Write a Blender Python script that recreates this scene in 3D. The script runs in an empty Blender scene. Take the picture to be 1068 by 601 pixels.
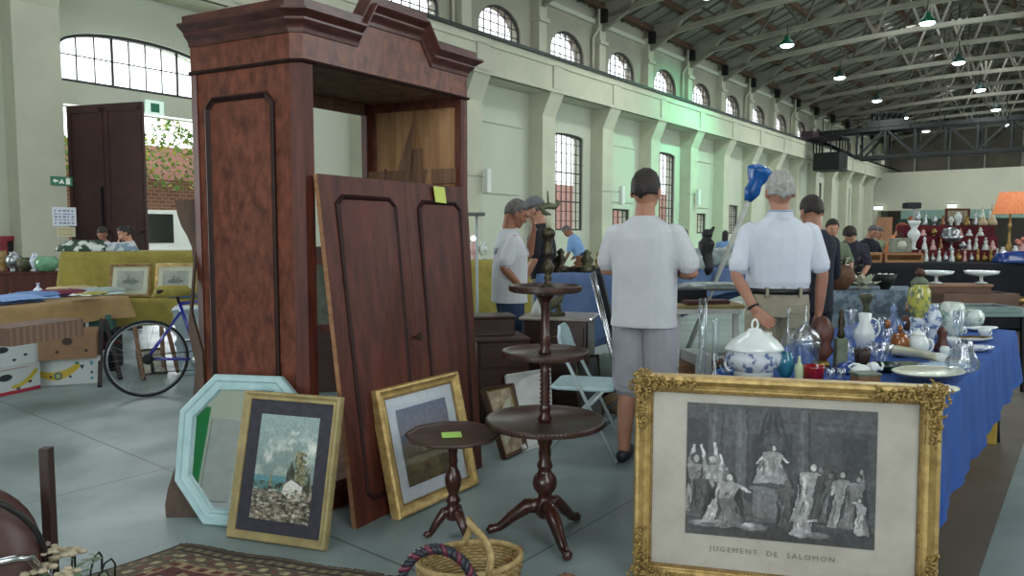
import bpy, bmesh, math, random
import numpy as np
from mathutils import Vector, Matrix, noise as mnoise
R = math.radians
PI = math.pi
random.seed(7)
SC = bpy.context.scene
COL = SC.collection

# ------------------------------------------------------------------ camera, world, lights, exposure
EYE = 1.40
FPX = 760.0
TILT = math.atan(55 / 760.0)
cam_d = bpy.data.cameras.new('camera')
cam_d.sensor_width = 36
cam_d.lens = FPX / 1068 * 36
cam_d.clip_end = 400
cam = bpy.data.objects.new('camera', cam_d)
COL.objects.link(cam)
cam.location = (0, 0, EYE)
cam.rotation_euler = (PI / 2 - TILT, 0, 0)
SC.camera = cam
SC.view_settings.view_transform = 'Standard'
SC.view_settings.look = 'None'
SC.view_settings.gamma = 1
SC.view_settings.exposure = 0.0
SC.view_settings.use_curve_mapping = False

w = bpy.data.worlds.new('overcast_sky')
SC.world = w
w.use_nodes = True
w.node_tree.nodes['Background'].inputs[0].default_value = (0.93, 0.97, 1.0, 1)
w.node_tree.nodes['Background'].inputs[1].default_value = 3.0

TH = R(38.57)                       # the hall runs this far to the right of straight ahead
US, UV = (math.sin(TH), math.cos(TH)), (-math.cos(TH), math.sin(TH))
WL, WR = 17.0, -4.0                 # long walls, measured across the hall from the camera
S0, S1 = -14.0, 84.0
def H(s, v, z=0.0):                 # hall coordinates (along, across to the left, up) to the world
    return Vector((s * US[0] + v * UV[0], s * US[1] + v * UV[1], z))
HALL = Matrix(((US[0], UV[0], 0, 0), (US[1], UV[1], 0, 0), (0, 0, 1, 0), (0, 0, 0, 1)))

def area(name, loc, direction, sx, sy, power, color, shape='RECTANGLE', spread=180):
    d = bpy.data.lights.new(name, 'AREA')
    d.shape = shape; d.size = sx
    if shape == 'RECTANGLE': d.size_y = sy
    d.energy = power; d.color = color
    d.spread = R(spread)
    o = bpy.data.objects.new(name, d); COL.objects.link(o)
    o.location = loc
    o.rotation_euler = Vector(direction).to_track_quat('-Z', 'Y').to_euler()
    return o
# daylight through the tall windows of the right hand wall and an added rear opening
DAY = (0.90, 0.97, 1.0)
for i in range(9):
    s = -9 + 8.6 * i
    area('window_daylight', H(s, WR + 0.12, 5.0), tuple(H(0, 1, -0.12)), 3.4, 6.0, 150, DAY)
area('back_fill', H(S0 + 0.3, -0.5, 3.4), tuple(H(1, 0, 0.02)), 5.5, 6.0, 520, DAY)  # added fill from an unseen opening behind the camera
for i in range(8):                   # added fill lamps below the ridge; the boarded roof has no openings
    area('ridge_fill', H(-6 + 11 * i, 6.5, 13.6), (0, 0, -1), 8, 3.0, 420, DAY)
area('side_fill', H(-1.5, WL - 0.1, 2.6), tuple(H(0, -1, -0.1)), 5.0, 4.4, 950, DAY)  # added lamp at an unseen opening, brightens the floor on the left
# daylight falling in through the open door and arched fanlight of the left wall
area('door_daylight', H(7.85, WL + 0.6, 2.2), tuple(H(0, -1, -0.15)), 3.0, 3.8, 260, DAY)
area('fanlight_daylight', H(7.85, WL + 0.6, 5.1), tuple(H(0, -1, -0.45)), 3.0, 1.0, 150, DAY)

# ------------------------------------------------------------------ pixel helpers (a pixel on a level, or at a distance)
def ray(px, py):
    x = (px - 534) / FPX; y = -(py - 300.5) / FPX
    c, s = math.cos(TILT), math.sin(TILT)
    return Vector((x, c + y * s, -s + y * c))
def G(px, py, z=0.0):
    r = ray(px, py); t = (z - EYE) / r.z
    return Vector((0, 0, EYE)) + r * t
def W(px, py, dist):
    r = ray(px, py); t = dist / r.y
    return Vector((0, 0, EYE)) + r * t

# ------------------------------------------------------------------ colours and materials
def lin(c):
    if isinstance(c, str):
        c = tuple(int(c[i:i + 2], 16) / 255 for i in (0, 2, 4))
    return tuple(((x + 0.055) / 1.055) ** 2.4 if x > 0.04045 else x / 12.92 for x in c)
MATS = {}
def mat(name, c1, c2=None, scale=8.0, rough=0.6, metal=0.0, bump=0.0, kind='noise', detail=4.0, stretch=(1, 1, 1),
        lo=0.35, hi=0.65, spec=0.5, emit=None, estr=0.0, trans=0.0, coat=0.0, ior=1.45, alpha=1.0, bscale=None):
    if name in MATS: return MATS[name]
    m = bpy.data.materials.new(name); m.use_nodes = True
    nt = m.node_tree; b = nt.nodes['Principled BSDF']
    b.inputs['Base Color'].default_value = (*lin(c1), 1)
    b.inputs['Roughness'].default_value = rough
    b.inputs['Metallic'].default_value = metal
    b.inputs['Specular IOR Level'].default_value = spec
    b.inputs['Transmission Weight'].default_value = trans
    b.inputs['Coat Weight'].default_value = coat
    b.inputs['IOR'].default_value = ior
    b.inputs['Alpha'].default_value = alpha
    if emit:
        b.inputs['Emission Color'].default_value = (*lin(emit), 1)
        b.inputs['Emission Strength'].default_value = estr
    if c2 or bump:
        tc = nt.nodes.new('ShaderNodeTexCoord'); mp = nt.nodes.new('ShaderNodeMapping')
        mp.inputs['Scale'].default_value = stretch
        nt.links.new(tc.outputs['Object'], mp.inputs[0])
        def tex(sc):
            if kind == 'wave':
                t = nt.nodes.new('ShaderNodeTexWave'); t.inputs['Scale'].default_value = sc
                t.inputs['Distortion'].default_value = 6; t.inputs['Detail'].default_value = detail
            elif kind == 'voronoi':
                t = nt.nodes.new('ShaderNodeTexVoronoi'); t.inputs['Scale'].default_value = sc
            else:
                t = nt.nodes.new('ShaderNodeTexNoise'); t.inputs['Scale'].default_value = sc
                t.inputs['Detail'].default_value = detail; t.inputs['Roughness'].default_value = 0.62
            nt.links.new(mp.outputs[0], t.inputs['Vector'])
            return t.outputs[0]
        f = tex(scale)
        if c2:
            r = nt.nodes.new('ShaderNodeValToRGB')
            r.color_ramp.elements[0].position = lo; r.color_ramp.elements[1].position = hi
            r.color_ramp.elements[0].color = (*lin(c1), 1); r.color_ramp.elements[1].color = (*lin(c2), 1)
            nt.links.new(f, r.inputs[0]); nt.links.new(r.outputs[0], b.inputs['Base Color'])
        if bump:
            bp = nt.nodes.new('ShaderNodeBump'); bp.inputs['Strength'].default_value = bump
            bp.inputs['Distance'].default_value = 0.01
            nt.links.new(tex(bscale) if bscale else f, bp.inputs['Height']); nt.links.new(bp.outputs[0], b.inputs['Normal'])
    MATS[name] = m
    return m
def clear(name, tint=(1, 1, 1), gloss=0.12, rough=0.05):      # thin clear glass that lets light through
    if name in MATS: return MATS[name]
    m = bpy.data.materials.new(name); m.use_nodes = True; nt = m.node_tree
    for n in list(nt.nodes): nt.nodes.remove(n)
    o = nt.nodes.new('ShaderNodeOutputMaterial'); mx = nt.nodes.new('ShaderNodeMixShader')
    t = nt.nodes.new('ShaderNodeBsdfTransparent'); g = nt.nodes.new('ShaderNodeBsdfGlossy')
    lw = nt.nodes.new('ShaderNodeLayerWeight'); lw.inputs[0].default_value = 0.35
    ad = nt.nodes.new('ShaderNodeMath'); ad.operation = 'MULTIPLY_ADD'
    ad.inputs[1].default_value = 0.32; ad.inputs[2].default_value = gloss; ad.use_clamp = True
    nt.links.new(lw.outputs['Facing'], ad.inputs[0])
    t.inputs[0].default_value = (*tint, 1); g.inputs[0].default_value = (0.95, 0.97, 1, 1); g.inputs[1].default_value = rough
    nt.links.new(ad.outputs[0], mx.inputs[0]); nt.links.new(t.outputs[0], mx.inputs[1]); nt.links.new(g.outputs[0], mx.inputs[2])
    nt.links.new(mx.outputs[0], o.inputs[0])
    MATS[name] = m
    return m
def paintmat(name, rough=0.6, bump=0.0):
    if name in MATS: return MATS[name]
    m = bpy.data.materials.new(name); m.use_nodes = True; nt = m.node_tree; b = nt.nodes['Principled BSDF']
    a = nt.nodes.new('ShaderNodeAttribute'); a.attribute_name = 'design'
    nt.links.new(a.outputs['Color'], b.inputs['Base Color']); b.inputs['Roughness'].default_value = rough
    MATS[name] = m
    return m

# ------------------------------------------------------------------ mesh builder
class MB:
    def __init__(s): s.v = []; s.f = []; s.m = []; s.s = []
    def add(s, vs, fs, mi=0, smooth=False):
        k = len(s.v); s.v += [tuple(p) for p in vs]
        for f in fs: s.f.append(tuple(i + k for i in f)); s.m.append(mi); s.s.append(smooth)
        return s
    def box(s, x0, y0, z0, x1, y1, z1, mi=0, fn=None):
        vs = [(x, y, z) for z in (z0, z1) for y in (y0, y1) for x in (x0, x1)]
        if fn: vs = [fn(*p) for p in vs]
        return s.add(vs, [(0, 2, 3, 1), (4, 5, 7, 6), (0, 1, 5, 4), (2, 6, 7, 3), (0, 4, 6, 2), (1, 3, 7, 5)], mi)
    def rbox(s, x0, y0, z0, x1, y1, z1, r=0.01, mi=0, n=3):      # box with rounded upright edges and a small top chamfer
        pts = []
        for cx, cy, a0 in ((x1 - r, y1 - r, 0), (x0 + r, y1 - r, 90), (x0 + r, y0 + r, 180), (x1 - r, y0 + r, 270)):
            for k in range(n + 1):
                a = R(a0 + 90 * k / n); pts.append((cx + r * math.cos(a), cy + r * math.sin(a)))
        cx, cy = (x0 + x1) / 2, (y0 + y1) / 2
        e = min(r * 0.5, (z1 - z0) * 0.3)
        def sh(k): return [(cx + (p[0] - cx) * (1 - k / max(1e-4, (x1 - x0) / 2)), cy + (p[1] - cy) * (1 - k / max(1e-4, (y1 - y0) / 2))) for p in pts]
        rings = [(z0, sh(e)), (z0 + e, pts), (z1 - e, pts), (z1, sh(e))]
        vs = [(p[0], p[1], z) for z, ps in rings for p in ps]; N = len(pts); fs = []
        for j in range(3):
            for i in range(N): fs.append((j * N + i, j * N + (i + 1) % N, (j + 1) * N + (i + 1) % N, (j + 1) * N + i))
        fs.append(tuple(reversed(range(N)))); fs.append(tuple(range(3 * N, 4 * N)))
        return s.add(vs, fs, mi)
    def obox(s, c, size, rz=0, mi=0, M=None):
        hx, hy, hz = size[0] / 2, size[1] / 2, size[2] / 2
        T = M if M is not None else Matrix.Rotation(rz, 3, 'Z')
        c = Vector(c)
        return s.box(-hx, -hy, -hz, hx, hy, hz, mi, fn=lambda x, y, z: tuple(c + T @ Vector((x, y, z))))
    def bar(s, a, b, wx, wy, mi=0, up=(0, 0, 1)):
        a, b = Vector(a), Vector(b); d = (b - a); L = d.length
        if L < 1e-6: return s
        d.normalize(); u = Vector(up)
        if abs(d.dot(u)) > 0.98: u = Vector((1, 0, 0))
        x = d.cross(u).normalized(); y = x.cross(d)
        M = Matrix((x, y, d)).transposed()
        return s.obox((a + b) / 2, (wx, wy, L), 0, mi, M)
    def tube(s, pts, r, n=8, closed=False, mi=0, smooth=True, flat=1.0):
        pts = [Vector(p) for p in pts]; N = len(pts)
        rs = r if isinstance(r, (list, tuple)) else [r] * N
        t0 = (pts[1] - pts[0]).normalized()
        u = Vector((0, 0, 1)) if abs(t0.z) < 0.9 else Vector((1, 0, 0))
        u = (u - t0 * u.dot(t0)).normalized()
        vs = []
        for i in range(N):
            if closed: t = (pts[(i + 1) % N] - pts[i - 1])
            else: t = pts[min(i + 1, N - 1)] - pts[max(i - 1, 0)]
            t = t.normalized() if t.length > 1e-9 else t0
            u = (u - t * u.dot(t))
            u = u.normalized() if u.length > 1e-6 else t.orthogonal().normalized()
            w_ = t.cross(u)
            for k in range(n):
                a = 2 * PI * k / n
                vs.append(pts[i] + (u * math.cos(a) * flat + w_ * math.sin(a)) * rs[i])
        fs = []
        for i in range(N if closed else N - 1):
            j = (i + 1) % N
            for k in range(n): fs.append((i * n + k, i * n + (k + 1) % n, j * n + (k + 1) % n, j * n + k))
        if not closed:
            fs.append(tuple(reversed(range(n)))); fs.append(tuple(range((N - 1) * n, N * n)))
        return s.add(vs, fs, mi, smooth)
    def lathe(s, prof, n=24, c=(0, 0, 0), mi=0, smooth=True, rib=0, ribd=0.0, sx=1.0, sy=1.0, cap=True, wave=None, M=None):
        vs = []; N = len(prof); c = Vector(c)
        for (r, z) in prof:
            for k in range(n):
                a = 2 * PI * k / n
                rr = r * (1 + ribd * math.cos(rib * a)) if rib else r
                p = Vector((rr * math.cos(a) * sx, rr * math.sin(a) * sy, z + (wave(a, r, z) if wave else 0)))
                if M: p = M @ p
                vs.append(c + p)
        fs = []
        for i in range(N - 1):
            for k in range(n): fs.append((i * n + k, i * n + (k + 1) % n, (i + 1) * n + (k + 1) % n, (i + 1) * n + k))
        if cap:
            if prof[0][0] > 1e-4: fs.append(tuple(reversed(range(n))))
            if prof[-1][0] > 1e-4: fs.append(tuple(range((N - 1) * n, N * n)))
        return s.add(vs, fs, mi, smooth)
    def ball(s, c, r, n=12, mi=0, sx=1, sy=1, sz=1):
        pr = [(r * math.sin(PI * i / (n // 2)) + 1e-5, -r * sz * math.cos(PI * i / (n // 2))) for i in range(n // 2 + 1)]
        return s.lathe(pr, n, c, mi, sx=sx, sy=sy)
    def prism(s, poly, fn, d0, d1, mi=0):                        # poly of (a, b); fn(a, b, c) gives the point
        N = len(poly)
        vs = [fn(a, b, d0) for a, b in poly] + [fn(a, b, d1) for a, b in poly]
        fs = [tuple(reversed(range(N))), tuple(range(N, 2 * N))]
        for i in range(N): fs.append((i, (i + 1) % N, N + (i + 1) % N, N + i))
        return s.add(vs, fs, mi)
    def ringprism(s, outer, inner, fn, d0, d1, mi=0):            # a flat ring of thickness d0..d1
        N = len(outer)
        vs = []
        for d in (d0, d1):
            vs += [fn(a, b, d) for a, b in outer] + [fn(a, b, d) for a, b in inner]
        fs = []
        for i in range(N):
            j = (i + 1) % N
            fs += [(i, j, N + j, N + i), (2 * N + i, 3 * N + i, 3 * N + j, 2 * N + j), (i, 2 * N + i, 2 * N + j, j), (N + i, N + j, 3 * N + j, 3 * N + i)]
        return s.add(vs, fs, mi)
    def frameprof(s, outer, prof, fn, mi=0):                     # moulding around a polygon: prof = [(inset, height)...]
        N = len(outer); P_ = [Vector((a, b)) for a, b in outer]
        ar = sum(P_[i].x * P_[(i + 1) % N].y - P_[(i + 1) % N].x * P_[i].y for i in range(N))
        sg = 1 if ar > 0 else -1
        dirs = []
        for i in range(N):
            e1 = (P_[i] - P_[i - 1]).normalized(); e2 = (P_[(i + 1) % N] - P_[i]).normalized()
            n1 = Vector((-e1.y, e1.x)) * sg; n2 = Vector((-e2.y, e2.x)) * sg
            b = (n1 + n2); b = b / max(0.2, b.dot(n1)); dirs.append(b)
        vs = []
        for (ins, hgt) in prof:
            for i in range(N):
                q = P_[i] + dirs[i] * ins; vs.append(fn(q.x, q.y, hgt))
        fs = []; K = len(prof)
        for k in range(K - 1):
            for i in range(N):
                j = (i + 1) % N; fs.append((k * N + i, k * N + j, (k + 1) * N + j, (k + 1) * N + i))
        return s.add(vs, fs, mi)
    def build(s, name, mats, parent=None, world=False, recalc=True):
        me = bpy.data.meshes.new(name)
        off = Vector((0, 0, 0)); vs = s.v
        if world and parent is not None:
            inv = parent.matrix_basis.inverted()
            vs = [tuple(inv @ Vector(p)) for p in s.v]
        me.from_pydata(vs, [], s.f)
        if not isinstance(mats, (list, tuple)): mats = [mats]
        for m in mats: me.materials.append(m)
        me.polygons.foreach_set('material_index', s.m)
        me.polygons.foreach_set('use_smooth', s.s)
        me.validate()
        if recalc:
            bm = bmesh.new(); bm.from_mesh(me)
            bmesh.ops.recalc_face_normals(bm, faces=bm.faces[:]); bm.to_mesh(me); bm.free()
        o = bpy.data.objects.new(name, me); COL.objects.link(o)
        if parent is not None: o.parent = parent
        return o

def tag(o, label=None, cat=None, group=None, kind=None):
    if label: o['label'] = label
    if cat: o['category'] = cat
    if group: o['group'] = group
    if kind: o['kind'] = kind
    return o
def thing(name, label, cat, loc=(0, 0, 0), rz=0.0, group=None):
    o = bpy.data.objects.new(name, None); COL.objects.link(o)
    o.location = loc; o.rotation_euler = (0, 0, rz); o.empty_display_size = 0.1
    o.matrix_basis = Matrix.Translation(Vector(loc)) @ Matrix.Rotation(rz, 4, 'Z')
    return tag(o, label, cat, group)
def struct(name, mb, m): return tag(mb.build(name, m), kind='structure')
def single(name, mb, m, label, cat, loc=(0, 0, 0), rz=0.0, group=None):
    o = mb.build(name, m); o.location = loc; o.rotation_euler = (0, 0, rz)
    return tag(o, label, cat, group)
def kids(o): return [c for c in bpy.data.objects if c.parent == o]
def dup(o, loc, rz, label, group=None, scale=None):
    r = o.copy(); COL.objects.link(r); r.location = loc; r.rotation_euler = (0, 0, rz)
    if scale: r.scale = (scale,) * 3
    r['label'] = label
    if group: r['group'] = group
    for ch in kids(o):
        c = ch.copy(); COL.objects.link(c); c.parent = r
        for g in kids(ch):
            d = g.copy(); COL.objects.link(d); d.parent = c
    return r

# ------------------------------------------------------------------ a small canvas for printed and painted surfaces
class Canvas:
    def __init__(s, w, h, c):
        s.w, s.h = w, h; s.a = np.zeros((h, w, 3)); s.a[:] = c if not isinstance(c, str) else s.c(c)
        s.X, s.Y = np.meshgrid((np.arange(w) + .5) / w, (np.arange(h) + .5) / h)
    @staticmethod
    def c(h): return np.array([int(h[i:i + 2], 16) / 255 for i in (0, 2, 4)]) if isinstance(h, str) else np.array(h)
    def put(s, m, c, k=1.0):
        m = np.clip(m, 0, 1)[..., None] * k; s.a = s.a * (1 - m) + s.c(c) * m
    def grad(s, c0, c1, y0=0, y1=1):
        t = np.clip((s.Y - y0) / (y1 - y0), 0, 1)[..., None]
        m = ((s.Y >= min(y0, y1)) & (s.Y <= max(y0, y1)))[..., None]
        s.a = np.where(m, s.c(c0) * (1 - t) + s.c(c1) * t, s.a)
    def ell(s, x, y, rx, ry, c, ang=0, soft=0.25, k=1.0):
        ca, sa = math.cos(ang), math.sin(ang); asp = s.h / s.w
        dx, dy = s.X - x, (s.Y - y) * asp
        u = (dx * ca + dy * sa) / rx; v = (-dx * sa + dy * ca) / (ry * asp)
        d = np.sqrt(u * u + v * v); s.put((1 - d) / soft + 0.5, c, k)
    def poly(s, pts, c, k=1.0):
        m = np.zeros(s.X.shape, bool); n = len(pts)
        for i in range(n):
            x0, y0 = pts[i]; x1, y1 = pts[(i + 1) % n]
            if y0 == y1: continue
            cr = ((s.Y >= min(y0, y1)) & (s.Y < max(y0, y1)) & (s.X < (x1 - x0) * (s.Y - y0) / (y1 - y0) + x0)); m ^= cr
        s.put(m.astype(float), c, k)
    def rect(s, x0, y0, x1, y1, c, k=1.0): s.put(((s.X >= x0) & (s.X <= x1) & (s.Y >= y0) & (s.Y <= y1)).astype(float), c, k)
    def noise(s, scale, seed, octs=4, ax=1.0):
        rng = np.random.RandomState(seed); out = np.zeros(s.X.shape); amp = 1; tot = 0
        for o in range(octs):
            gx, gy = max(2, int(scale * ax * 2 ** o)), max(2, int(scale * 2 ** o * s.h / s.w)); g = rng.rand(gy + 2, gx + 2)
            fx, fy = s.X * gx, s.Y * gy; ix, iy = fx.astype(int), fy.astype(int); tx, ty = fx - ix, fy - iy
            tx, ty = tx * tx * (3 - 2 * tx), ty * ty * (3 - 2 * ty)
            out += amp * ((g[iy, ix] * (1 - tx) + g[iy, ix + 1] * tx) * (1 - ty) + (g[iy + 1, ix] * (1 - tx) + g[iy + 1, ix + 1] * tx) * ty)
            tot += amp; amp *= 0.55
        return out / tot
    def mottle(s, amt, scale, seed): s.a = np.clip(s.a * (1 + amt * (s.noise(scale, seed)[..., None] - 0.5) * 2), 0, 1)
def painted(name, cv, fn, parent, world=False, rough=0.6, z=0.0):     # cv on the unit square of fn(a, b, c)
    w_, h_ = cv.w, cv.h
    vs = [tuple(fn(i / w_, j / h_, z)) for j in range(h_ + 1) for i in range(w_ + 1)]
    W1 = w_ + 1
    fs = [(j * W1 + i, j * W1 + i + 1, (j + 1) * W1 + i + 1, (j + 1) * W1 + i) for j in range(h_) for i in range(w_)]
    if world and parent is not None:
        inv = parent.matrix_basis.inverted(); vs = [tuple(inv @ Vector(p)) for p in vs]
    me = bpy.data.meshes.new(name); me.from_pydata(vs, [], fs)
    me.materials.append(paintmat('paint_rough_%02d' % int(rough * 100), rough))
    at = me.color_attributes.new('design', 'FLOAT_COLOR', 'CORNER')
    c = np.clip(cv.a, 0, 1); c = np.where(c > 0.04045, ((c + 0.055) / 1.055) ** 2.4, c / 12.92)
    col = np.ones((h_ * w_, 4, 4)); col[:, :, :3] = c.reshape(-1, 1, 3)
    at.data.foreach_set('color', col.ravel())
    o = bpy.data.objects.new(name, me); COL.objects.link(o)
    if parent is not None: o.parent = parent
    return o
def quadmap(BL, BR, TR, TL):
    BL, BR, TR, TL = map(Vector, (BL, BR, TR, TL))
    n = ((BR - BL).cross(TL - BL)).normalized()
    return lambda a, b, c=0.0: (BL * (1 - a) + BR * a) * (1 - b) + (TL * (1 - a) + TR * a) * b + n * c
def fitframe(x, y, yaw, w_, h_, lean, z0=0.0):
    Rv = Vector((math.cos(yaw), math.sin(yaw), 0)); B = Vector((-math.sin(yaw), math.cos(yaw), 0))
    U = math.cos(lean) * Vector((0, 0, 1)) + math.sin(lean) * B; o = Vector((x, y, z0))
    return quadmap(o, o + Rv * w_, o + Rv * w_ + U * h_, o + U * h_)

# ================================================================== THE HALL
def HF(x, y, z): return tuple(H(x, y, z))
class HB(MB):                                                   # boxes given in hall coordinates
    def hb(s, s0, v0, z0, s1, v1, z1, mi=0): return s.box(s0, v0, z0, s1, v1, z1, mi, fn=HF)
M_wall = mat('cream_plaster', 'c3c7b6', 'b9beae', 0.35, 0.9, bump=0.08, lo=0.3, hi=0.7, bscale=6)
M_pil = mat('cream_concrete', 'c4c3af', 'b5b5a3', 0.6, 0.85, bump=0.1, bscale=5)
M_uwall = mat('warm_grey_plaster', 'a9a797', '9a998a', 0.5, 0.9)
M_roof = mat('whitewashed_boards', '807d73', '706e65', 1.2, 0.9, stretch=(1, 1, 1))
M_truss = mat('painted_concrete_truss', '918e80', '817e72', 1.0, 0.85)
M_purlin = mat('brown_timber', '5c4535', '483527', 3, 0.8)
M_dark = mat('dark_green_steel', '26302d', '1c2422', 3, 0.55)
M_black = mat('black_steel', '121315', '0c0d0e', 3, 0.6)
M_muntin = mat('window_bars', '3a3a38', '2c2c2b', 5, 0.6)
M_gl = clear('window_glass', (0.97, 0.98, 0.98), 0.05)

# floor: polished painted concrete in large bays, brown strip under the stalls to the right
def floor_mat():
    m = bpy.data.materials.new('polished_concrete'); m.use_nodes = True; nt = m.node_tree; b = nt.nodes['Principled BSDF']
    L = nt.links.new; N = nt.nodes.new
    tc = N('ShaderNodeTexCoord'); mp = N('ShaderNodeMapping'); mp.vector_type = 'POINT'
    mp.inputs['Rotation'].default_value = (0, 0, -(PI / 2 - TH)); L(tc.outputs['Object'], mp.inputs[0])   # x along the hall, y across
    n1 = N('ShaderNodeTexNoise'); n1.inputs['Scale'].default_value = 0.9; n1.inputs['Detail'].default_value = 6; n1.inputs['Roughness'].default_value = .6
    n1.inputs['Distortion'].default_value = 0.6
    L(mp.outputs[0], n1.inputs['Vector'])
    r = N('ShaderNodeValToRGB'); r.color_ramp.elements[0].position = .3; r.color_ramp.elements[1].position = .72
    r.color_ramp.elements[0].color = (*lin('627170'), 1); r.color_ramp.elements[1].color = (*lin('8c9a9a'), 1)
    L(n1.outputs[0], r.inputs[0])
    sep = N('ShaderNodeSeparateXYZ'); L(mp.outputs[0], sep.inputs[0])
    # brown strip: 0.3 < across < 2.0, starting 2.6 m in
    def math_(op, a, b_=None):
        n = N('ShaderNodeMath'); n.operation = op
        if isinstance(a, float): n.inputs[0].default_value = a
        else: L(a, n.inputs[0])
        if b_ is not None:
            if isinstance(b_, float): n.inputs[1].default_value = b_
            else: L(b_, n.inputs[1])
        return n.outputs[0]
    st = math_('MULTIPLY', math_('GREATER_THAN', sep.outputs[1], 0.31), math_('LESS_THAN', sep.outputs[1], 1.35))
    mx = N('ShaderNodeMix'); mx.data_type = 'RGBA'; L(st, mx.inputs[0]); L(r.outputs[0], mx.inputs[6]); mx.inputs[7].default_value = (*lin('5d564e'), 1)
    # joints every 3.4 m both ways
    def joint(o, off, pitch=3.4):
        f = math_('FRACT', math_('MULTIPLY', math_('ADD', o, off), 1 / pitch)); return math_('LESS_THAN', f, 0.004)
    def joint2(o, off): return joint(o, off)
    j = math_('MAXIMUM', joint(sep.outputs[0], 1.35), joint(sep.outputs[1], 0.6, 2.45))
    m2 = N('ShaderNodeMix'); m2.data_type = 'RGBA'; L(math_('MULTIPLY', j, 0.75), m2.inputs[0]); L(mx.outputs[2], m2.inputs[6]); m2.inputs[7].default_value = (*lin('3a4240'), 1)
    L(m2.outputs[2], b.inputs['Base Color'])
    n2 = N('ShaderNodeTexNoise'); n2.inputs['Scale'].default_value = 2.3; n2.inputs['Detail'].default_value = 5; L(mp.outputs[0], n2.inputs['Vector'])
    mr = N('ShaderNodeMapRange'); mr.inputs[1].default_value = .3; mr.inputs[2].default_value = .7; mr.inputs[3].default_value = .36; mr.inputs[4].default_value = .55
    L(n2.outputs[0], mr.inputs[0]); L(mr.outputs[0], b.inputs['Roughness'])
    b.inputs['Specular IOR Level'].default_value = 0.5
    return m
fl = HB().hb(S0 - 2, WR - 1, -0.2, S1 + 2, WL + 0.5, 0.0)
struct('floor', fl, floor_mat())
struct('ground', HB().hb(-20, WL + 0.5, -0.25, 90, WL + 40, -0.02), mat('tarmac', '8f9090', 'a2a2a0', 2, 0.9))

PITCH = 4.3
def cen(k): return 16.35 + PITCH * (k - 0)
# windows in the left wall: (centre, half width, z0, z1, arch rise)
low = {}
for k in range(-8, 16):
    c = cen(k)
    if k == -2: low[k] = (7.86, 1.64, 4.63, 5.40, 0.40)
    elif k < 1: continue
    elif k % 2 == 0: low[k] = (c + 0.1, 1.08, 1.6 if k != 6 else 1.5, 5.42 if k != 6 else 3.2, 0.12 if k != 6 else 0)
    elif k == 3 or k == 5: low[k] = (c, 0.85, 1.5, 2.6, 0.0)
DOOR = (6.25, 9.5, 0.0, 4.16)
WT = 0.5
def wall_band(mb, z0, z1, holes, s0, s1, v0, v1, mi=0):          # holes: (sa, sb, za, zb)
    xs = sorted(set([s0, s1] + [h[0] for h in holes] + [h[1] for h in holes]))
    for a, b in zip(xs[:-1], xs[1:]):
        m = (a + b) / 2; zz = sorted([(h[2], h[3]) for h in holes if h[0] < m < h[1]]); z = z0
        for za, zb in zz:
            if za > z + 1e-4: mb.hb(a, v0, z, b, v1, za, mi)
            z = max(z, zb)
        if z < z1: mb.hb(a, v0, z, b, v1, z1, mi)
def arch_fill(mb, c, hw, zs, rise, ztop, v0, v1, mi=0, n=14):    # the wall over an arch between its curve and a flat top
    pts = [(c + hw * math.cos(PI * i / n), zs + rise * math.sin(PI * i / n)) for i in range(n + 1)]
    for i in range(n):
        (a0, b0), (a1, b1) = pts[i + 1], pts[i]
        mb.prism([(a0, b0), (a1, b1), (a1, ztop), (a0, ztop)], lambda a, b, d: HF(a, d, b), v0, v1, mi)
wl = HB()
holes = [(DOOR[0], DOOR[1], 0, DOOR[3]), (-4.1, 1.1, 0, 4.9)]  # door, then an unseen opening added for the side fill lamp
for k, (c, hw, z0, z1, rise) in low.items(): holes.append((c - hw, c + hw, z0, z1 + rise))
wall_band(wl, 0, 7.4, holes, S0, S1, WL, WL + WT)
for k, (c, hw, z0, z1, rise) in low.items():
    if rise: arch_fill(wl, c, hw, z1, rise, z1 + rise, WL, WL + WT)
struct('wall_left', wl, M_wall)
up = HB(); uh = []
UZ0, UZS, URI, UHW = 7.75, 8.75, 0.85, 1.18
for k in range(-7, 16): uh.append((cen(k) - UHW, cen(k) + UHW, UZ0, UZS + URI))
wall_band(up, 7.4, 12.2, uh, S0, S1, WL, WL + WT)
for k in range(-7, 16): arch_fill(up, cen(k), UHW, UZS, URI, UZS + URI, WL, WL + WT)
struct('wall_left_upper', up, M_uwall)

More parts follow.
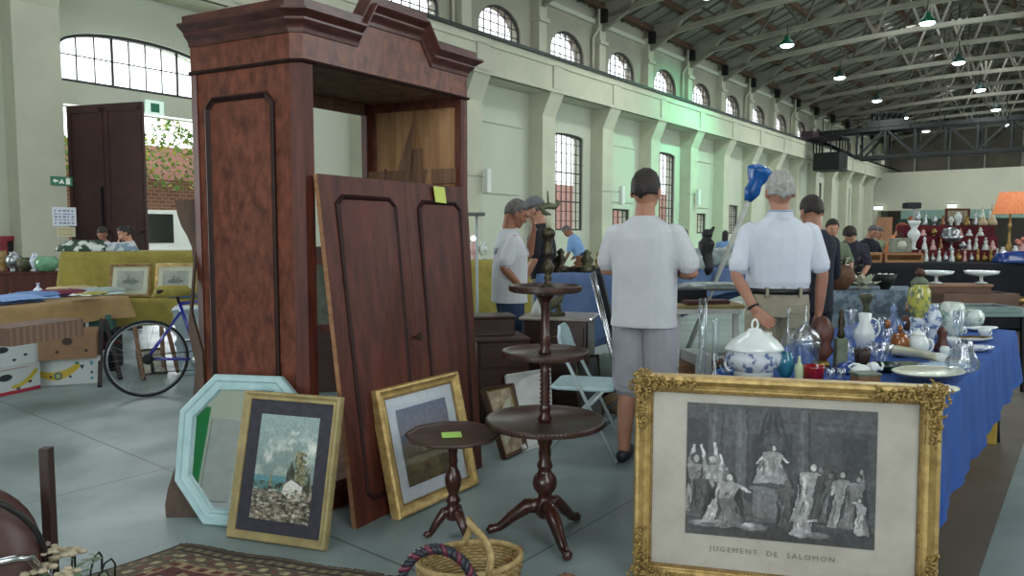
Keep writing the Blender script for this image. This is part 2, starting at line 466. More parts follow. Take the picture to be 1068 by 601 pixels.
wn = [0]
def window(c, hw, z0, z1, rise, nx, nz, v=WL + 0.12, thick=(1,), bw=0.024):
    wn[0] += 1
    t = bpy.data.objects.new('window_%d' % wn[0], None); COL.objects.link(t); t['kind'] = 'structure'
    t.matrix_basis = HALL @ Matrix.Translation((c, v, z0)); 
    t.location = H(c, v, z0); t.rotation_euler = (0, 0, PI / 2 - TH)
    def top(x): return (z1 - z0) + (rise * math.sqrt(max(0, 1 - (x / hw) ** 2)) if rise else 0)
    fb = MB()
    n = 18
    outer = [(-hw, 0), (hw, 0)] + [(hw * math.cos(PI * i / n), (z1 - z0) + rise * math.sin(PI * i / n)) for i in range(n + 1)] if rise else [(-hw, 0), (hw, 0), (hw, z1 - z0), (-hw, z1 - z0)]
    if rise: outer = outer[:2] + outer[2:]
    q = 1 - 0.05 / hw
    inner = [(a * q, 0.07 + b * (1 - 0.14 / (z1 - z0 + rise))) for a, b in outer]
    fn = lambda a, b, d: (a, d, b)
    fb.ringprism(outer, inner, fn, -0.04, 0.04)
    fb.build('window_frame', M_muntin, t)
    b = MB()
    for i in range(1, nx):
        x = -hw + 2 * hw * i / nx; ww = bw * (2.2 if i in thick else 1)
        b.box(x - ww / 2, -0.02, 0.02, x + ww / 2, 0.02, top(x) - 0.03)
    for j in range(1, nz):
        z = (z1 - z0 + rise) * j / nz
        x = hw if z < z1 - z0 else hw * math.sqrt(max(0, 1 - ((z - (z1 - z0)) / max(rise, 1e-3)) ** 2))
        ww = bw * (2.2 if (nz > 6 and j in (nz // 3, 2 * nz // 3)) else 1)
        b.box(-x + .02, -0.02, z - ww / 2, x - .02, 0.02, z + ww / 2)
    b.build('glazing_bars', M_muntin, t)
    g = MB(); g.add([(a, 0.03, bb) for a, bb in inner], [tuple(range(len(inner)))]); g.build('window_pane', M_gl, t)
for k, (c, hw, z0, z1, rise) in low.items():
    if k == -2: window(c, hw, z0, z1, rise, 9, 2, thick=(3, 7))
    elif z1 - z0 < 1.3: window(c, hw, z0, z1, rise, 4, 3, thick=())
    else: window(c, hw, z0, z1, rise, 6, 10, thick=())
for k in range(-2, 15): window(cen(k), UHW, UZ0, UZS, URI, 6, 6, thick=())

# pilasters with flared heads, crane beam with sunk panels, crane rail, upper pilasters
pl = HB(); sh = HB()
for k in range(-7, 16):
    s = cen(k) - PITCH / 2
    pl.hb(s - .42, WL - 0.62, 0, s + .42, WL, 5.9)
    pl.prism([(WL, 5.9), (WL - .62, 5.9), (WL - 1.02, 6.75), (WL - 1.02, 6.8), (WL, 6.8)], lambda a, b, d: HF(d, a, b), s - .42, s + .42)
    pl.hb(s - .24, WL - .32, 7.98, s + .24, WL, 10.6)
    pl.hb(s - .32, WL - .42, 9.45, s + .32, WL, 9.6)
struct('trim_1', pl, M_pil)
bm_ = HB()
bm_.hb(S0, WL - 1.0, 6.72, S1, WL - 0.05, 7.9)
bm_.hb(S0, WL - 1.06, 7.66, S1, WL - 0.9, 7.9); bm_.hb(S0, WL - 1.06, 6.72, S1, WL - 0.9, 6.84)
for k in range(-7, 16):
    s = cen(k) - PITCH / 2; bm_.hb(s - .3, WL - 1.06, 6.8, s + .3, WL - 0.9, 7.7)
struct('trim_2', bm_, M_pil)
rl = HB(); rl.hb(S0, WL - 1.16, 7.9, S1, WL - .45, 7.97); rl.hb(S0, WL - 0.95, 7.97, S1, WL - .83, 8.1)
struct('trim_3', rl, M_dark)
co = HB(); co.hb(S0, WL - .14, 10.3, S1, WL, 10.48)
# sunk panel mouldings on the lower wall of the blind bays
for k in (-1, 0, 1, 3, 5):
    c = cen(k)
    for (a0, b0, a1, b1) in ((-1.1, 2.9, 1.1, 2.96), (-1.3, 5.4, 1.3, 5.47)): co.hb(c + a0, WL - .05, b0, c + a1, WL, b1)
struct('trim_4', co, M_wall)

# right hand wall: broad windows open to the sky
wr = HB(); rh = [(-9 + 8.6 * i - 1.7, -9 + 8.6 * i + 1.7, 2.0, 8.0) for i in range(9)]
wall_band(wr, 0, 11.2, rh, S0, S1, WR - WT, WR)
struct('wall_right', wr, M_wall)
wb = HB(); wall_band(wb, 0, 11.2, [(S0, S0, 0, 0)], 0, 0, 0, 0)
wb = HB()
def cross_band(mb, s0, s1, z0, z1, hol):                         # a wall across the hall; holes (va, vb, za, zb)
    xs = sorted(set([WR - WT, WL + WT] + [h[0] for h in hol] + [h[1] for h in hol]))
    for a, b in zip(xs[:-1], xs[1:]):
        m = (a + b) / 2; z = z0
        for h in sorted([h for h in hol if h[0] < m < h[1]], key=lambda h: h[2]):
            if h[2] > z: mb.hb(s0, a, z, s1, b, h[2])
            z = max(z, h[3])
        if z < z1: mb.hb(s0, a, z, s1, b, z1)
cross_band(wb, S0 - WT, S0, 0, 15, [(-3.3, 2.3, 0, 6.6)])  # unseen opening added for the rear fill lamp
struct('wall_back', wb, M_wall)
CEN = 6.5; HWID = 10.5
we = HB(); cross_band(we, S1, S1 + WT, 0, 15.4, [])
struct('wall_far', we, mat('brown_grey_render', '8b8478', '7b756b', .5, .9))
M_part = mat('pale_partition', 'b7b4a4', 'acaa9b', .3, .9)
pf = HB(); cross_band(pf, 76, 76.3, 3.7, 7.25, [])
pf.hb(76, 16.2, 0, 76.3, 17, 3.7)
for v in (12, 7.5, 3, -1): pf.hb(76, v, 0, 76.3, v + .5, 3.7)
struct('wall_partition', pf, M_part)
struct('trim_5', HB().hb(75.9, WR, 2.9, 76.2, 14.2, 3.7), mat('pale_green_band', '7d978d', '728b82', 1, .8))
struct('trim_6', HB().hb(75.8, 9.4, 1.9, 76.1, 14.4, 2.9), mat('dark_green_band', '24382f', '1d2f27', 1, .7))
struct('trim_7', HB().hb(75.85, 14.9, 0, 76.1, 16.2, 3.1), mat('terracotta_screen', 'b98a6c', 'a97b5f', 1, .8))
# brown timber panels over the partition, slim posts
tp = HB()
for v in np.arange(WR + .5, WL, 3.0): tp.hb(83.7, float(v), 6, 83.95, float(v) + .18, 14)
struct('trim_8', tp, M_pil)

# roof: gable of whitewashed boards, timber purlins, arched trusses
def roofz(v): return 14.9 - abs(v - CEN) * (14.9 - 11.0) / HWID
rf = HB()
for (va, vb) in ((WR - WT, CEN), (CEN, WL + WT)):
    rf.prism([(va, roofz(va)), (vb, roofz(vb)), (vb, roofz(vb) + .2), (va, roofz(va) + .2)], lambda a, b, d: HF(d, a, b), S0, S1)
struct('ceiling', rf, M_roof)
pu = HB()
for i in range(7):
    for sg in (-1, 1):
        v = CEN + sg * (1.0 + i * 1.52); z = roofz(v)
        pu.hb(S0, v - .1, z - .26, S1, v + .1, z - .02)
struct('trim_9', pu, M_purlin)
rb = HB()
for i in range(int((S1 - S0) / 0.9)):
    s = S0 + .9 * i
    for sg in (-1, 1):
        a = CEN; b = CEN + sg * HWID
        rb.bar(H(s, a, roofz(a) - .05), H(s, b, roofz(b) - .05), .07, .10)
struct('trim_10', rb, M_roof)
tr = HB(); bx_ = HB()
def chz(v): return 10.55 + .70 * (1 - ((v - CEN) / HWID) ** 2)
for k in range(-7, 16):
    s = cen(k) - PITCH / 2
    n = 14; vs = [WR + (WL - WR) * i / n for i in range(n + 1)]
    for a, b in zip(vs[:-1], vs[1:]): tr.bar(H(s, a, chz(a)), H(s, b, chz(b)), .20, .22)
    for sg in (-1, 1):
        b = CEN + sg * (HWID - .1); tr.bar(H(s, CEN, roofz(CEN) - .42), H(s, b, roofz(b) - .42), .18, .2)
        if sg > 0: tr.bar(H(s, CEN, chz(CEN)), H(s, CEN, roofz(CEN) - .42), .10, .11, 1)
        nodes = [CEN + sg * x for x in (0.4, 2.4, 4.6, 6.8)]
        for j, v in enumerate(nodes):
            for dv in (-.95, .95): tr.bar(H(s, v, chz(v)), H(s, v + dv, roofz(v + dv) - .42), .09, .11, 1)
        v = CEN + sg * (HWID - .3)
        tr.prism([(v, 10.0), (v + sg * .3, 10.0), (v + sg * .3, 11.2), (v - sg * 1.6, 11.2), (v - sg * 1.2, 10.6)], lambda a, b, d: HF(d, a, b), s - .1, s + .1)
    bx_.hb(s - .26, WL - .62, 10.32, s + .26, WL - .3, 10.85)
struct('trim_11', tr, [M_truss, mat('truss_web', '66635a', '58554d', 1, .85)])
struct('trim_12', bx_, M_black)
dp = HB()
for k in (1, 3, 5, 7, 9):
    s = cen(k) - PITCH / 2 - 0.45
    dp.tube([H(s, WL - .12, 8), H(s, WL - .12, 9.7), H(s + .15, WL - .3, 10.1), H(s + .15, WL - .3, 10.9)], .06)
struct('trim_13', dp, M_pil)

# folding gate leaf of the left doorway, opened into the hall
M_gate = mat('oxblood_steel', '49302f', '3d2828', 2, .6, bump=.05)
t = bpy.data.objects.new('door_1', None); COL.objects.link(t); t['kind'] = 'structure'
a_, b_ = H(6.32, 16.98, 0), H(7.06, 15.2, 0)
t.location = a_; d_ = (b_ - a_); t.rotation_euler = (0, 0, math.atan2(d_.y, d_.x)); LW = d_.length
lf = MB(); lf.box(0, -.03, 0.03, LW, .03, 4.1)
for x0 in (0.0, LW / 2): 
    for (z0, z1) in ((.1, 1.5), (1.6, 4.02)):
        for (p, q) in (((x0 + .03, z0), (x0 + LW / 2 - .03, z0 + .08)), ((x0 + .03, z1 - .08), (x0 + LW / 2 - .03, z1)), ((x0 + .03, z0), (x0 + .11, z1)), ((x0 + LW / 2 - .11, z0), (x0 + LW / 2 - .03, z1))):
            lf.box(p[0], -.05, p[1], q[0], .05, q[1])
lf.build('door_leaf', M_gate, t)
hd = MB(); hd.box(LW * .45, -.1, 1.2, LW * .45 + .04, -.05, 2.4); hd.build('door_handle', M_black, t)
t = bpy.data.objects.new('door_2', None); COL.objects.link(t); t['kind'] = 'structure'
a_ = H(9.45, 16.98, 0); t.location = a_; t.rotation_euler = (0, 0, math.atan2(*reversed(tuple(H(9.7, 15.2) - a_)[:2])))
lf = MB(); lf.box(0, -.03, 0.03, 1.7, .03, 4.1); lf.build('door_leaf', M_gate, t)

# ------------------------------------------------------------------ outside: ivy hedge, brick wall, van, red building
M_brick = None
def brick_mat(name, c1, c2, mo, sc):
    m = bpy.data.materials.new(name); m.use_nodes = True; nt = m.node_tree; b = nt.nodes['Principled BSDF']
    tc = nt.nodes.new('ShaderNodeTexCoord'); mp = nt.nodes.new('ShaderNodeMapping'); br = nt.nodes.new('ShaderNodeTexBrick')
    mp.inputs['Rotation'].default_value = (PI / 2, 0, 0)
    br.inputs['Color1'].default_value = (*lin(c1), 1); br.inputs['Color2'].default_value = (*lin(c2), 1); br.inputs['Mortar'].default_value = (*lin(mo), 1)
    br.inputs['Scale'].default_value = sc
    nt.links.new(tc.outputs['Object'], mp.inputs[0]); nt.links.new(mp.outputs[0], br.inputs[0]); nt.links.new(br.outputs[0], b.inputs['Base Color'])
    b.inputs['Roughness'].default_value = .9
    return m
bw_ = MB().box(-9, 0, 0, 9, .3, 3.15)
o = struct('wall_garden', bw_, brick_mat('old_brick', '9a6a58', '84594a', 'a8978a', 2.2)); o.location = H(10.5, 23, 0); o.rotation_euler = (0, 0, PI / 2 - TH)
rng = random.Random(3)
lv = MB()
for i in range(5200):
    a = rng.uniform(-8, 8); hh = 4.4 + .5 * math.sin(a * 1.3) + .3 * math.sin(a * 3.1)
    z = 2.8 + (hh - 2.8) * rng.random() ** .8; y = -.35 + rng.uniform(-.35, .35)
    q = Matrix.Rotation(rng.uniform(0, 6.3), 3, 'Z') @ Matrix.Rotation(rng.uniform(-1, 1), 3, 'X'); L_ = rng.uniform(.07, .15)
    lv.add([Vector((a, y, z)) + q @ Vector(p) for p in ((-L_ / 2, 0, 0), (0, -L_ * .9, 0.02), (L_ / 2, 0, 0), (0, L_ * .9, .02))], [(0, 1, 2, 3)], rng.choice((0, 0, 1, 2)))
hg = lv.build('ivy_hedge', [mat('leaf_green', '5f8440', '79a052', 3, .6), mat('leaf_light', '93b060'), mat('leaf_yellow', 'b9b552')], recalc=False)
hg.location = H(10.5, 22.7, 0); hg.rotation_euler = (0, 0, PI / 2 - TH)
tag(hg, 'green ivy hedge hanging over the brick wall outside the open gate', 'hedge')
eb = MB().box(-30, 0, 0, 34, 5, 4.3)
o = struct('wall_opposite', eb, mat('pink_render', 'cf9c96', 'c38f89', .4, .9)); o.location = H(38, 24, 0); o.rotation_euler = (0, 0, PI / 2 - TH)
for i in range(9):
    pass
# parked white van seen through the gate
van = thing('parked_van', 'white van parked outside the open gate, seen behind the wavy board', 'van', H(9.95, 19.9, 0), PI / 2 - TH + PI)
b = MB(); pf_ = [(-2.2, .35), (2.3, .35), (2.35, 1.0), (2.0, 1.15), (1.2, 2.05), (-2.1, 2.1), (-2.25, 1.4)]
b.prism(pf_, lambda a, bb, d: (a, d, bb), -.9, .9); b.build('van_body', mat('white_car_paint', 'e9ecec', rough=.3, coat=.5), van)
b = MB(); b.prism([(1.98, 1.2), (1.25, 1.95), (.45, 1.95), (.45, 1.2)], lambda a, bb, d: (a, d, bb), -.92, .92)
b.build('van_window', mat('dark_glass', '15181a', rough=.1), van)
for x in (-1.5, 1.5):
    for y in (-.85, .85):
        b = MB(); b.tube([(x, y - .1, .34), (x, y + .1, .34)], .34, 20); b.build('wheel', M_black, van)

# ------------------------------------------------------------------ high bay lamps (three rows), some glow green
M_lens = {}
for nm, c, st in (('green', (0.72, 1.0, 0.84), 9), ('white', (0.9, 1.0, 0.97), 9)):
    m = mat('lamp_lens_' + nm, 'ffffff'); b = m.node_tree.nodes['Principled BSDF']
    b.inputs['Emission Color'].default_value = (*c, 1); b.inputs['Emission Strength'].default_value = st; M_lens[nm] = m
M_shade_g = mat('lamp_shade_green', '1c6b4c', '18573f', 6, .4); M_shade_d = mat('lamp_shade_dark', '22423a', '1b332d', 6, .4)
lamps = []
row_name = {11.5: 'row nearest the arched windows', 5.8: 'middle row', 0.1: 'right hand row'}
order = ['nearest the photographer', 'second from the near end', 'third from the near end', 'fourth from the near end', 'fifth from the near end', 'farthest but one', 'farthest away, beyond the crane']
for v in (11.5, 5.8, 0.1):
    for i in range(-1 if v > 1 else 3, 5):
        s = 34.8 + 8.9 * i
        if v == 0.1 and i < 2: pass
        green = (i == 0 and v > 1)
        lb = '%s high bay lamp, %s in the %s' % ('green glowing' if green else 'dark shaded', ['first', 'second', 'third', 'fourth', 'fifth', 'last'][i + 1], row_name[v])
        t = thing('high_bay_lamp', lb, 'lamp', H(s, v, 10.15), 0, 'high bay lamps under the roof')
        MB().lathe([(.31, 0), (.32, .02), (.24, .20), (.15, .28), (.11, .44), (.02, .47)], 20, cap=False).build('lamp_shade', M_shade_g if green else M_shade_d, t)
        MB().lathe([(.001, -.10), (.16, -.09), (.26, -.05), (.295, .01), (.295, .03)], 20, cap=False).build('lamp_lens', M_lens['green' if green else 'white'], t)
        MB().tube([(0, 0, .45), (0, 0, chz(v) - 10.15)], .02, 6).build('hanging_rod', M_black, t)
        area('lamp_light', H(s, v, 9.95), (0, 0, -1), .7, .7, 220 if not green else 330, (0.6, 1.0, 0.75) if green else (0.93, 1, 0.97), 'DISK')
        if green:
            if v > 8:
                pd = bpy.data.lights.new('lamp_glow', 'SPOT'); pd.energy = 2700; pd.color = (0.08, 1.0, 0.55); pd.shadow_soft_size = .3
                pd.spot_size = R(100); pd.spot_blend = 1.0
                po = bpy.data.objects.new('lamp_glow', pd); COL.objects.link(po); po.location = H(s, v, 10.05)
                po.rotation_euler = (H(s - 1, WL, 5.0) - H(s, v, 10.05)).to_track_quat('-Z', 'Y').to_euler()

# ------------------------------------------------------------------ travelling crane across the hall with its cab
cr = thing('travelling_crane', 'black steel travelling crane bridge spanning the far part of the hall', 'crane', H(55, 6.5, 0), PI / 2 - TH)
def CL(v): return v - 6.5
b = MB()
zt, zb = 8.65, 6.75
for ds in (0.0, 1.5):
    b.bar((ds, CL(WL - 1), zt), (ds, CL(WR + .3), zt), .3, .28)
    b.bar((ds, CL(13.2), zb), (ds, CL(-1), zb), .2, .2)
    b.bar((ds, CL(WL - 1), zt - .35), (ds, CL(13.2), zb), .2, .2); b.bar((ds, CL(-1), zb), (ds, CL(WR + .3), zt - .3), .2, .2)
    xs = [13.2 - i * 1.78 for i in range(9)]
    for i, v in enumerate(xs):
        b.bar((ds, CL(v), zt), (ds, CL(v), zb), .13, .13)
        if i < 8:
            p = (zb, zt) if i % 2 == 0 else (zt, zb); b.bar((ds, CL(v), p[0]), (ds, CL(xs[i + 1]), p[1]), .12, .12)
b.build('bridge_girder', M_black, cr)
b = MB()
for ds in (-.3, 1.8):
    b.bar((ds, CL(15.6), zt + 1.0), (ds, CL(WR + .5), zt + 1.0), .05, .05)
    for i in range(11): v = 15.4 - i * 1.8; b.bar((ds, CL(v), zt), (ds, CL(v), zt + 1.0), .05, .05)
b.build('railing', M_black, cr)
b = MB(); b.box(-1.6, CL(WL - 1.3), 8.1, 3.0, CL(WL - .5), 8.7); b.build('end_carriage', mat('purple_brown_steel', '4a3640', '3c2c34', 2, .6), cr)
b = MB(); b.box(-.2, CL(12.6), zt + .1, 1.6, CL(10.3), zt + .55)
for i in range(6): b.lathe([(.16, 0), (.2, .1), (.2, .5), (.1, .6)], 10, (.2 + .2 * i, CL(12.2 - .3 * i), zt + .5))
b.build('hoist_trolley', M_black, cr)
cb = MB(); x0, x1, y0, y1 = -2.4, -.3, CL(13.7), CL(15.4)
cb.box(x0, y0, 5.85, x1, y1, 7.0); cb.box(x0 - .1, y0 - .1, 8.0, x1 + .1, y1 + .1, 8.12); cb.box(x0, y0, 7.0, x1, y1, 7.04)
for x in np.linspace(x0, x1, 4):
    for y in (y0, y1): cb.box(x - .04, y - .04, 7, x + .04, y + .04, 8)
for y in np.linspace(y0, y1, 4):
    for x in (x0, x1): cb.box(x - .04, y - .04, 7, x + .04, y + .04, 8)
cb.box((x0 + x1) / 2 - .1, (y0 + y1) / 2 - .1, 8.1, (x0 + x1) / 2 + .1, (y0 + y1) / 2 + .1, 8.5)
cb.build('operator_cab', M_black, cr)

# ------------------------------------------------------------------ signs and boxes on the left wall
def on_wall(px, py, v):                                           # point where a pixel meets the plane across = v
    r = ray(px, py); k = r.x * UV[0] + r.y * UV[1]; tt = v / k
    p = Vector((0, 0, EYE)) + r * tt
    return p.x * US[0] + p.y * US[1], p.z
def wall_local(s, v, z): return H(s, v, z), PI / 2 - TH           # x along hall, -y towards the viewer
M_white = mat('white_card', 'e8ebec', rough=.7)
s_, z_ = on_wall(64, 189, WL - .62)
t = thing('exit_sign', 'small green emergency exit sign on the left pilaster', 'sign', *wall_local(s_, WL - .64, z_))
cv = Canvas(60, 30, '2f7a5c'); cv.ell(.5, .62, .05, .09, 'f2f7f2'); cv.poly([(.43, .55), (.57, .55), (.62, .2), (.52, .2), (.5, .35), (.45, .18), (.36, .22)], 'f2f7f2')
cv.poly([(.05, .5), (.2, .75), (.2, .6), (.34, .6), (.34, .4), (.2, .4), (.2, .25)], 'f2f7f2'); cv.rect(.7, .15, .9, .85, 'f2f7f2')
MB().box(-.2, 0, -.09, .2, .018, .09).build('sign_board', mat('sign_green', '2f7a5c'), t)
painted('sign_face', cv, lambda a, b, c: (-.19 + .38 * a, -.002, -.085 + .17 * b), t)
s_, z_ = on_wall(67, 226, WL - .62)
t = thing('notice_sheet', 'white printed notice taped to the pilaster beside the gate', 'notice', *wall_local(s_, WL - .63, z_))
cv = Canvas(60, 52, 'dfe4ee'); rr = random.Random(1)
for j in range(5):
    for i in range(5): cv.rect(.08 + i * .18, .12 + j * .16, .08 + i * .18 + rr.uniform(.06, .14), .2 + j * .16, '7d8ec0' if j % 2 else '4c5570', .8)
MB().box(-.22, 0, -.19, .22, .006, .19).build('sheet', M_white, t); painted('printing', cv, lambda a, b, c: (-.22 + .44 * a, -.002, -.19 + .38 * b), t)
s_, z_ = on_wall(69, 242, WL - .62)
t = thing('notice_sheet', 'small yellowed note taped below the white notice', 'notice', *wall_local(s_, WL - .63, z_))
cv = Canvas(40, 26, 'cfc9a8')
for j in range(3):
    for i in range(4): cv.rect(.1 + i * .2, .2 + j * .25, .24 + i * .2, .3 + j * .25, 'a8974e', .8)
MB().box(-.17, 0, -.1, .17, .006, .1).build('sheet', M_white, t); painted('printing', cv, lambda a, b, c: (-.17 + .34 * a, -.002, -.1 + .2 * b), t)
M_red = mat('red_enamel', '8e2430', '7c1f2a', 4, .45)
s_, z_ = on_wall(16, 267, WL)
t = thing('fire_hose_cabinet', 'red fire hose cabinet with dark glass front on the far left wall', 'cabinet', *wall_local(s_, WL - .02, z_))
b = MB(); b.ringprism([(-.3, -.4), (.3, -.4), (.3, .4), (-.3, .4)], [(-.2, -.3), (.22, -.3), (.22, .3), (-.2, .3)], lambda a, bb, d: (a, -d, bb), 0, .2); b.build('cabinet_frame', M_red, t)
MB().box(-.2, -.14, -.3, .22, -.02, .3).build('cabinet_glass', mat('dark_pane', '2a2226', rough=.2), t)
b = MB(); b.tube([(.1 * math.cos(a), -.16, .02 + .1 * math.sin(a)) for a in np.linspace(0, 5.5, 14)], .025, 6); b.build('hose', mat('hose_grey', '9a9a98'), t)
s_, z_ = on_wall(32, 240, WL - .15)
single('wall_pipe', MB().tube([(0, 0, -1.4), (0, 0, 0), (-.12, 0, .5), (-.12, 0, 1.2)], .03), mat('pipe_grey', '8c9491'), 'thin grey pipe running up the wall beside the fire hose cabinet', 'pipe', *wall_local(s_, WL - .1, z_))
# green running figure sign over the gate
s_, z_ = on_wall(160, 113, WL)
t = thing('exit_sign', 'pale illuminated exit sign above the open gate', 'sign', *wall_local(s_, WL - .03, z_))
MB().box(-.2, -.05, -.16, .2, 0, .16).build('sign_box', mat('sign_box', 'cfe6da', emit='cfeee0', estr=.5), t)
MB().box(-.1, -.056, -.1, .1, -.052, .1).build('sign_symbol', mat('sign_green', '2f7a5c'), t)
# wall brackets with small white speakers on pilasters
for (px, py, lb) in ((503, 189, 'white bracket speaker on the pilaster right of the wardrobe'), (644, 204, 'white bracket speaker on the green lit pilaster above the man in the plain white tee'), (724, 206, 'white bracket speaker on the pilaster between the red windows')):
    s_, z_ = on_wall(px, py, WL - .62)
    t = thing('wall_speaker', lb, 'speaker', *wall_local(s_, WL - .62, z_))
    MB().rbox(-.11, -.32, -.4, .11, -.12, .4, .03).build('speaker_box', mat('speaker_white', 'd9ddd8', rough=.5), t)
    MB().bar((0, 0, .15), (0, -.14, .15), .04, .04).bar((-.1, -.02, .15), (-1.6, -.02, .15), .02, .02).build('mounting_bracket', mat('pipe_grey', '8c9491'), t)
# white exit lamps on the far partition
for (px, py, lb) in ((916, 217, 'white glowing exit lamp on the far partition, left of the tall black lamp stand'), (993, 215, 'white glowing exit lamp on the far partition above the red display')):
    p = W(px, py, 1); k = ray(px, py); tt = 75.6 / (k.x * US[0] + k.y * US[1]); p = Vector((0, 0, EYE)) + k * tt
    t = thing('exit_lamp', lb, 'lamp', p, PI / 2 - TH - PI / 2)
    MB().box(-.34, -.1, -.15, .34, .05, .15).build('lamp_face', mat('exit_white', 'ffffff', emit='f4fff8', estr=2.5), t)
    MB().box(-.36, -.12, .17, .36, .05, .24).build('lamp_cover', M_black, t)

# ================================================================== FURNITURE AND FRAMES IN THE FOREGROUND
M_burl = mat('burl_walnut', '74402f', '472319', 20, .42, detail=12, lo=.36, hi=.66, stretch=(1, 1, .6), coat=.1)
M_mah = mat('dark_mahogany', '5c2d22', '3d1b15', 5, .48, detail=6, stretch=(4, 4, .5), spec=.35)
M_mahp = mat('figured_mahogany_panel', '632f27', '401c17', 3.2, .5, detail=7, stretch=(1, 1, .5), spec=.35)
M_mould = mat('ebonised_moulding', '2a1410', '1f0e08', 8, .55, spec=.3)
M_corn = mat('cornice_walnut', '56302a', '381b16', 9, .36, stretch=(1, 1, 4), coat=.2)
M_pine = mat('bare_pine', 'a88059', '835e40', 2.2, .75, stretch=(7, 7, .7), detail=6)
M_pined = mat('aged_pine', '7d5f49', '5f4533', 2.2, .8, stretch=(7, 7, .7), detail=6)
M_gilt = mat('gilt', 'cdb073', '9f8350', 18, .4, metal=.4, bump=.15)
M_giltd = mat('worn_gilt_wood', '9c8353', '77603a', 14, .5, metal=.35, bump=.1)
M_edge = mat('raw_wood_edge', '9a7150', '7d583b', 6, .7, stretch=(1, 1, 6))

# wardrobe carcass without its doors --------------------------------
A0 = Vector((-1.664, 3.845, 0)); B0 = Vector((-1.062, 3.55, 0)); C0 = Vector((-.998, 3.55, 0)); E0 = Vector((-.281, 4.53, 0)); F0 = A0 + (E0 - C0)
FZ = 2.24
wd = thing('wardrobe', 'large burl walnut wardrobe carcass with stepped cornice and open doorless front', 'wardrobe', (B0.x, B0.y, 0))
Fd = (E0 - C0).normalized(); FL = (E0 - C0).length; Fn = Vector((Fd.y, -Fd.x, 0))        # front direction, outward normal
Sd = (B0 - A0).normalized(); SL = (B0 - A0).length; Sn = Vector((Sd.y, -Sd.x, 0))
def WDf(a, b, c): return C0 + Fd * a + Vector((0, 0, b)) + Fn * c
def WDs(a, b, c): return A0 + Sd * a + Vector((0, 0, b)) + Sn * c
def chrect(x0, y0, x1, y1, k): return [(x0 + k, y0), (x1 - k, y0), (x1, y0 + k), (x1, y1 - k), (x1 - k, y1), (x0 + k, y1), (x0, y1 - k), (x0, y0 + k)]
b = MB(); b.prism([(0, 0.02), (SL, 0.02), (SL, FZ), (0, FZ)], WDs, -.035, 0); b.build('side_panel', M_burl, wd, world=True)
b = MB(); pan = chrect(.105, .22, SL - .10, FZ - .14, .05)
b.frameprof(pan, [(0, .0), (.0, .012), (.01, .018), (.02, .006), (.03, .0), (.034, -.004)], WDs); b.build('side_panel_moulding', M_mould, wd, world=True)
b = MB(); q = [(a, bb) for a, bb in chrect(.135, .25, SL - .13, FZ - .17, .04)]; b.prism(q, WDs, 0.0005, .003); b.build('side_field', M_burl, wd, world=True)
# chamfered corner post and stiles
st = MB(); post = [B0, C0, C0 + Fd * .055, C0 + Fd * .055 - Fn * .05, B0 - Sn * .05 + Sd * 0]
st.prism([(p.x, p.y) for p in post], lambda a, bb, d: Vector((a, bb, d)), .02, FZ); st.build('corner_post', M_mah, wd, world=True)
st = MB(); st.prism([(FL - .05, .02), (FL, .02), (FL, FZ), (FL - .05, FZ)], WDf, -.05, 0); st.build('right_stile', M_mah, wd, world=True)
# right side with bare pine inside
def WDr(a, bb, c): return E0 + (F0 - E0).normalized() * a + Vector((0, 0, bb)) + Fd * c
RL = (F0 - E0).length
b = MB(); b.prism([(0, .02), (RL, .02), (RL, FZ), (0, FZ)], WDr, -.02, 0.01); b.build('right_side_panel', M_burl, wd, world=True)
b = MB(); x = .05
for wv in (.16, .13, .15, .14):
    b.prism([(x, .1), (min(x + wv - .004, RL - .04), .1), (min(x + wv - .004, RL - .04), FZ - .06), (x, FZ - .06)], WDr, -.032, -.02); x += wv
b.build('pine_lining', M_pine, wd, world=True)
b = MB()
for z in (1.72, 1.05, .45): b.prism([(.04, z), (RL - .03, z), (RL - .03, z + .09), (.04, z + .09)], WDr, -.05, -.032)
b.prism([(.28, .1), (.34, .1), (.34, FZ - .3), (.28, FZ - .3)], WDr, -.055, -.045)
b.build('pine_battens', M_pined, wd, world=True)
st = MB(); st.prism([(p.x, p.y) for p in (F0, F0 - Fd * .05, F0 - Fd * .05 + Fn * .05, F0 + Fn * .05)], lambda a, bb, d: Vector((a, bb, d)), .02, FZ)
st.prism([(p.x, p.y) for p in (A0, A0 + Fd * .05, A0 + Fd * .05 + Fn * .05, A0 + Fn * .05)], lambda a, bb, d: Vector((a, bb, d)), .02, FZ)
st.build('rear_post', M_mah, wd, world=True)
foot = [A0, B0, C0, E0, F0]
def inset(k): 
    cc = sum(foot, Vector()) / 5; return [p + (cc - p).normalized() * k for p in foot]
b = MB(); b.prism([(p.x, p.y) for p in inset(.02)], lambda a, bb, d: Vector((a, bb, d)), .09, .13); b.build('floor_board', M_pined, wd, world=True)
b = MB(); b.prism([(p.x, p.y) for p in inset(.02)], lambda a, bb, d: Vector((a, bb, d)), FZ + .0, FZ + .03)
b.prism([(0.06, FZ - .07), (FL - .05, FZ - .07), (FL - .05, FZ), (.06, FZ)], WDf, -RL + .02, -RL + .05)
b.build('top_board', M_pined, wd, world=True)
b = MB(); b.prism([(0, .0), (SL, .0), (SL, .13), (0, .13)], WDs, 0, .03); b.prism([(-.02, 0), (FL, 0), (FL, .09), (-.02, .09)], WDf, -.02, .02); b.build('plinth', M_mah, wd, world=True)
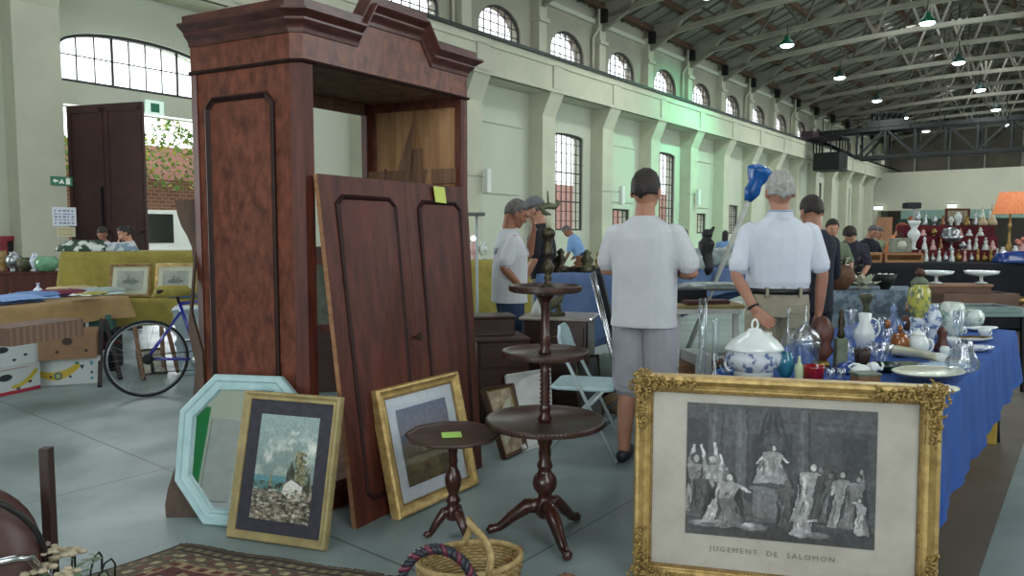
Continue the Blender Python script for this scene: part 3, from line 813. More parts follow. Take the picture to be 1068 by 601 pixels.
# frieze with raised middle, string moulding below it
FH = .145; RS = .125
def at_px(px):                      # where along the front the picture column falls
    r = ray(px, 60); d2 = Vector((r.x, r.y)); c2 = Vector((C0.x, C0.y)); f2 = Vector((Fd.x, Fd.y))
    return (c2.x * d2.y - c2.y * d2.x) / (d2.x * f2.y - d2.y * f2.x)
t1, t2, t3, t4 = at_px(373), at_px(384), at_px(438), at_px(449)
b = MB(); b.prism([(0, FZ), (FL, FZ), (FL, FZ + FH), (t4, FZ + FH), (t3, FZ + FH + RS), (t2, FZ + FH + RS), (t1, FZ + FH), (0, FZ + FH)], WDf, -.03, 0)
b.build('frieze', M_burl, wd, world=True)
b = MB(); b.prism([(0, FZ), (SL, FZ), (SL, FZ + FH), (0, FZ + FH)], WDs, -.03, 0.0)
b.add([B0 + Vector((0, 0, FZ)), C0 + Vector((0, 0, FZ)), C0 + Vector((0, 0, FZ + FH)), B0 + Vector((0, 0, FZ + FH))], [(0, 1, 2, 3)])
b.build('side_frieze', M_burl, wd, world=True)
b = MB(); b.prism([(0, FZ), (RL, FZ), (RL, FZ + FH), (0, FZ + FH)], WDr, -.02, .01); b.build('right_frieze', M_burl, wd, world=True)
def sweep(mb, path, normals, prof, mi=0):
    K = len(prof); vs = []
    for p, n in zip(path, normals): vs += [p + n * o + Vector((0, 0, u)) for o, u in prof]
    fs = []
    for i in range(len(path) - 1):
        for k in range(K - 1): fs.append((i * K + k, i * K + k + 1, (i + 1) * K + k + 1, (i + 1) * K + k))
    fs.append(tuple(range(K))); fs.append(tuple(reversed(range((len(path) - 1) * K, len(path) * K))))
    mb.add(vs, fs, mi)
def mit(a, b_): m = (a + b_); return m / max(.3, m.dot(a) / 1.0)
Cn = Vector((0, -1, 0)); Rn = Fd.copy(); Bk = (A0 - B0).normalized()
V3 = lambda p, z: Vector((p.x, p.y, z))
path0 = [A0, B0, C0, E0, F0]; nrm0 = [Sn, mit(Sn, Cn), mit(Cn, Fn), mit(Fn, Rn), Rn]
b = MB(); sweep(b, [V3(p, FZ - .004) for p in path0], nrm0, [(0, -.012), (.012, -.010), (.018, -.002), (.012, .006), (0, .008)]); b.build('string_moulding', M_mould, wd, world=True)
CP = [(-.02, -.025), (.008, -.022), (.012, .0), (.018, .012), (.034, .03), (.04, .04), (.04, .052), (.052, .062), (.072, .078), (.078, .085), (.078, .098), (.05, .102), (.045, .105), (.045, .15), (-.06, .15)]
zc = FZ + FH; path = [(A0, zc), (B0, zc), (C0, zc), (C0 + Fd * t1, zc), (C0 + Fd * t2, zc + RS), (C0 + Fd * t3, zc + RS), (C0 + Fd * t4, zc), (E0, zc), (F0, zc)]
nr = [Sn, mit(Sn, Cn), mit(Cn, Fn), Fn, Fn, Fn, Fn, mit(Fn, Rn), Rn]
CP2 = [(o, u * .85) for o, u in CP]
b = MB(); sweep(b, [V3(p, z) for p, z in path], nr, CP2); b.build('cornice', M_corn, wd, world=True)
# loose boards standing inside the wardrobe
def board(name, lb, p0, p1, wv, th, m, cat='board', shape=None):
    t = thing(name, lb, cat, (p0.x, p0.y, 0)); bb = MB(); bb.bar(p0, p1, wv, th, up=tuple(Fn)); bb.build('plank', m, t, world=True)
def inside(px, py, c): 
    r = ray(px, py); o_ = Vector((0, 0, EYE)); n = Fd; d0 = (E0 - Fd * c - o_).dot(n); return o_ + r * (d0 / r.dot(n))
def plank(lb, top, botx, wv, th, m, c0, c1):
    p1 = inside(*top, c0); p0 = inside(botx, 300, c1); p0.z = .14
    p0 = Vector((p0.x, p0.y, .14)); t = thing('loose_board', lb, 'board', (p0.x, p0.y, .14)); bb = MB(); bb.bar(p0, p1, th, wv, up=tuple(-Fn)); bb.build('plank', m, t, world=True)
plank('tall brown loose plank leaning inside the wardrobe against its pine side', (427, 112), 402, .10, .02, M_pined, .09, .26)
plank('shorter loose board with a hook leaning inside the wardrobe, right of the tall plank', (445, 143), 440, .09, .02, M_pine, .08, .17)
p = inside(402, 160, .30)
cvp = [(0, 0), (.05, .02), (.055, .16), (.03, .26), (.05, .34), (.035, .45), (.012, .47), (0, .4), (.02, .3), (-.005, .2)]
t = thing('carved_bracket', 'small curved brown carved piece standing inside the wardrobe beside the rear post', 'carving', (p.x, p.y, .14))
b = MB(); b.prism(cvp, lambda a, bb, d: Vector((p.x, p.y, .14)) - Fn * a + Fd * d + Vector((0, 0, bb * 3.55)), 0, .02); b.build('carving', M_mah, t, world=True)

# pair of wardrobe doors taken off and leaned on the front ------------
BLd, BRd = G(372, 553), G(503, 488)
DN = Vector((-(BRd - BLd).normalized().y, (BRd - BLd).normalized().x, 0))
TLd, TRd = W(331, 181, 3.555), W(487, 196, 4.47)
dm = quadmap(BLd, BRd, TRd, TLd); DWd, DHt = (BRd - BLd).length, (TLd - BLd).length
def dmm(a, b_, c): return dm(a / DWd, b_ / DHt, c)
dr = thing('wardrobe_door_pair', 'pair of dark mahogany wardrobe doors taken off and leaned on the wardrobe front', 'doors', (BLd.x, BLd.y, 0))
for (x0, x1, tag_) in ((0, DWd * .52, 0), (DWd * .522, DWd, 1)):
    b = MB(); b.prism([(x0, 0.004), (x1, 0.004), (x1, DHt), (x0, DHt)], dmm, -.028, 0); o = b.build('door_leaf', [M_mah, M_edge], dr, world=True)
    if not tag_:
        for p_ in o.data.polygons:
            c = dm(0, .5, -.014); 
        b2 = MB(); b2.prism([(-.001, 0.004), (-.0005, 0.004), (-.0005, DHt), (-.001, DHt)], dmm, -.028, -.001); e = b2.build('door_edge', M_edge, None); e.data.transform(dr.matrix_basis.inverted()); e.parent = o
    pa = chrect(x0 + .085, .10, x1 - .075, DHt - .095, .045)
    b = MB(); b.frameprof(pa, [(0, 0), (0, .010), (.008, .016), (.016, .012), (.022, .003), (.028, .0)], dmm); e = b.build('panel_moulding', M_mould, None); e.data.transform(dr.matrix_basis.inverted()); e.parent = o
    b = MB(); b.prism(chrect(x0 + .115, .13, x1 - .105, DHt - .125, .035), dmm, .0005, .003); e = b.build('door_panel', M_mahp, None); e.data.transform(dr.matrix_basis.inverted()); e.parent = o
b = MB(); kp = lambda a, bb, c: dmm(DWd * .545 + a, DHt * .50 + bb, c)
b.prism([(.014 * math.cos(i), .026 * math.sin(i)) for i in np.linspace(0, 6.0, 12)], kp, 0, .006); b.ball(kp(-.04, 0, .014), .012, 10); b.tube([kp(-.04, 0, 0), kp(-.04, 0, .014)], .006)
b.build('escutcheon', mat('dark_brass', '3d3026', '2a211a', 20, .4, metal=.7), dr, world=True)
M_note = mat('yellow_green_paper', 'c3cf6a', rough=.8)
nq = thing('sticky_note', 'yellow paper note stuck to the top of the right wardrobe door', 'note', dmm(DWd * .70, DHt * .965, .02))
b = MB(); ncx, ncy = DWd * .76, DHt - .055
b.prism([(ncx - .043, ncy - .05), (ncx + .048, ncy - .055), (ncx + .04, ncy + .04), (ncx - .052, ncy + .042)], dmm, .018, .0195); b.build('paper', M_note, nq, world=True)

# wavy edged wardrobe back board standing behind it --------------------
def WVs(px, py):                    # on the plane y = 3.53 + .25 z
    r = ray(px, py); t_ = (3.53 + .25 * EYE) / (r.y - .25 * r.z); q_ = Vector((0, 0, EYE)) + r * t_; return (q_.x, max(0, q_.z))
edge = [(173, 541), (172, 527), (175, 510), (181, 492), (190, 470), (199, 452), (205, 420), (206, 380), (205, 345), (202, 322), (200, 300), (202, 275), (200, 258), (195, 246), (189, 236), (185, 224), (182, 209)]
pts = [WVs(*e) for e in edge]; pts[0] = (pts[0][0], 0.0); z_top = pts[-1][1]
poly = [(min(q_[0], -1.682 if q_[1] > .9 else -1.63), q_[1]) for q_ in pts] + [(-1.672, z_top), (-1.672, 1.0), (-1.60, .8), (-1.55, .4), (-1.50, 0.0)]
bq = thing('wavy_board', 'brown wooden board with a wavy edge standing behind the wardrobe', 'board', (-1.7, 3.55, 0))
b = MB(); b.prism(poly, lambda a, bb, d: Vector((a, 3.53 + .25 * bb + d, bb)), 0, .025); b.build('shaped_board', mat('wavy_board_wood', '4d3a2b', '3a2a1f', 3, .6, stretch=(4, 4, .5)), bq, world=True)

# framed pictures -----------------------------------------------------
def framed(name, label, fm, w_, h_, fw, fh, fmat, cv, mount=None, mfrac=0.0, gap=0.0, cat='framed picture', inner_mat=None, depth=.02, group=None, glass=False, matw=None, lip=True, mb=None):
    t = thing(name, label, cat, fm(0.5, 0, 0), 0, group)
    if mb is None: mb = matw
    f = lambda a, bb, c: fm(a / w_, bb / h_, c)
    out = [(0, 0), (w_, 0), (w_, h_), (0, h_)]
    b = MB(); b.frameprof(out, [(.0, -depth), (.0, fh * .55), (fw * .12, fh * .95), (fw * .3, fh), (fw * .42, fh * .8), (fw * .62, fh * .42), (fw * .82, fh * .35), (fw * .9, fh * .42), (fw, fh * .3), (fw, -.002)], f)
    b.build('frame', fmat, t, world=True)
    if lip and inner_mat:
        b = MB(); o2 = [(fw, fw), (w_ - fw, fw), (w_ - fw, h_ - fw), (fw, h_ - fw)]
        b.frameprof(o2, [(0, .0), (0, fh * .32), (.008, fh * .3), (.010, 0)], f); b.build('slip', inner_mat, t, world=True)
    b = MB(); b.box(fw * .8, fw * .8, -depth, w_ - fw * .8, h_ - fw * .8, -.002, fn=lambda x, y, z: f(x, y, z)); b.build('mount', mount or fmat, t, world=True)
    mw = matw or 0; mbt = mb or 0
    x0, x1, y0, y1 = (fw + mw) / w_, 1 - (fw + mw) / w_, (fw + mbt) / h_, 1 - (fw + mw) / h_
    painted('picture', cv, lambda a, bb, c: fm(x0 + (x1 - x0) * a, y0 + (y1 - y0) * bb, .0005), t, world=True, rough=.45)
    if glass:
        g = MB(); g.add([f(fw * .9, fw * .9, .004), f(w_ - fw * .9, fw * .9, .004), f(w_ - fw * .9, h_ - fw * .9, .004), f(fw * .9, h_ - fw * .9, .004)], [(0, 1, 2, 3)]); g.build('glass', clear('picture_glass', (1, 1, 1), .04, .02), t, world=True)
    return t
# painting: white house on a stony shore under a cloudy teal sky
cv = Canvas(150, 210, '8ea3a3'); n1 = cv.noise(5, 1, 5); n2 = cv.noise(9, 2, 5); n3 = cv.noise(22, 3, 3)
cv.grad('7c8f8a', '8fa5a5', .35, 1.0)
cv.put(np.clip((n1 - .5) * 5, 0, 1) * np.exp(-((cv.Y - .62) / .2) ** 2), 'd8dcd4', .9)
cv.put(np.clip((n2 - .55) * 6, 0, 1) * np.exp(-((cv.Y - .75) / .2) ** 2) * np.clip((cv.X - .3) * 3, 0, 1), 'e4e4dc', .8)
cv.rect(0, .0, 1, .37, '6e6a5e')
cv.put(((cv.Y > .28) & (cv.Y < .40 + .02 * np.sin(cv.X * 20)) & (cv.X < .5)).astype(float), '4f7d7c', .9)
cv.put(((cv.Y > .36) & (cv.Y < .405 + .025 * n2) & (cv.X < .55)).astype(float), '5d8d96', .9)
cv.put(np.clip((n3 - .48) * 7, 0, 1) * ((cv.Y < .36)), '2f2c28', .9); cv.put(np.clip((n2 - .5) * 6, 0, 1) * (cv.Y < .3), 'c9bfae', .7)
cv.put(np.clip((n1 - .5) * 6, 0, 1) * (cv.Y < .14), 'a87f6a', .6)
for x, h0, r_ in ((.62, .52, .03), (.66, .47, .03), (.57, .46, .02), (.93, .42, .025)): cv.ell(x, h0 - .06, r_, .1, '3a3a30', soft=.5)
rr = random.Random(5)
for i in range(170):
    a = rr.gauss(.77, .06); bb = rr.uniform(.36, .66); cv.ell(a, bb, .018, .014, rr.choice(['5f6142', '77734f', '4b5037', 'a19a78']), soft=.6, k=.8)
cv.poly([(.5, .27), (.53, .36), (.64, .41), (.84, .35), (.82, .26), (.62, .22)], 'd9d9d2'); cv.poly([(.5, .335), (.60, .42), (.78, .38), (.86, .33), (.64, .40)], '54504a')
cv.rect(.72, .26, .755, .31, '35322e'); cv.poly([(.26, .32), (.29, .48), (.31, .32)], '8a8060', .9)
for i in range(260):
    a, bb = rr.random(), rr.random() * .3; cv.ell(a, bb, rr.uniform(.01, .05), rr.uniform(.004, .01), rr.choice(['ddd8ca', '2a2723', '8d8470', 'b7a892']), soft=.5, k=.7)
cv.mottle(.12, 40, 4)
M_cream = mat('cream_frame_wood', 'a6986b', '8e8057', 12, .55, bump=.08)
framed('framed_painting', 'framed painting of a white house under a cloudy sky, leaning on the octagonal mirror', fitframe(-1.3263, 3.3042, -.3052, .5221, .6777, .2466), .5221, .6777, .038, .02, M_cream, cv, mat('slate_mount', '403f49', '37363f', 30, .9), matw=.066, mb=.058)
# painting: hills with rocks, white mount, gilt frame
cv = Canvas(150, 140, '7f8592'); n1 = cv.noise(5, 11, 5); n2 = cv.noise(12, 12, 4)
cv.grad('857a78', '6f7888', .45, 1); cv.put((cv.Y < .62 + .12 * n1 - .1 * np.abs(cv.X - .3)).astype(float), '5b606b')
cv.put((cv.Y < .55 + .22 * n1 * np.sin(cv.X * 2.6)).astype(float), '6b6152'); cv.put(np.clip((n2 - .5) * 7, 0, 1) * (cv.Y < .66) * (cv.Y > .34) * (cv.X > .25), '8d8067', .8)
cv.put((cv.Y < .36 + .06 * n1).astype(float), '5a5138'); cv.put(np.clip((n2 - .52) * 7, 0, 1) * (cv.Y < .3), '3d3a26', .8); cv.put(np.clip((n1 - .55) * 6, 0, 1) * (cv.Y < .4), '7b6a45', .6); cv.mottle(.15, 30, 2)
framed('framed_painting', 'gilt framed hill landscape with white mount leaning on the wardrobe doors', fitframe(-.5674, 3.4962, .9605, .6376, .6455, .2363), .6376, .6455, .05, .03, M_gilt, cv, mat('white_mount', 'c9d0d6', 'c0c7cd', 30, .9), matw=.075, inner_mat=M_giltd, depth=.035, glass=True)

# octagonal pale blue mirror -----------------------------------------
M_pblue = mat('pale_blue_paint', 'a9c6c8', '97b6ba', 10, .5, bump=.1)
mo = fitframe(-1.565, 3.42, -.30, 1, 1, .20)
MW = .66
mpts = [(.17, 0), (.53, 0.0), (.70, .20), (.70, .54), (.52, .725), (.175, .725), (.0, .54), (.0, .20)]
mo = fitframe(-1.66, 3.475, -.17, 1, 1, .18)
mir = thing('octagonal_mirror', 'octagonal mirror in a pale blue frame leaning on the wardrobe side', 'mirror', (-1.33, 3.44, 0))
b = MB(); b.frameprof(mpts, [(0, -.025), (0, .012), (.008, .022), (.03, .022), (.036, .014), (.056, .012), (.062, .02), (.072, .018), (.078, .002), (.078, -.004)], mo); b.build('frame', M_pblue, mir, world=True)
ins = [(.35 + (a - .35) * .80, .3625 + (bb - .3625) * .81) for a, bb in mpts]
b = MB(); b.prism(ins, mo, -.012, -.001); b.build('mirror_glass', mat('mirror_silver', 'd5dadb', rough=.02, metal=1.0), mir, world=True)

# big gilt frame with engraving --------------------------------------
BLb, BRb = G(655, 600), G(967, 636)
Bdir = (BRb - BLb).normalized(); Bb = Vector((-Bdir.y, Bdir.x, 0))
bw_len = (BRb - BLb).length
fb_ = fitframe(.497, 2.90, -.2411, 1.118, .842, .035)
BW_, BH_ = 1.118, .842
cv = Canvas(330, 220, '4a4a4c'); n1 = cv.noise(6, 21, 5); n2 = cv.noise(30, 22, 3)
cv.grad('454547', '59595b', 0, 1)
# neutral classical hall: columns, drapery, steps, robed figures arranged freely
for x0, x1, c in ((.13, .20, '58585a'), (.27, .34, '68686a'), (.60, .665, '606062')):
    cv.rect(x0, .28, x1, .97, c); cv.rect(x0 + (x1 - x0) * .2, .28, x0 + (x1 - x0) * .45, .97, '7a7a7c', .6); cv.rect(x1 - .012, .28, x1, .97, '38383a', .7)
cv.rect(.0, .30, .12, .88, '3b3b3d', .8); cv.rect(.80, .34, .97, .84, '515153'); cv.rect(.82, .34, .95, .80, '434345'); cv.rect(.70, .84, 1, .87, '6c6c6e', .6); cv.rect(.70, .90, 1, .915, '666668', .5)
for i in range(9): cv.ell(.47 + .016 * (i - 4), .86 - .004 * abs(i - 4), .012, .14, '303032' if i % 2 else '5c5c5e', ang=.1 * (i - 4), soft=.6, k=.8)
cv.rect(.36, .45, .57, .80, '363638', .55)
cv.rect(0, .0, 1, .28, '626264'); cv.rect(0, .1, 1, .13, '474749', .8); cv.rect(0, .17, 1, .185, '474749', .7); cv.put((cv.Y < .1).astype(float), '404042', .8)
for i in range(14): cv.poly([(i / 14, 0), (i / 14 + .004, 0), (.5 + (i / 14 - .5) * .8 + .003, .1), (.5 + (i / 14 - .5) * .8, .1)], '38383a', .6)
cv.rect(.37, .16, .55, .385, '7d7d7f'); cv.rect(.355, .375, .565, .40, '8c8c8e'); cv.rect(.355, .14, .565, .17, '6a6a6c'); cv.put(np.clip((n2 - .5) * 5, 0, 1) * ((cv.X > .38) & (cv.X < .54) & (cv.Y > .17) & (cv.Y < .37)), '98989a', .5)
def fig(x, y, h, tone, seed, lean=0, w_=1.0, arm=None, arm2=None, head=True):
    rr = random.Random(seed); A_ = 220 / 330; sp = -lean
    L = lambda v: '%02x%02x%02x' % ((max(30, min(236, int(v))),) * 3)
    wb, wt = h * .30 * w_ * A_, h * .17 * w_ * A_
    sx_, sy_ = x + sp * h * .30, y + h * .80
    cv.poly([(x - wb - .006, y - .01), (x + wb + .012, y - .01), (sx_ + wt + .008, sy_), (sx_ - wt - .004, sy_)], '262628', .75)
    cv.poly([(x - wb, y), (x - wb * .4, y - .012), (x + wb * .3, y + .006), (x + wb, y), (x + sp * h * .2 + wt * .75, y + h * .52), (sx_ + wt, sy_ - h * .03), (sx_ + wt * .4, sy_ + h * .03), (sx_ - wt * .4, sy_ + h * .03), (sx_ - wt, sy_ - h * .03), (x + sp * h * .2 - wt * .8, y + h * .5)], L(tone))
    for i in range(13):
        f = rr.uniform(-1, 1); t0 = rr.uniform(.0, .5); t1 = t0 + rr.uniform(.2, .5); px_ = lambda t: x + sp * h * .3 * t + f * (wb * (1 - t) + wt * t) * .9 + .006 * math.sin(t * 9 + i)
        for k in range(9): t = t0 + (t1 - t0) * k / 8; cv.ell(px_(t), y + h * .8 * min(t, 1), h * .011, h * .022, L(tone * (.55 if i % 2 else 1.3)), rr.uniform(-.2, .2), .7, .75)
    cv.ell(x + wb * .5, y + h * .25, wb * .45, h * .25, L(tone * .55), 0, .9, .55)
    for k_, ar in enumerate((arm, arm2)):
        if ar:
            bx_, by_ = sx_ + (wt * .7 if ar[0] > sx_ else -wt * .7), sy_ - h * .05
            for k in range(26): f = k / 25; cv.ell(bx_ + (ar[0] - bx_) * f, by_ + (ar[1] - by_) * f + .01 * math.sin(PI * f), h * (.040 - .022 * f) * A_ * 1.2, h * (.040 - .022 * f), L(tone * (1.0 if f < .5 else 1.35)), 0, .6)
    if head:
        hx = sx_ + sp * h * .10; hy = y + h * .92; dr_ = rr.choice((-1, 1))
        cv.ell(hx - dr_ * h * .014 * A_, hy + h * .012, h * .070 * A_, h * .072, L(48 + rr.random() * 50), 0, .35); cv.ell(hx + dr_ * h * .014 * A_, hy - h * .012, h * .050 * A_, h * .056, L(tone * 1.25), 0, .35)
# a robed figure on the pedestal, a loose crowd to either side
cv.rect(.40, .40, .53, .66, '39393b', .8); cv.ell(.466, .72, .05, .075, '8c8c8e', 0, .15, .35); fig(.465, .42, .30, 175, 1, w_=1.7, arm=(.545, .58), arm2=(.385, .575)); cv.ell(.44, .46, .05, .045, 'b4b4b6', .3, .5, .8); cv.ell(.50, .46, .045, .04, 'a6a6a8', -.3, .5, .8); cv.ell(.465, .41, .09, .02, '58585a')
for x, y, h, tn, sd, ln, ar, a2, ww in ((.03, .19, .40, 105, 3, 0, None, None, 1), (.165, .22, .36, 95, 6, .15, None, None, 1), (.07, .17, .44, 140, 4, .1, (.05, .68), None, 1), (.125, .19, .42, 155, 5, -.1, (.16, .70), (.09, .68), 1), (.245, .24, .30, 120, 8, .2, (.20, .56), None, 1),
                                (.10, .16, .33, 88, 7, .2, None, None, 1), (.20, .09, .40, 175, 9, -.25, (.355, .345), (.19, .60), 1.5), (.24, .07, .26, 120, 10, .1, None, None, 1.6),
                                (.60, .10, .36, 90, 11, .35, (.44, .365), None, 1.4), (.62, .06, .24, 175, 12, -.3, (.60, .08), None, 1.3), (.71, .19, .40, 115, 14, -.1, None, None, 1), (.675, .16, .45, 165, 13, .0, (.64, .42), None, 1.3),
                                (.75, .19, .40, 75, 15, 0, None, None, 1), (.79, .17, .38, 100, 16, .1, None, None, 1), (.84, .14, .43, 150, 17, .05, (.775, .38), None, 1.1), (.885, .14, .40, 130, 18, -.15, (.92, .56), None, 1), (.935, .11, .27, 190, 19, .1, (.89, .33), None, .8)): fig(x, y, h, tn, sd, ln, w_=ww, arm=ar, arm2=a2)
for x, y, rx, ry, c in ((.12, .09, .09, .025, 'aeaeb0'), (.14, .085, .05, .015, '5a5a5c'), (.36, .09, .08, .03, '9c9c9e'), (.34, .10, .04, .015, 'c4c4c6'), (.62, .08, .05, .04, 'b8b8ba'), (.70, .07, .07, .02, '8a8a8c'), (.28, .13, .04, .05, '77777a')): cv.ell(x, y, rx, ry, c, .05, .4, .85)
dx_ = ((cv.noise(16, 41, 3) - .5) * 12).astype(int); dy_ = ((cv.noise(16, 42, 3) - .5) * 10).astype(int)
fx_ = ((cv.noise(60, 43, 1) - .5) * 3).astype(int); yy_, xx_ = np.mgrid[0:220, 0:330]
cv.a = cv.a[np.clip(yy_ + dy_ + fx_, 0, 219), np.clip(xx_ + dx_ + fx_, 0, 329)]
cv.mottle(.28, 55, 6); cv.mottle(.18, 9, 8)
cv.a = np.clip(cv.a * .92, 0, 1)
big = framed('gilt_framed_engraving', 'large black and white engraving in an ornate gilt frame leaning on the blue table', fb_, BW_, BH_, .062, .035, M_gilt, Canvas(4, 4, '8f8b82'), mat('foxed_paper', 'bdb8ae', 'a8a398', 5, .85, detail=7), matw=.10, inner_mat=M_giltd, depth=.045)
for o in kids(big):
    if o.name.startswith('picture'): bpy.data.objects.remove(o)
def bgm(a, bb, c): return fb_(a / BW_, bb / BH_, c)
px0, px1, py0, py1 = .205, .905, .205, .735
painted('engraving', cv, lambda a, bb, c: bgm(px0 + (px1 - px0) * a, py0 + (py1 - py0) * bb, .001), big, world=True, rough=.5)
def text(body, size, fm_pt, xdir, updir, m, parent, name='lettering', sp=1.0, align='CENTER'):
    c = bpy.data.curves.new(name, 'FONT'); c.body = body; c.size = size; c.align_x = align; c.space_character = sp; c.resolution_u = 2
    tmp = bpy.data.objects.new(name, c); COL.objects.link(tmp); dg = bpy.context.evaluated_depsgraph_get()
    me = bpy.data.meshes.new_from_object(tmp.evaluated_get(dg)); bpy.data.objects.remove(tmp)
    x = Vector(xdir).normalized(); y = Vector(updir).normalized(); n = x.cross(y)
    M = Matrix.Translation(fm_pt) @ Matrix((x, y, n)).transposed().to_4x4()
    if parent is not None: M = parent.matrix_basis.inverted() @ M
    me.transform(M); me.materials.clear(); me.materials.append(m)
    o = bpy.data.objects.new(name, me); COL.objects.link(o); o.parent = parent; return o
text('JUGEMENT  DE  SALOMON.', .030, bgm(.54, .142, .0015), bgm(1, 0, 0) - bgm(0, 0, 0), bgm(0, 1, 0) - bgm(0, 0, 0), mat('engraved_letters', '77726a'), big, 'caption', 1.35)
g = MB(); g.add([bgm(.055, .055, .004), bgm(BW_ - .055, .055, .004), bgm(BW_ - .055, BH_ - .055, .004), bgm(.055, BH_ - .055, .004)], [(0, 1, 2, 3)]); g.build('glass', clear('picture_glass', (1, 1, 1), .04, .02), big, world=True)
# gilt corner and side ornaments: leafy scrolls
def leafpatch(mb, cx, cy, rx, ry, n, seed, zb=.034):
    rr = random.Random(seed)
    for i in range(n):
        a = rr.uniform(-rx, rx); c = rr.uniform(-ry, ry)
        if (a / rx) ** 2 + (c / ry) ** 2 > 1: continue
        an = rr.uniform(0, 6.3); L = rr.uniform(.010, .02)
        p0 = (cx + a, cy + c)
        pts = [bgm(p0[0] + L * t_ * math.cos(an + 1.6 * t_), p0[1] + L * t_ * math.sin(an + 1.6 * t_), zb + .008 * math.sin(PI * t_)) for t_ in np.linspace(0, 1, 5)]
        mb.tube(pts, [.0018, .0045, .0052, .004, .001], 6)
M_orn = mat('gilt_ornament', 'b0955a', '705a31', 60, .45, metal=.4, bump=.2)
for i, (cx, cy) in enumerate(((.03, .03), (BW_ - .03, .03), (BW_ - .03, BH_ - .03), (.03, BH_ - .03))):
    b = MB(); leafpatch(b, cx, cy, .052, .052, 110, i)
    b.lathe([(.001, .016), (.014, .012), (.02, 0)], 12, (0, 0, 0), M=Matrix(((bgm(1, 0, 0) - bgm(0, 0, 0)), (bgm(0, 1, 0) - bgm(0, 0, 0)), (bgm(0, 0, 1) - bgm(0, 0, 0)))).transposed().normalized()) if False else None
    sx = 1 if cx < .5 else -1; sy = 1 if cy < .4 else -1
    for t_ in np.linspace(.05, .20, 9): leafpatch(b, cx + sx * t_, cy, .012, .020 * (1.2 - t_ * 3.6) + .006, 9, i * 50 + int(t_ * 100))
    for t_ in np.linspace(.05, .18, 8): leafpatch(b, cx, cy + sy * t_, .020 * (1.2 - t_ * 3.6) + .006, .012, 9, i * 70 + int(t_ * 100))
    b.build('corner_ornament', M_orn, big, world=True)
b = MB()
for side in range(2):
    n = 78
    for i in range(n):
        for y in ((.066, BH_ - .066)[side],): b.ball(bgm(.07 + (BW_ - .14) * i / (n - 1), y, .012), .0042, 6)
    for i in range(60): b.ball(bgm((.066, BW_ - .066)[side], .07 + (BH_ - .14) * i / 59, .012), .0042, 6)
b.build('bead_moulding', M_orn, big, world=True)

# ------------------------------------------------------------------ tripod tables
M_tab = mat('dark_turned_mahogany', '42211a', '2a130f', 14, .3, coat=.35, detail=5)
M_tabtop = mat('worn_table_top', '4a3932', '362924', 5, .38, stretch=(1, 4, 1), detail=6)
def tripod_legs(t, r0, r1, z0, th, ang0, m):
    for i in range(3):
        a = ang0 + i * 2 * PI / 3; c, s = math.cos(a), math.sin(a)
        pf = [(r0, z0), (r0 + (r1 - r0) * .25, z0 * .95), (r0 + (r1 - r0) * .55, z0 * .60), (r0 + (r1 - r0) * .8, z0 * .25), (r1 - .02, .028), (r1, .024), (r1 + .012, .030)]
        b = MB(); b.tube([(x * c, x * s, z) for x, z in pf], [th * 1.35, th * 1.35, th * 1.05, th * .8, th * .75, th * .9, th * .5], 10, flat=1.0)
        b.build('leg', m, t)
dwt = thing('dumbwaiter_table', 'three tier round mahogany dumbwaiter table on a tripod base', 'table', G(568, 561))
PX = G(568, 561)
zl, zm, zt_ = .545, .86, 1.155
b = MB(); prof = [(.03, .10), (.045, .12), (.05, .16), (.035, .185), (.03, .2), (.035, .215), (.052, .235), (.058, .262), (.052, .29), (.035, .31), (.028, .325), (.036, .335), (.036, .35), (.026, .37), (.03, .40), (.026, .43), (.034, .45), (.04, .5), (.046, .53), (.04, zl)]
b.lathe(prof, 20); prof = [(.028, zl), (.034, zl + .02), (.022, zl + .04), (.026, zl + .06)]
for i in range(9): z = zl + .075 + i * .02; prof += [(.026, z), (.019, z + .01)]
prof += [(.024, zm - .04), (.034, zm - .015), (.03, zm)]; b.lathe(prof, 18)
prof = [(.028, zm), (.032, zm + .012), (.02, zm + .03), (.026, zm + .045), (.02, zm + .06), (.026, zm + .075), (.019, zm + .09), (.02, zt_ - .06), (.024, zt_ - .05), (.04, zt_ - .03), (.045, zt_ - .012)]; b.lathe(prof, 18)
b.build('turned_stem', M_tab, dwt)
for z, r in ((zl, .272), (zm, .198), (zt_, .165)):
    MB().lathe([(.001, z - .012), (r * .9, z - .012), (r, z - .006), (r, z + .018), (r - .008, z + .02), (r - .012, z + .004), (.001, z + .002)], 48).build('tray', M_tabtop, dwt)
    b = MB()
    for i in range(90): a = 2 * PI * i / 90; b.obox(((r + .0005) * math.cos(a), (r + .0005) * math.sin(a), z + .006), (.003, .006, .02), a)
    b.build('reeded_rim', M_tab, dwt)
tripod_legs(dwt, .02, .26, .155, .027, R(-70), M_tab)
p = G(473, 561)
tp_ = thing('tripod_table', 'small round pie crust tripod table with a paper note on top', 'table', p)
b = MB(); b.lathe([(.03, .09), (.036, .12), (.032, .15), (.024, .165), (.034, .175), (.03, .19), (.02, .205), (.026, .22), (.036, .25), (.038, .28), (.03, .315), (.02, .33), (.016, .345), (.022, .36), (.018, .39), (.022, .42), (.034, .45), (.05, .475)], 20, rib=10, ribd=.05); b.build('turned_stem', M_tab, tp_)
wv = lambda a, r, z: 0
b = MB(); n = 64
b.lathe([(.001, .475), (.19, .475), (.212, .482), (.216, .492), (.208, .497), (.198, .49), (.19, .486), (.001, .485)], n, rib=10, ribd=.025); b.build('table_top', M_tabtop, tp_)
tripod_legs(tp_, .015, .125, .13, .019, R(-50), M_tab)
np_ = p + Vector((-.005, -.01, .488))
single('sticky_note', MB().box(-.045, -.045, 0, .045, .045, .0015), mat('green_paper', 'a9d36a', rough=.8), 'bright green paper note lying on the small tripod table', 'note', np_, .15)

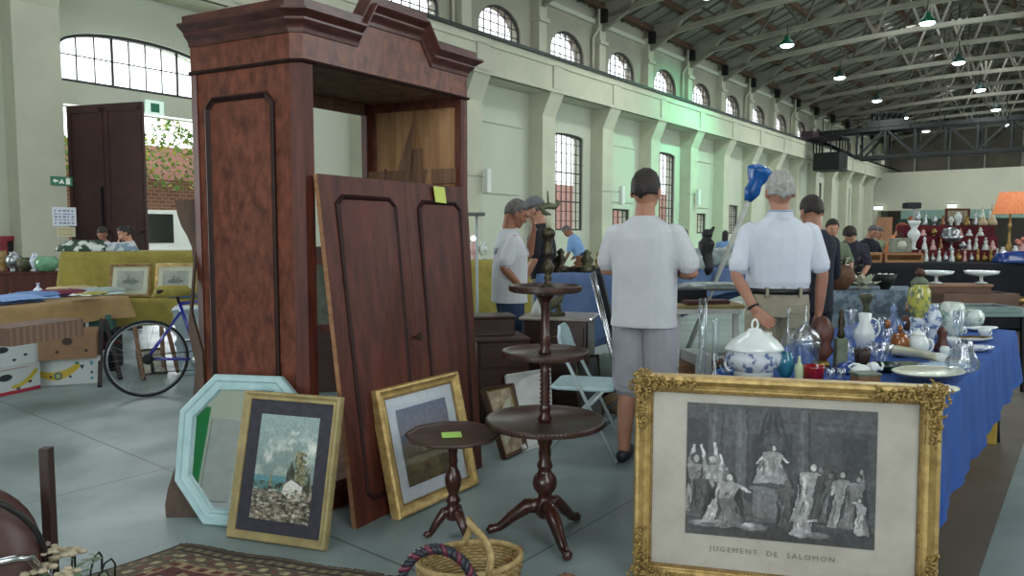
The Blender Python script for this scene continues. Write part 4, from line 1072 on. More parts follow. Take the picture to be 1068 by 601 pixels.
# ------------------------------------------------------------------ baskets, rug, stool and stand at the lower edge
M_wick = mat('pale_wicker', 'b09a6c', '8b7549', 30, .7, bump=.3); M_wickd = mat('brown_wicker', '6b4a35', '4f3525', 30, .7)
def woven_bowl(mb, c, rx, ry, h, nz, m_i=0, flare=.78):
    rows = nz
    for j in range(rows + 1):
        f = j / rows; k = flare + (1 - flare) * math.sin(f * PI / 2); n = 60
        pts = [(c[0] + rx * k * math.cos(2 * PI * i / n), c[1] + ry * k * math.sin(2 * PI * i / n) , c[2] + h * f + .003 * (1 if (i + j) % 2 else -1)) for i in range(n)]
        pts = [(c[0] + (rx * k + .004 * (1 if (i + j) % 2 else -1)) * math.cos(2 * PI * i / n), c[1] + (ry * k + .004 * (1 if (i + j) % 2 else -1)) * math.sin(2 * PI * i / n), c[2] + h * f) for i in range(n)]
        mb.tube(pts, h / rows * .62, 5, closed=True, mi=m_i)
bk = thing('wicker_basket', 'pale oval wicker basket with a looped handle on the floor', 'basket', (-.16, 2.70, 0), R(20))
b = MB(); woven_bowl(b, (0, 0, .03), .20, .145, .13, 11); b.build('woven_body', M_wick, bk)
b = MB(); b.tube([(.20 * math.cos(a), .145 * math.sin(a), .17) for a in np.linspace(0, 2 * PI, 40)[:-1]], .012, 8, closed=True); b.build('rim', M_wick, bk)
b = MB(); b.lathe([(.001, .02), (.15, .02), (.155, .035), (.001, .035)], 32, sy=.72); b.build('base', M_wick, bk)
b = MB(); b.tube([(.02 + .02 * math.sin(3 * a), .15 * math.cos(a), .165 + .14 * math.sin(a)) for a in np.linspace(0, PI, 22)], .019, 8, flat=.6); b.build('handle', M_wick, bk)
b = MB(); b.tube([(.20 + .02 * math.sin(a * 2), .0 + .07 * math.cos(a), .13 + .03 * math.sin(a)) for a in np.linspace(-1, 2.4, 12)], .015, 8); b.build('side_grip', mat('honey_wood', '8d6438', '74502b', 6, .5), bk)
M_tw1 = mat('dark_blue_raffia', '20242e', rough=.4); M_tw2 = mat('maroon_raffia', '5a2033', rough=.4)
bh = thing('twisted_handle_basket', 'basket with a dark twisted blue and maroon handle in front of the wicker basket', 'basket', (-.265, 2.50, 0), R(-5))
b = MB(); woven_bowl(b, (0, 0, .02), .155, .10, .10, 8); b.build('woven_body', M_wick, bh)
b = MB()
cen_ = [(.14 * math.cos(a), 0, .12 + .175 * math.sin(a)) for a in np.linspace(0, PI, 60)]
for k in range(3):
    pts = []
    for i, a in enumerate(np.linspace(0, PI, 60)):
        ph = 16 * a + k * 2 * PI / 3; rr_ = .010; pts.append((cen_[i][0] + rr_ * math.cos(ph) * math.cos(a), rr_ * math.sin(ph), cen_[i][2] + rr_ * math.cos(ph) * math.sin(a)))
    b.tube(pts, .0105, 7, mi=k % 2)
b.build('twisted_handle', [M_tw1, M_tw2], bh)
b3 = thing('small_basket', 'brown wicker basket of which only the rope handle rises into view beside the gilt frame', 'basket', (.19, 2.45, 0))
b = MB(); woven_bowl(b, (0, 0, .02), .10, .08, .10, 8); b.build('woven_body', M_wickd, b3)
b = MB()
for k in range(2): b.tube([((.065 + .005 * math.cos(20 * a + k * PI)) * math.cos(a), .006 * math.sin(20 * a + k * PI), .12 + (.10 + .005 * math.cos(20 * a + k * PI)) * math.sin(a)) for a in np.linspace(0, PI, 50)], .007, 6)
b.build('handle', M_wickd, b3)

# rug
ra, rb_, rc = G(188, 571), G(392, 603), G(84, 606)
ex = (rb_ - ra).normalized(); ey = Vector((ex.y, -ex.x, 0)); ey2 = (rc - ra).normalized()
rw, rl_ = 1.25, 1.7
cv = Canvas(200, 260, '4d3b33')
X, Y = cv.X, cv.Y; dx = np.minimum(X, 1 - X) * rw; dy = np.minimum(Y, 1 - Y) * rl_; d = np.minimum(dx, dy)
def band(a, b_, c): cv.put(((d >= a) & (d < b_)).astype(float), c)
band(0, .02, '2f2723'); band(.02, .055, '6d6248'); band(.055, .065, '231d1b'); band(.065, .16, '50473a'); band(.16, .17, '7f7658'); band(.17, .20, '5c2f2a'); band(.20, .208, '8d8361'); band(.208, 3, '562b28')
al = np.where(dx < dy, Y * rl_, X * rw)
cv.put(((d > .022) & (d < .053) & (np.sin(al * 120) > 0)).astype(float), '3f3a30', .8)
cv.put(((d > .075) & (d < .15) & (np.sin(al * 60) * np.cos((d - .11) * 70) > .35)).astype(float), '9b8f6a', .9); cv.put(((d > .075) & (d < .15) & (np.sin(al * 60 + 3.1) * np.cos((d - .11) * 70) > .6)).astype(float), '6c3a33', .9)
cv.put(((d > .17) & (d < .2) & (np.sin(al * 90) > .3)).astype(float), 'a2916d', .8)
qx, qy = (X - .5) * rw, (Y - .5) * rl_
cv.put(((np.abs(qx) / .38 + np.abs(qy) / .6 < 1 + .06 * np.sin(np.arctan2(qy, qx) * 16)) & (d > .21)).astype(float), '2f3036'); cv.put(((np.abs(qx) / .33 + np.abs(qy) / .54 < 1) & (d > .21)).astype(float), '6d3832')
cv.put(((np.sin(qx * 55) * np.sin(qy * 55) > .55) & (d > .21)).astype(float), 'a39a78', .8); cv.put(((np.sin(qx * 80 + 1) * np.sin(qy * 80) > .7) & (d > .21)).astype(float), '23262c', .8)
cv.mottle(.35, 60, 5)
rg = thing('patterned_rug', 'worn red and olive oriental rug lying on the floor', 'rug', (ra.x, ra.y, 0))
nx, ny = 30, 30
def rugp(a, bb, z): 
    p = ra + ex * (a * rw) + ey2 * ((1 - bb) * rl_); e = .004 * math.sin(a * 13) * math.sin(bb * 9); return Vector((p.x + .006 * math.sin(bb * 23), p.y + .006 * math.sin(a * 19), .012 + z + e))
o = painted('rug_pile', cv, rugp, rg, world=True, rough=.95)
b = MB(); b.prism([(0, 0), (1, 0), (1, 1), (0, 1)], lambda a, bb, d: Vector((rugp(a, bb, 0).x, rugp(a, bb, 0).y, .006)) if d else Vector((rugp(a, bb, 0).x, rugp(a, bb, 0).y, .001)), 0, 1); b.build('rug_backing', mat('rug_backing', '41372c'), rg, world=True)
b = MB(); rr = random.Random(4)
for i in range(240):
    a = i / 239
    p = rugp(a, 1.0, 0); q = p - ey2 * rr.uniform(.015, .035) + ex * rr.uniform(-.01, .01); b.tube([p, (p + q) / 2 + Vector((0, 0, .002)), Vector((q.x, q.y, .004))], .0022, 4)
o = b.build('fringe', mat('fringe_wool', '5d5340', '453c2d', 40), rg, world=True); o['kind'] = 'stuff'

# brown folding seat lying at the left edge, dark post, wire plant stand
M_chrome = mat('chrome', 'c5c9cc', rough=.18, metal=1.0); M_vinyl = mat('brown_vinyl', '4a2c27', '3d2420', 5, .42, bump=.1)
fs_ = thing('round_back_chair', 'chair with a round brown vinyl back and chrome tube frame, cut by the left edge', 'chair', (-1.67, 2.10, .05), R(20))
Mt = Matrix.Translation((0, 0, .36)) @ Matrix.Rotation(R(72), 4, 'X')
b = MB(); b.lathe([(.001, .03), (.15, .034), (.225, .022), (.238, 0), (.225, -.022), (.15, -.03), (.001, -.026)], 40, M=Mt.to_3x3().to_4x4()); b.v = [(v[0], v[1], v[2] + .37) for v in b.v]; b.build('padded_back', M_vinyl, fs_)
b = MB(); b.tube([(.244 * math.cos(a), -.244 * math.sin(a) * math.cos(R(72)), .37 + .244 * math.sin(a)) for a in np.linspace(0, 2 * PI, 40)[:-1]], .009, 8, closed=True); b.build('piping', mat('black_piping', '1d1b1c', rough=.4), fs_)
for sx in (-1, 1):
    b = MB(); b.tube([(sx * .25, .25, .012), (sx * .25, .16, .16), (sx * .23, -.10, .40), (sx * .20, -.14, .42), (sx * .0, -.15, .40)], .012, 10); b.build('chrome_tube', M_chrome, fs_)
    b = MB(); b.tube([(sx * .25, -.22, .012), (sx * .24, .0, .2), (sx * .22, .17, .36)], .012, 10); b.build('leg', M_chrome, fs_)
b = MB(); b.rbox(-.2, -.12, .16, .2, .2, .20, .05); b.build('seat', M_vinyl, fs_)
pp = Vector((-1.50, 2.32, 0)); top = W(48, 467, 2.30)
ps = thing('wooden_post', 'dark brown upright wooden post with a chipped white spot', 'post', (top.x, 2.30, 0))
b = MB(); b.rbox(-.0165, -.0165, .0, .0165, .0165, top.z, .004); b.build('post', mat('dark_post_wood', '3c2a26', '2f201d', 8, .5, stretch=(1, 1, .1)), ps)
b = MB(); b.prism([(0, 0), (.012, .002), (.016, .012), (.006, .018), (-.004, .01)], lambda a, bb, d: (a - .004, -.0168 - d, bb + .40), 0, .001); b.build('chip', mat('chip_white', 'b5aca3'), ps)
MB().rbox(-.10, -.10, 0, .10, .10, .02, .02).build('foot_plate', mat('dark_post_wood', '3c2a26'), ps)
ws = thing('wire_plant_stand', 'black wire stand holding faded cream artificial flowers', 'plant stand', (-1.40, 2.20, .01))
M_wire = mat('wrought_iron', '1f2423', rough=.5, metal=.6)
b = MB()
for a in np.linspace(0, 2 * PI, 11)[:-1]:
    c, s = math.cos(a), math.sin(a); pts = [(.06 * c, .06 * s, .0), (.09 * c, .09 * s, .12), (.10 * c, .10 * s, .30), (.115 * c, .115 * s, .34), (.135 * c, .135 * s, .35), (.145 * c, .145 * s, .33), (.135 * c, .135 * s, .15), (.12 * c, .12 * s, 0)]
    b.tube(pts, .0035, 6)
for z, r in ((.02, .068), (.14, .093), (.28, .10)): b.tube([(r * math.cos(a), r * math.sin(a), z) for a in np.linspace(0, 2 * PI, 24)[:-1]], .003, 6, closed=True)
b.build('wire_frame', M_wire, ws)
rr = random.Random(9); M_pet = mat('cream_petals', 'b9ad94', '9a9078', 20, .8); M_lf = mat('faded_leaves', '6f8068', '55694f', 20, .8)
for (fx, fy, fz, sc_) in ((-.05, -.04, .37, 1), (.0, .03, .39, 1), (-.09, .03, .36, .8), (.04, -.05, .36, .8), (-.03, .0, .41, .7)):
    b = MB()
    for k in range(9):
        a = k * 2.4; rr_ = .012 + .0035 * k; c = Vector((fx + rr_ * math.cos(a) * sc_, fy + rr_ * math.sin(a) * sc_, fz + .008 * rr.random()))
        b.ball(c, .017 * sc_, 8, sx=1.0, sy=.7, sz=.5)
    b.build('flower', M_pet, ws)
b = MB()
for i in range(26):
    a = rr.uniform(0, 6.3); r_ = rr.uniform(.02, .12); c = Vector((r_ * math.cos(a), r_ * math.sin(a), .33 + rr.uniform(-.02, .04))); d = Vector((math.cos(a), math.sin(a), rr.uniform(-.5, .6))).normalized() * .045; s_ = d.cross(Vector((0, 0, 1))).normalized() * .012
    b.add([c, c + d * .5 + s_, c + d, c + d * .5 - s_], [(0, 1, 2, 3)])
b.build('leaves', M_lf, ws)

# ================================================================== PEOPLE
def remeshed(name, mb, m, parent, voxel, smooth=2, keep=True):
    me = bpy.data.meshes.new(name); me.from_pydata([tuple(v) for v in mb.v], [], mb.f)
    bm = bmesh.new(); bm.from_mesh(me); bmesh.ops.recalc_face_normals(bm, faces=bm.faces[:]); bm.to_mesh(me); bm.free()
    tmp = bpy.data.objects.new(name, me); COL.objects.link(tmp)
    rm = tmp.modifiers.new('r', 'REMESH'); rm.mode = 'VOXEL'; rm.voxel_size = voxel; rm.use_smooth_shade = True
    if smooth: sm = tmp.modifiers.new('s', 'SMOOTH'); sm.iterations = smooth; sm.factor = .5
    dg = bpy.context.evaluated_depsgraph_get(); out = bpy.data.meshes.new_from_object(tmp.evaluated_get(dg))
    bpy.data.objects.remove(tmp); bpy.data.meshes.remove(me)
    out.materials.clear(); out.materials.append(m); out.name = name
    for p in out.polygons: p.material_index = 0
    o = bpy.data.objects.new(name, out); COL.objects.link(o); o.parent = parent
    return o
def loft(mb, secs, n=20):                      # secs: (centre, rx, ry) ellipses, roughly horizontal
    vs = []
    for i, (c, rx, ry) in enumerate(secs):
        for k in range(n):
            a = 2 * PI * k / n; ca, sa = math.cos(a), math.sin(a)
            q = 0.82
            vs.append((c[0] + rx * math.copysign(abs(ca) ** q, ca), c[1] + ry * math.copysign(abs(sa) ** q, sa), c[2]))
    fs = []
    for i in range(len(secs) - 1):
        for k in range(n): fs.append((i * n + k, i * n + (k + 1) % n, (i + 1) * n + (k + 1) % n, (i + 1) * n + k))
    fs.append(tuple(reversed(range(n)))); fs.append(tuple(range((len(secs) - 1) * n, len(secs) * n)))
    mb.add(vs, fs)
def xf(mb, fn): mb.v = [tuple(fn(Vector(p))) for p in mb.v]; return mb
def limb(mb, pts, rs, n=14, sub=4):
    P_ = [Vector(p) for p in pts]; out, ro = [], []
    for i in range(len(P_) - 1):
        p0 = P_[max(i - 1, 0)]; p1 = P_[i]; p2 = P_[i + 1]; p3 = P_[min(i + 2, len(P_) - 1)]
        for k in range(sub):
            t = k / sub
            q = 0.5 * ((2 * p1) + (p2 - p0) * t + (2 * p0 - 5 * p1 + 4 * p2 - p3) * t * t + (3 * p1 - p0 - 3 * p2 + p3) * t ** 3)
            out.append(p1.lerp(p2, t) * .55 + q * .45); ro.append(rs[i] * (1 - t) + rs[i + 1] * t)
    out.append(P_[-1]); ro.append(rs[-1])
    mb.tube(out, ro, n); mb.ball(P_[0], rs[0], 10); mb.ball(P_[-1], rs[-1], 10)
def hand(mb, wr, d, palm, side, curl=.5, sc=1.0, thumb_sign=1):
    """wr wrist; d direction of the fingers; palm = way the palm faces; side = towards the thumb"""
    d = Vector(d).normalized(); palm = Vector(palm); palm = (palm - d * palm.dot(d)).normalized(); side = d.cross(palm) * thumb_sign
    wr = Vector(wr)
    for k in (-.026, -.009, .009, .026): mb.tube([wr + side * k * .6 * sc, wr + d * .045 * sc + side * k * sc, wr + d * .088 * sc + side * k * 1.05 * sc], [.015 * sc, .0145 * sc, .011 * sc], 8)
    for k, L in ((.033, .070), (.011, .078), (-.011, .073), (-.033, .058)):
        p = wr + d * .086 * sc + side * k * sc; pts = [p]; ang = 0; q = p.copy()
        for seg in (.45, .32, .25):
            ang += curl * .75; dd = d * math.cos(ang) + palm * math.sin(ang); q = q + dd * L * seg * sc; pts.append(q.copy())
        mb.tube(pts, [.0095 * sc, .0088 * sc, .0080 * sc, .0066 * sc], 8); mb.ball(pts[-1], .0068 * sc, 8)
    p = wr + d * .025 * sc + side * .022 * sc; q = p + (side * .75 + d * .6 + palm * .25).normalized() * .042 * sc; r = q + (side * .25 + d * .9 + palm * .4).normalized() * .03 * sc
    mb.tube([p, q, r], [.015 * sc, .0105 * sc, .0078 * sc], 8); mb.ball(r, .0078 * sc, 8)
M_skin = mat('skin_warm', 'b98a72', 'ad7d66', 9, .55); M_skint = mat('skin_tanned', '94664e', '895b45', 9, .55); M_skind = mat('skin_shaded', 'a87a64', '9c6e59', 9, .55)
M_teew = mat('white_cotton', 'c4c6ca', 'b5b8bd', 3, .9, bump=.9, bscale=5); M_polo = mat('white_pique', 'cbd0da', 'bcc2ce', 3, .9, bump=.9, bscale=5)
M_khaki = mat('khaki_cotton', '96917f', '87826f', 4, .9, bump=.9, bscale=6); M_shorts = mat('light_grey_cotton', '9d9ea4', '8d8e95', 4, .9, bump=.9, bscale=6)
M_denim = mat('blue_denim', '2b405f', '23344e', 9, .9); M_blackc = mat('black_cotton', '1c1d22', '14151a', 6, .9); M_navyc = mat('navy_cotton', '1f2330', '191c28', 6, .9)
M_hd = mat('dark_brown_hair', '2b2220', '1d1716', 60, .6, bump=.5); M_hg = mat('grey_hair', '6f6d6b', '45423f', 40, .7, bump=.6); M_hw = mat('white_hair', 'aaa9a6', '86847f', 40, .75, bump=.6)
M_shoe = mat('dark_shoe', '26262a', rough=.5)
def person(label, loc, rz, h=1.76, skin=M_skin, shirt=M_teew, pants=M_khaki, hair=M_hd, hair_style='short', armL=None, armR=None, lean=0.0, lean_side=0.0,
           head_yaw=0.0, head_pitch=0.0, sleeve=.36, legs='long', voxel=.0058, fat=1.0, collar=False, belt=None, extra=None, group=None, loose=1.0, stride=0.0, sit=False, polo=False, armlen=1.0):
    t = thing('person', label, 'person', loc, rz, group)
    K = h / 1.76; hipz = .92
    def U(p):                                   # bend of everything over the hips
        p = Vector(p)
        if p.z > hipz - .02 and lean:
            f = min(1, (p.z - hipz + .02) / .16); a = -lean * f; y, z = p.y, p.z - hipz
            p.y = y * math.cos(a) - z * math.sin(a); p.z = hipz + y * math.sin(a) + z * math.cos(a)
        return p * K
    pn = Vector((0, 0, 1.50))
    def HD(p):                                  # head about the neck
        p = Vector(p) - pn; p = Matrix.Rotation(head_yaw, 3, 'Z') @ Matrix.Rotation(head_pitch, 3, 'X') @ p; return p + pn
    shz = 1.395
    AR = {}
    for sd, spec in ((-1, armL), (1, armR)):    # -1 is the left arm (x negative when facing +y ... the person's own left is -x)
        s0 = Vector((sd * .185 * fat ** .5, -.005, shz))
        if spec is None: spec = (Vector((sd * .235, -.03, 1.14)), Vector((sd * .24, .03, .89)), (0, .12, -1), (-sd, 0, 0), .45)
        AR[sd] = (s0, Vector(spec[0]), Vector(spec[1]), spec[2], spec[3], spec[4])
    bd = MB()
    # torso, neck, head
    F = fat
    loft(bd, [((0, .0, .86), .15 * F, .105 * F), ((0, 0, .94), .165 * F, .115 * F), ((0, .005, 1.05), .15 * F, .105 * F), ((0, .01, 1.18), .155 * F, .108 * F), ((0, .01, 1.30), .17 * F, .115), ((0, 0, 1.40), .175, .10), ((0, -.01, 1.455), .12, .075), ((0, -.01, 1.49), .065, .058)])
    xf(bd, U)
    nk = MB(); limb(nk, [(0, -.012, 1.44), (0, .0, 1.54), (0, .012, 1.60)], [.064, .057, .056]); xf(nk, lambda p: U(p)); bd.add(nk.v, nk.f)
    hdm = MB()
    hdm.lathe([(.0756 * math.sin(PI * i / 14) + 1e-4, -.108 * math.cos(PI * i / 14)) for i in range(15)], 20, (0, .0, 1.655), sx=1.0, sy=1.26)
    hdm.lathe([(.060 * math.sin(PI * i / 10) + 1e-4, -.072 * math.cos(PI * i / 10)) for i in range(11)], 16, (0, .034, 1.595), sx=1.0, sy=1.02)
    hdm.ball((0, .074, 1.552), .026, 10, sx=1.1, sz=.8)
    hdm.tube([(0, .085, 1.662), (0, .104, 1.632), (0, .113, 1.615), (0, .098, 1.603)], [.009, .012, .016, .010], 8)
    hdm.tube([(-.045, .082, 1.672), (0, .092, 1.676), (.045, .082, 1.672)], [.010, .012, .010], 8)
    hdm.tube([(-.022, .088, 1.577), (0, .096, 1.578), (.022, .088, 1.577)], [.006, .009, .006], 6)
    for sd in (-1, 1):
        hdm.lathe([(.001, -.012), (.018, -.008), (.02, .004), (.012, .010), (.001, .008)], 12, (sd * .084, -.004, 1.632), sx=1.0, sy=.95, M=(Matrix.Rotation(sd * PI / 2, 3, 'Y') @ Matrix.Diagonal((1.6, 1, 1))))
        hdm.ball((sd * .04, .055, 1.615), .03, 8)
    xf(hdm, lambda p: U(HD(p))); bd.add(hdm.v, hdm.f)
    # legs
    hp = {}
    for sd in (-1, 1):
        st_ = stride * sd
        if sit: J = [(sd * .09, 0, .86), (sd * .10, .25, .84), (sd * .11, .44, .80), (sd * .11, .44, .55), (sd * .11, .42, .42)]
        else: J = [(sd * .085, 0, .88), (sd * .09, .02 + st_ * .3, .70), (sd * .095, .025 + st_ * .6, .49), (sd * .10, -.01 + st_ * .8, .34), (sd * .105, -.03 + st_, .09)]
        rs = [.092 * F, .080 * F, .057, .055, .037]; hp[sd] = (J, rs)
        m_ = MB(); limb(m_, J, rs)
        if not sit: m_.tube([(J[-1][0], J[-1][1] - .02, .05), (J[-1][0] + sd * .01, J[-1][1] + .08, .04), (J[-1][0] + sd * .02, J[-1][1] + .18, .03)], [.035, .038, .026], 10)
        m_.v = [tuple(Vector(p) * K) for p in m_.v]; bd.add(m_.v, m_.f)
    for sd in (-1, 1):
        s0, el, wr, d, pal, curl = AR[sd]
        m_ = MB(); mid = (el + wr) / 2 
        limb(m_, [s0, (s0 + el) / 2, el, el.lerp(wr, .4), wr], [.050, .044, .037, .036, .025])
        hand(m_, wr, d, pal, (0, 0, 1), curl, 1.0, thumb_sign=1 if sd < 0 else -1)
        xf(m_, U); bd.add(m_.v, m_.f)
    body = remeshed('body', bd, skin, t, voxel, 1)
    # shirt
    sh = MB(); L = loose; hem = .84 if not belt else 1.02
    hs_ = (.178, .13) if not belt else (.158, .112)
    loft(sh, [((0, 0, hem), hs_[0] * F * L, hs_[1] * F * L), ((0, 0, hem + .06), .172 * F * L, .125 * F * L), ((0, .005, 1.16), .172 * F * L, .124 * F * L), ((0, .01, 1.27), .185 * F * L, .128 * F), ((0, .005, 1.36), .198 * F ** .5, .122), ((0, .0, 1.405), .190 * F ** .5, .105), ((0, -.006, 1.44), .150, .09), ((0, -.01, 1.468), .105, .078), ((0, -.012, 1.495), .07, .066)])
    if collar: loft(sh, [((0, -.012, 1.47), .085, .082), ((0, -.008, 1.525), .072, .074)])
    for sd in (-1, 1):
        s0, el, wr = AR[sd][:3]
        a_ = s0 + Vector((-sd * .04, 0, .0)); k = sleeve / .30; e2 = s0.lerp(el, min(1, k)) if k <= 1 else el
        pts = [a_, s0, s0.lerp(e2, .5), e2]; rs = [.050, .055, .058 * L, .061 * L]
        if k > 1: pts.append(el.lerp(wr, min(.95, k - 1))); rs = [.050, .055, .055, .05, .042]
        sub = MB(); n_ = 14
        vs0 = sub; limb(sub, pts[:-1] + [pts[-1]], rs); 
        sh.add(sub.v, sub.f)
    xf(sh, U); remeshed('shirt', sh, shirt, t, voxel, 3)
    # trousers or shorts
    if pants:
        pt = MB(); loft(pt, [((0, 0, .86), .172 * F, .125 * F), ((0, 0, .93), .176 * F, .128 * F), ((0, 0, 1.0), .168 * F, .121 * F), ((0, 0, 1.045), .165 * F, .118 * F)]); xf(pt, U)
        for sd in (-1, 1):
            J, rs = hp[sd]; m_ = MB()
            if legs == 'shorts': J2 = [J[0], J[1], J[2]]; J2[2] = (J[2][0], J[2][1] - .0, .475); r2 = [.108 * F, .108 * F, .100 * F]
            else: J2 = list(J); r2 = [.106 * F, .094 * F, .080, .074, .066]
            limb(m_, J2, r2); m_.v = [tuple(Vector(p) * K) for p in m_.v]; pt.add(m_.v, m_.f)
        remeshed('shorts' if legs == 'shorts' else 'trousers', pt, pants, t, voxel, 2)
    if belt:
        b = MB(); b.lathe([(.160 * F, 1.005), (.180 * F, 1.005), (.180 * F, 1.04), (.160 * F, 1.04)], 40, sy=.74, cap=False); xf(b, U); b.build('belt', belt, t)
    if not sit:
        for sd in (-1, 1):
            J = hp[sd][0][-1]; b = MB(); b.tube([(J[0], J[1] - .05, .045), (J[0] + sd * .0, J[1] + .02, .05), (J[0] + sd * .01, J[1] + .1, .045), (J[0] + sd * .02, J[1] + .2, .034)], [.034, .042, .046, .03], 12, flat=.95); b.v = [(p[0] * K, p[1] * K, max(0, p[2] * K)) for p in b.v]; b.build('shoe', M_shoe, t)
    # eyes, hair
    for sd in (-1, 1):
        b = MB(); b.ball((sd * .030, .0835, 1.655), .0095, 8); xf(b, lambda p: U(HD(p))); b.build('eye', mat('dark_eye', '1d1613', rough=.2), t)
    hm = MB(); n, mrow = 40, 26; V = []; rr = random.Random(len(label))
    def hp_(i, j, off):
        th_ = PI * i / mrow; ph = 2 * PI * j / n
        ux, uy, uz = math.sin(th_) * math.cos(ph), math.sin(th_) * math.sin(ph), math.cos(th_)
        nz = mnoise.noise(Vector((ux * 9, uy * 9, uz * 9))) * .006 * (2 if hair_style in ('curly', 'bun') else 1)
        return Vector((ux * (.0795 + off + nz), uy * (.0985 + off + nz) - .002, 1.660 + uz * (.112 + off + nz)))
    def keep(i, j):
        th_ = PI * i / mrow; ph = 2 * PI * j / n; uy = math.sin(th_) * math.sin(ph); uz = math.cos(th_)
        if uy > .30: return uz > .50 - .1 * (uy < .6)
        if uy > -.05: return uz > -.02
        low_ = {'short': -.40, 'bun': -.62, 'curly': -.62, 'long': -.75, 'thin': -.45}.get(hair_style, -.5)
        if hair_style == 'thin' and uz > .75: return False
        return uz > low_ - .24 * (1 - min(1, abs(math.sin(th_) * math.cos(ph)) / .75)) + .10
    kp = [[keep(i + .5, j + .5) for j in range(n)] for i in range(mrow)]
    for off in (-.006, .007 if hair_style != 'curly' else .014): V += [hp_(i, j, off) for i in range(mrow + 1) for j in range(n)]
    N1 = (mrow + 1) * n; fs = []
    for i in range(mrow):
        for j in range(n):
            if not kp[i][j]: continue
            j2 = (j + 1) % n; q = (i * n + j, i * n + j2, (i + 1) * n + j2, (i + 1) * n + j)
            fs.append(tuple(N1 + x for x in q)); fs.append(tuple(reversed(q)))
            for (di, dj, e) in ((0, 1, (q[1], q[2])), (0, -1, (q[3], q[0])), (1, 0, (q[2], q[3])), (-1, 0, (q[0], q[1]))):
                ii, jj = i + di, (j + dj) % n
                if ii < 0 or ii >= mrow or not kp[ii][jj]: fs.append((e[0], e[1], N1 + e[1], N1 + e[0]))
    hm.add(V, fs, 0, True)
    if hair_style == 'bun': hm.ball((0, -.125, 1.66), .045, 12)
    if hair_style == 'long': loft(hm, [((0, -.05, 1.42), .07, .03), ((0, -.055, 1.5), .085, .045), ((0, -.05, 1.62), .082, .06)], 16)
    xf(hm, lambda p: U(HD(p))); hm.build('hair', hair, t)
    if extra: extra(t, U, HD, AR, K)
    return t

# man in plain white tee and grey shorts, arms folded, back to us -----------------
def facing(px, dist): p = W(px, 300, dist); return Vector((p.x, dist, 0))
P1 = facing(672, 4.40)
person('man seen from behind in a plain white T-shirt and light grey shorts, arms folded', P1, R(-26), 1.785, M_skind, M_teew, M_shorts, M_hd, 'short',
       armL=((-.265, .06, 1.17), (.13, .19, 1.17), (1, -.05, .12), (0, -1, .1), .35), armR=((.275, .03, 1.16), (.10, .19, 1.16), (-1, .15, .05), (0, -1, .2), .5),
       head_yaw=R(-4), head_pitch=R(-2), legs='shorts', sleeve=.23, fat=1.02, loose=1.10)
# his visible right hand rests on the elbow: shown by the folded forearm reaching past the ribs
# man in white polo and khaki trousers ---------------------------------------------
def polo_extra(t, U, HD, AR, K):
    s0, el, wr = AR[-1][:3]; q = el.lerp(wr, .90); d = (wr - el).normalized(); x = d.orthogonal().normalized(); y = d.cross(x)
    b = MB(); pts = [U(q + (x * math.cos(a) + y * math.sin(a)) * .031) for a in np.linspace(0, 2 * PI, 22)[:-1]]; b.tube(pts, .007, 6, closed=True); b.build('watch_strap', M_black, t)
    b = MB(); b.tube([Vector(U((.0 + .077 * math.cos(a), -.012 + .077 * math.sin(a), 1.520))) for a in np.linspace(0, 2 * PI, 28)[:-1]], .004, 6, closed=True); b.build('collar_piping', mat('blue_piping', '8aa3c8'), t)
    b = MB(); b.prism([(-.06, 0), (.06, 0), (.06, -.045), (0, -.06), (-.06, -.045)], lambda a, bb, d: U((.085 + a, -.128 - d, .945 + bb)), 0, .012); b.build('pocket_flap', M_khaki, t)
    b = MB(); b.prism([(-.055, 0), (.055, 0), (.055, -.13), (-.055, -.13)], lambda a, bb, d: U((.085 + a, -.122 - d, .93 + bb)), 0, .010); b.build('pocket', M_khaki, t)
    for x_ in (-.10, 0.0, .10):
        b = MB(); b.box(x_ - .008, -.145, .99, x_ + .008, -.10, 1.05); xf(b, U); b.build('belt_loop', M_khaki, t)
P2 = facing(811, 4.70)
person('white haired man seen from behind in a white polo shirt, khaki trousers and black belt', P2, R(-4), 1.80, M_skind, M_polo, M_khaki, M_hw, 'short',
       armL=((-.275, -.07, 1.12), (-.175, -.15, .91), (.55, -.15, -.55), (0, -1, .2), .55), armR=((.265, -.02, 1.13), (.265, .02, .88), (-.25, .1, -1), (-1, 0, 0), .6),
       sleeve=.24, fat=1.10, collar=True, belt=mat('black_leather', '1b1a1a', rough=.4), extra=polo_extra, loose=1.03)
P3 = facing(847, 5.55)
person('man in navy T-shirt and dark trousers mostly hidden behind the white polo shirt', P3, R(20), 1.70, M_skind, M_navyc, M_navyc, M_hd, 'short',
       armL=((-.24, .02, 1.14), (-.22, .16, .95), (0, .8, -.4), (1, 0, 0), .5), armR=((.27, .05, 1.14), (.30, .26, 1.02), (.2, .9, -.3), (-1, 0, 0), .5), fat=.98, voxel=.009, head_yaw=R(-10), head_pitch=R(-15))
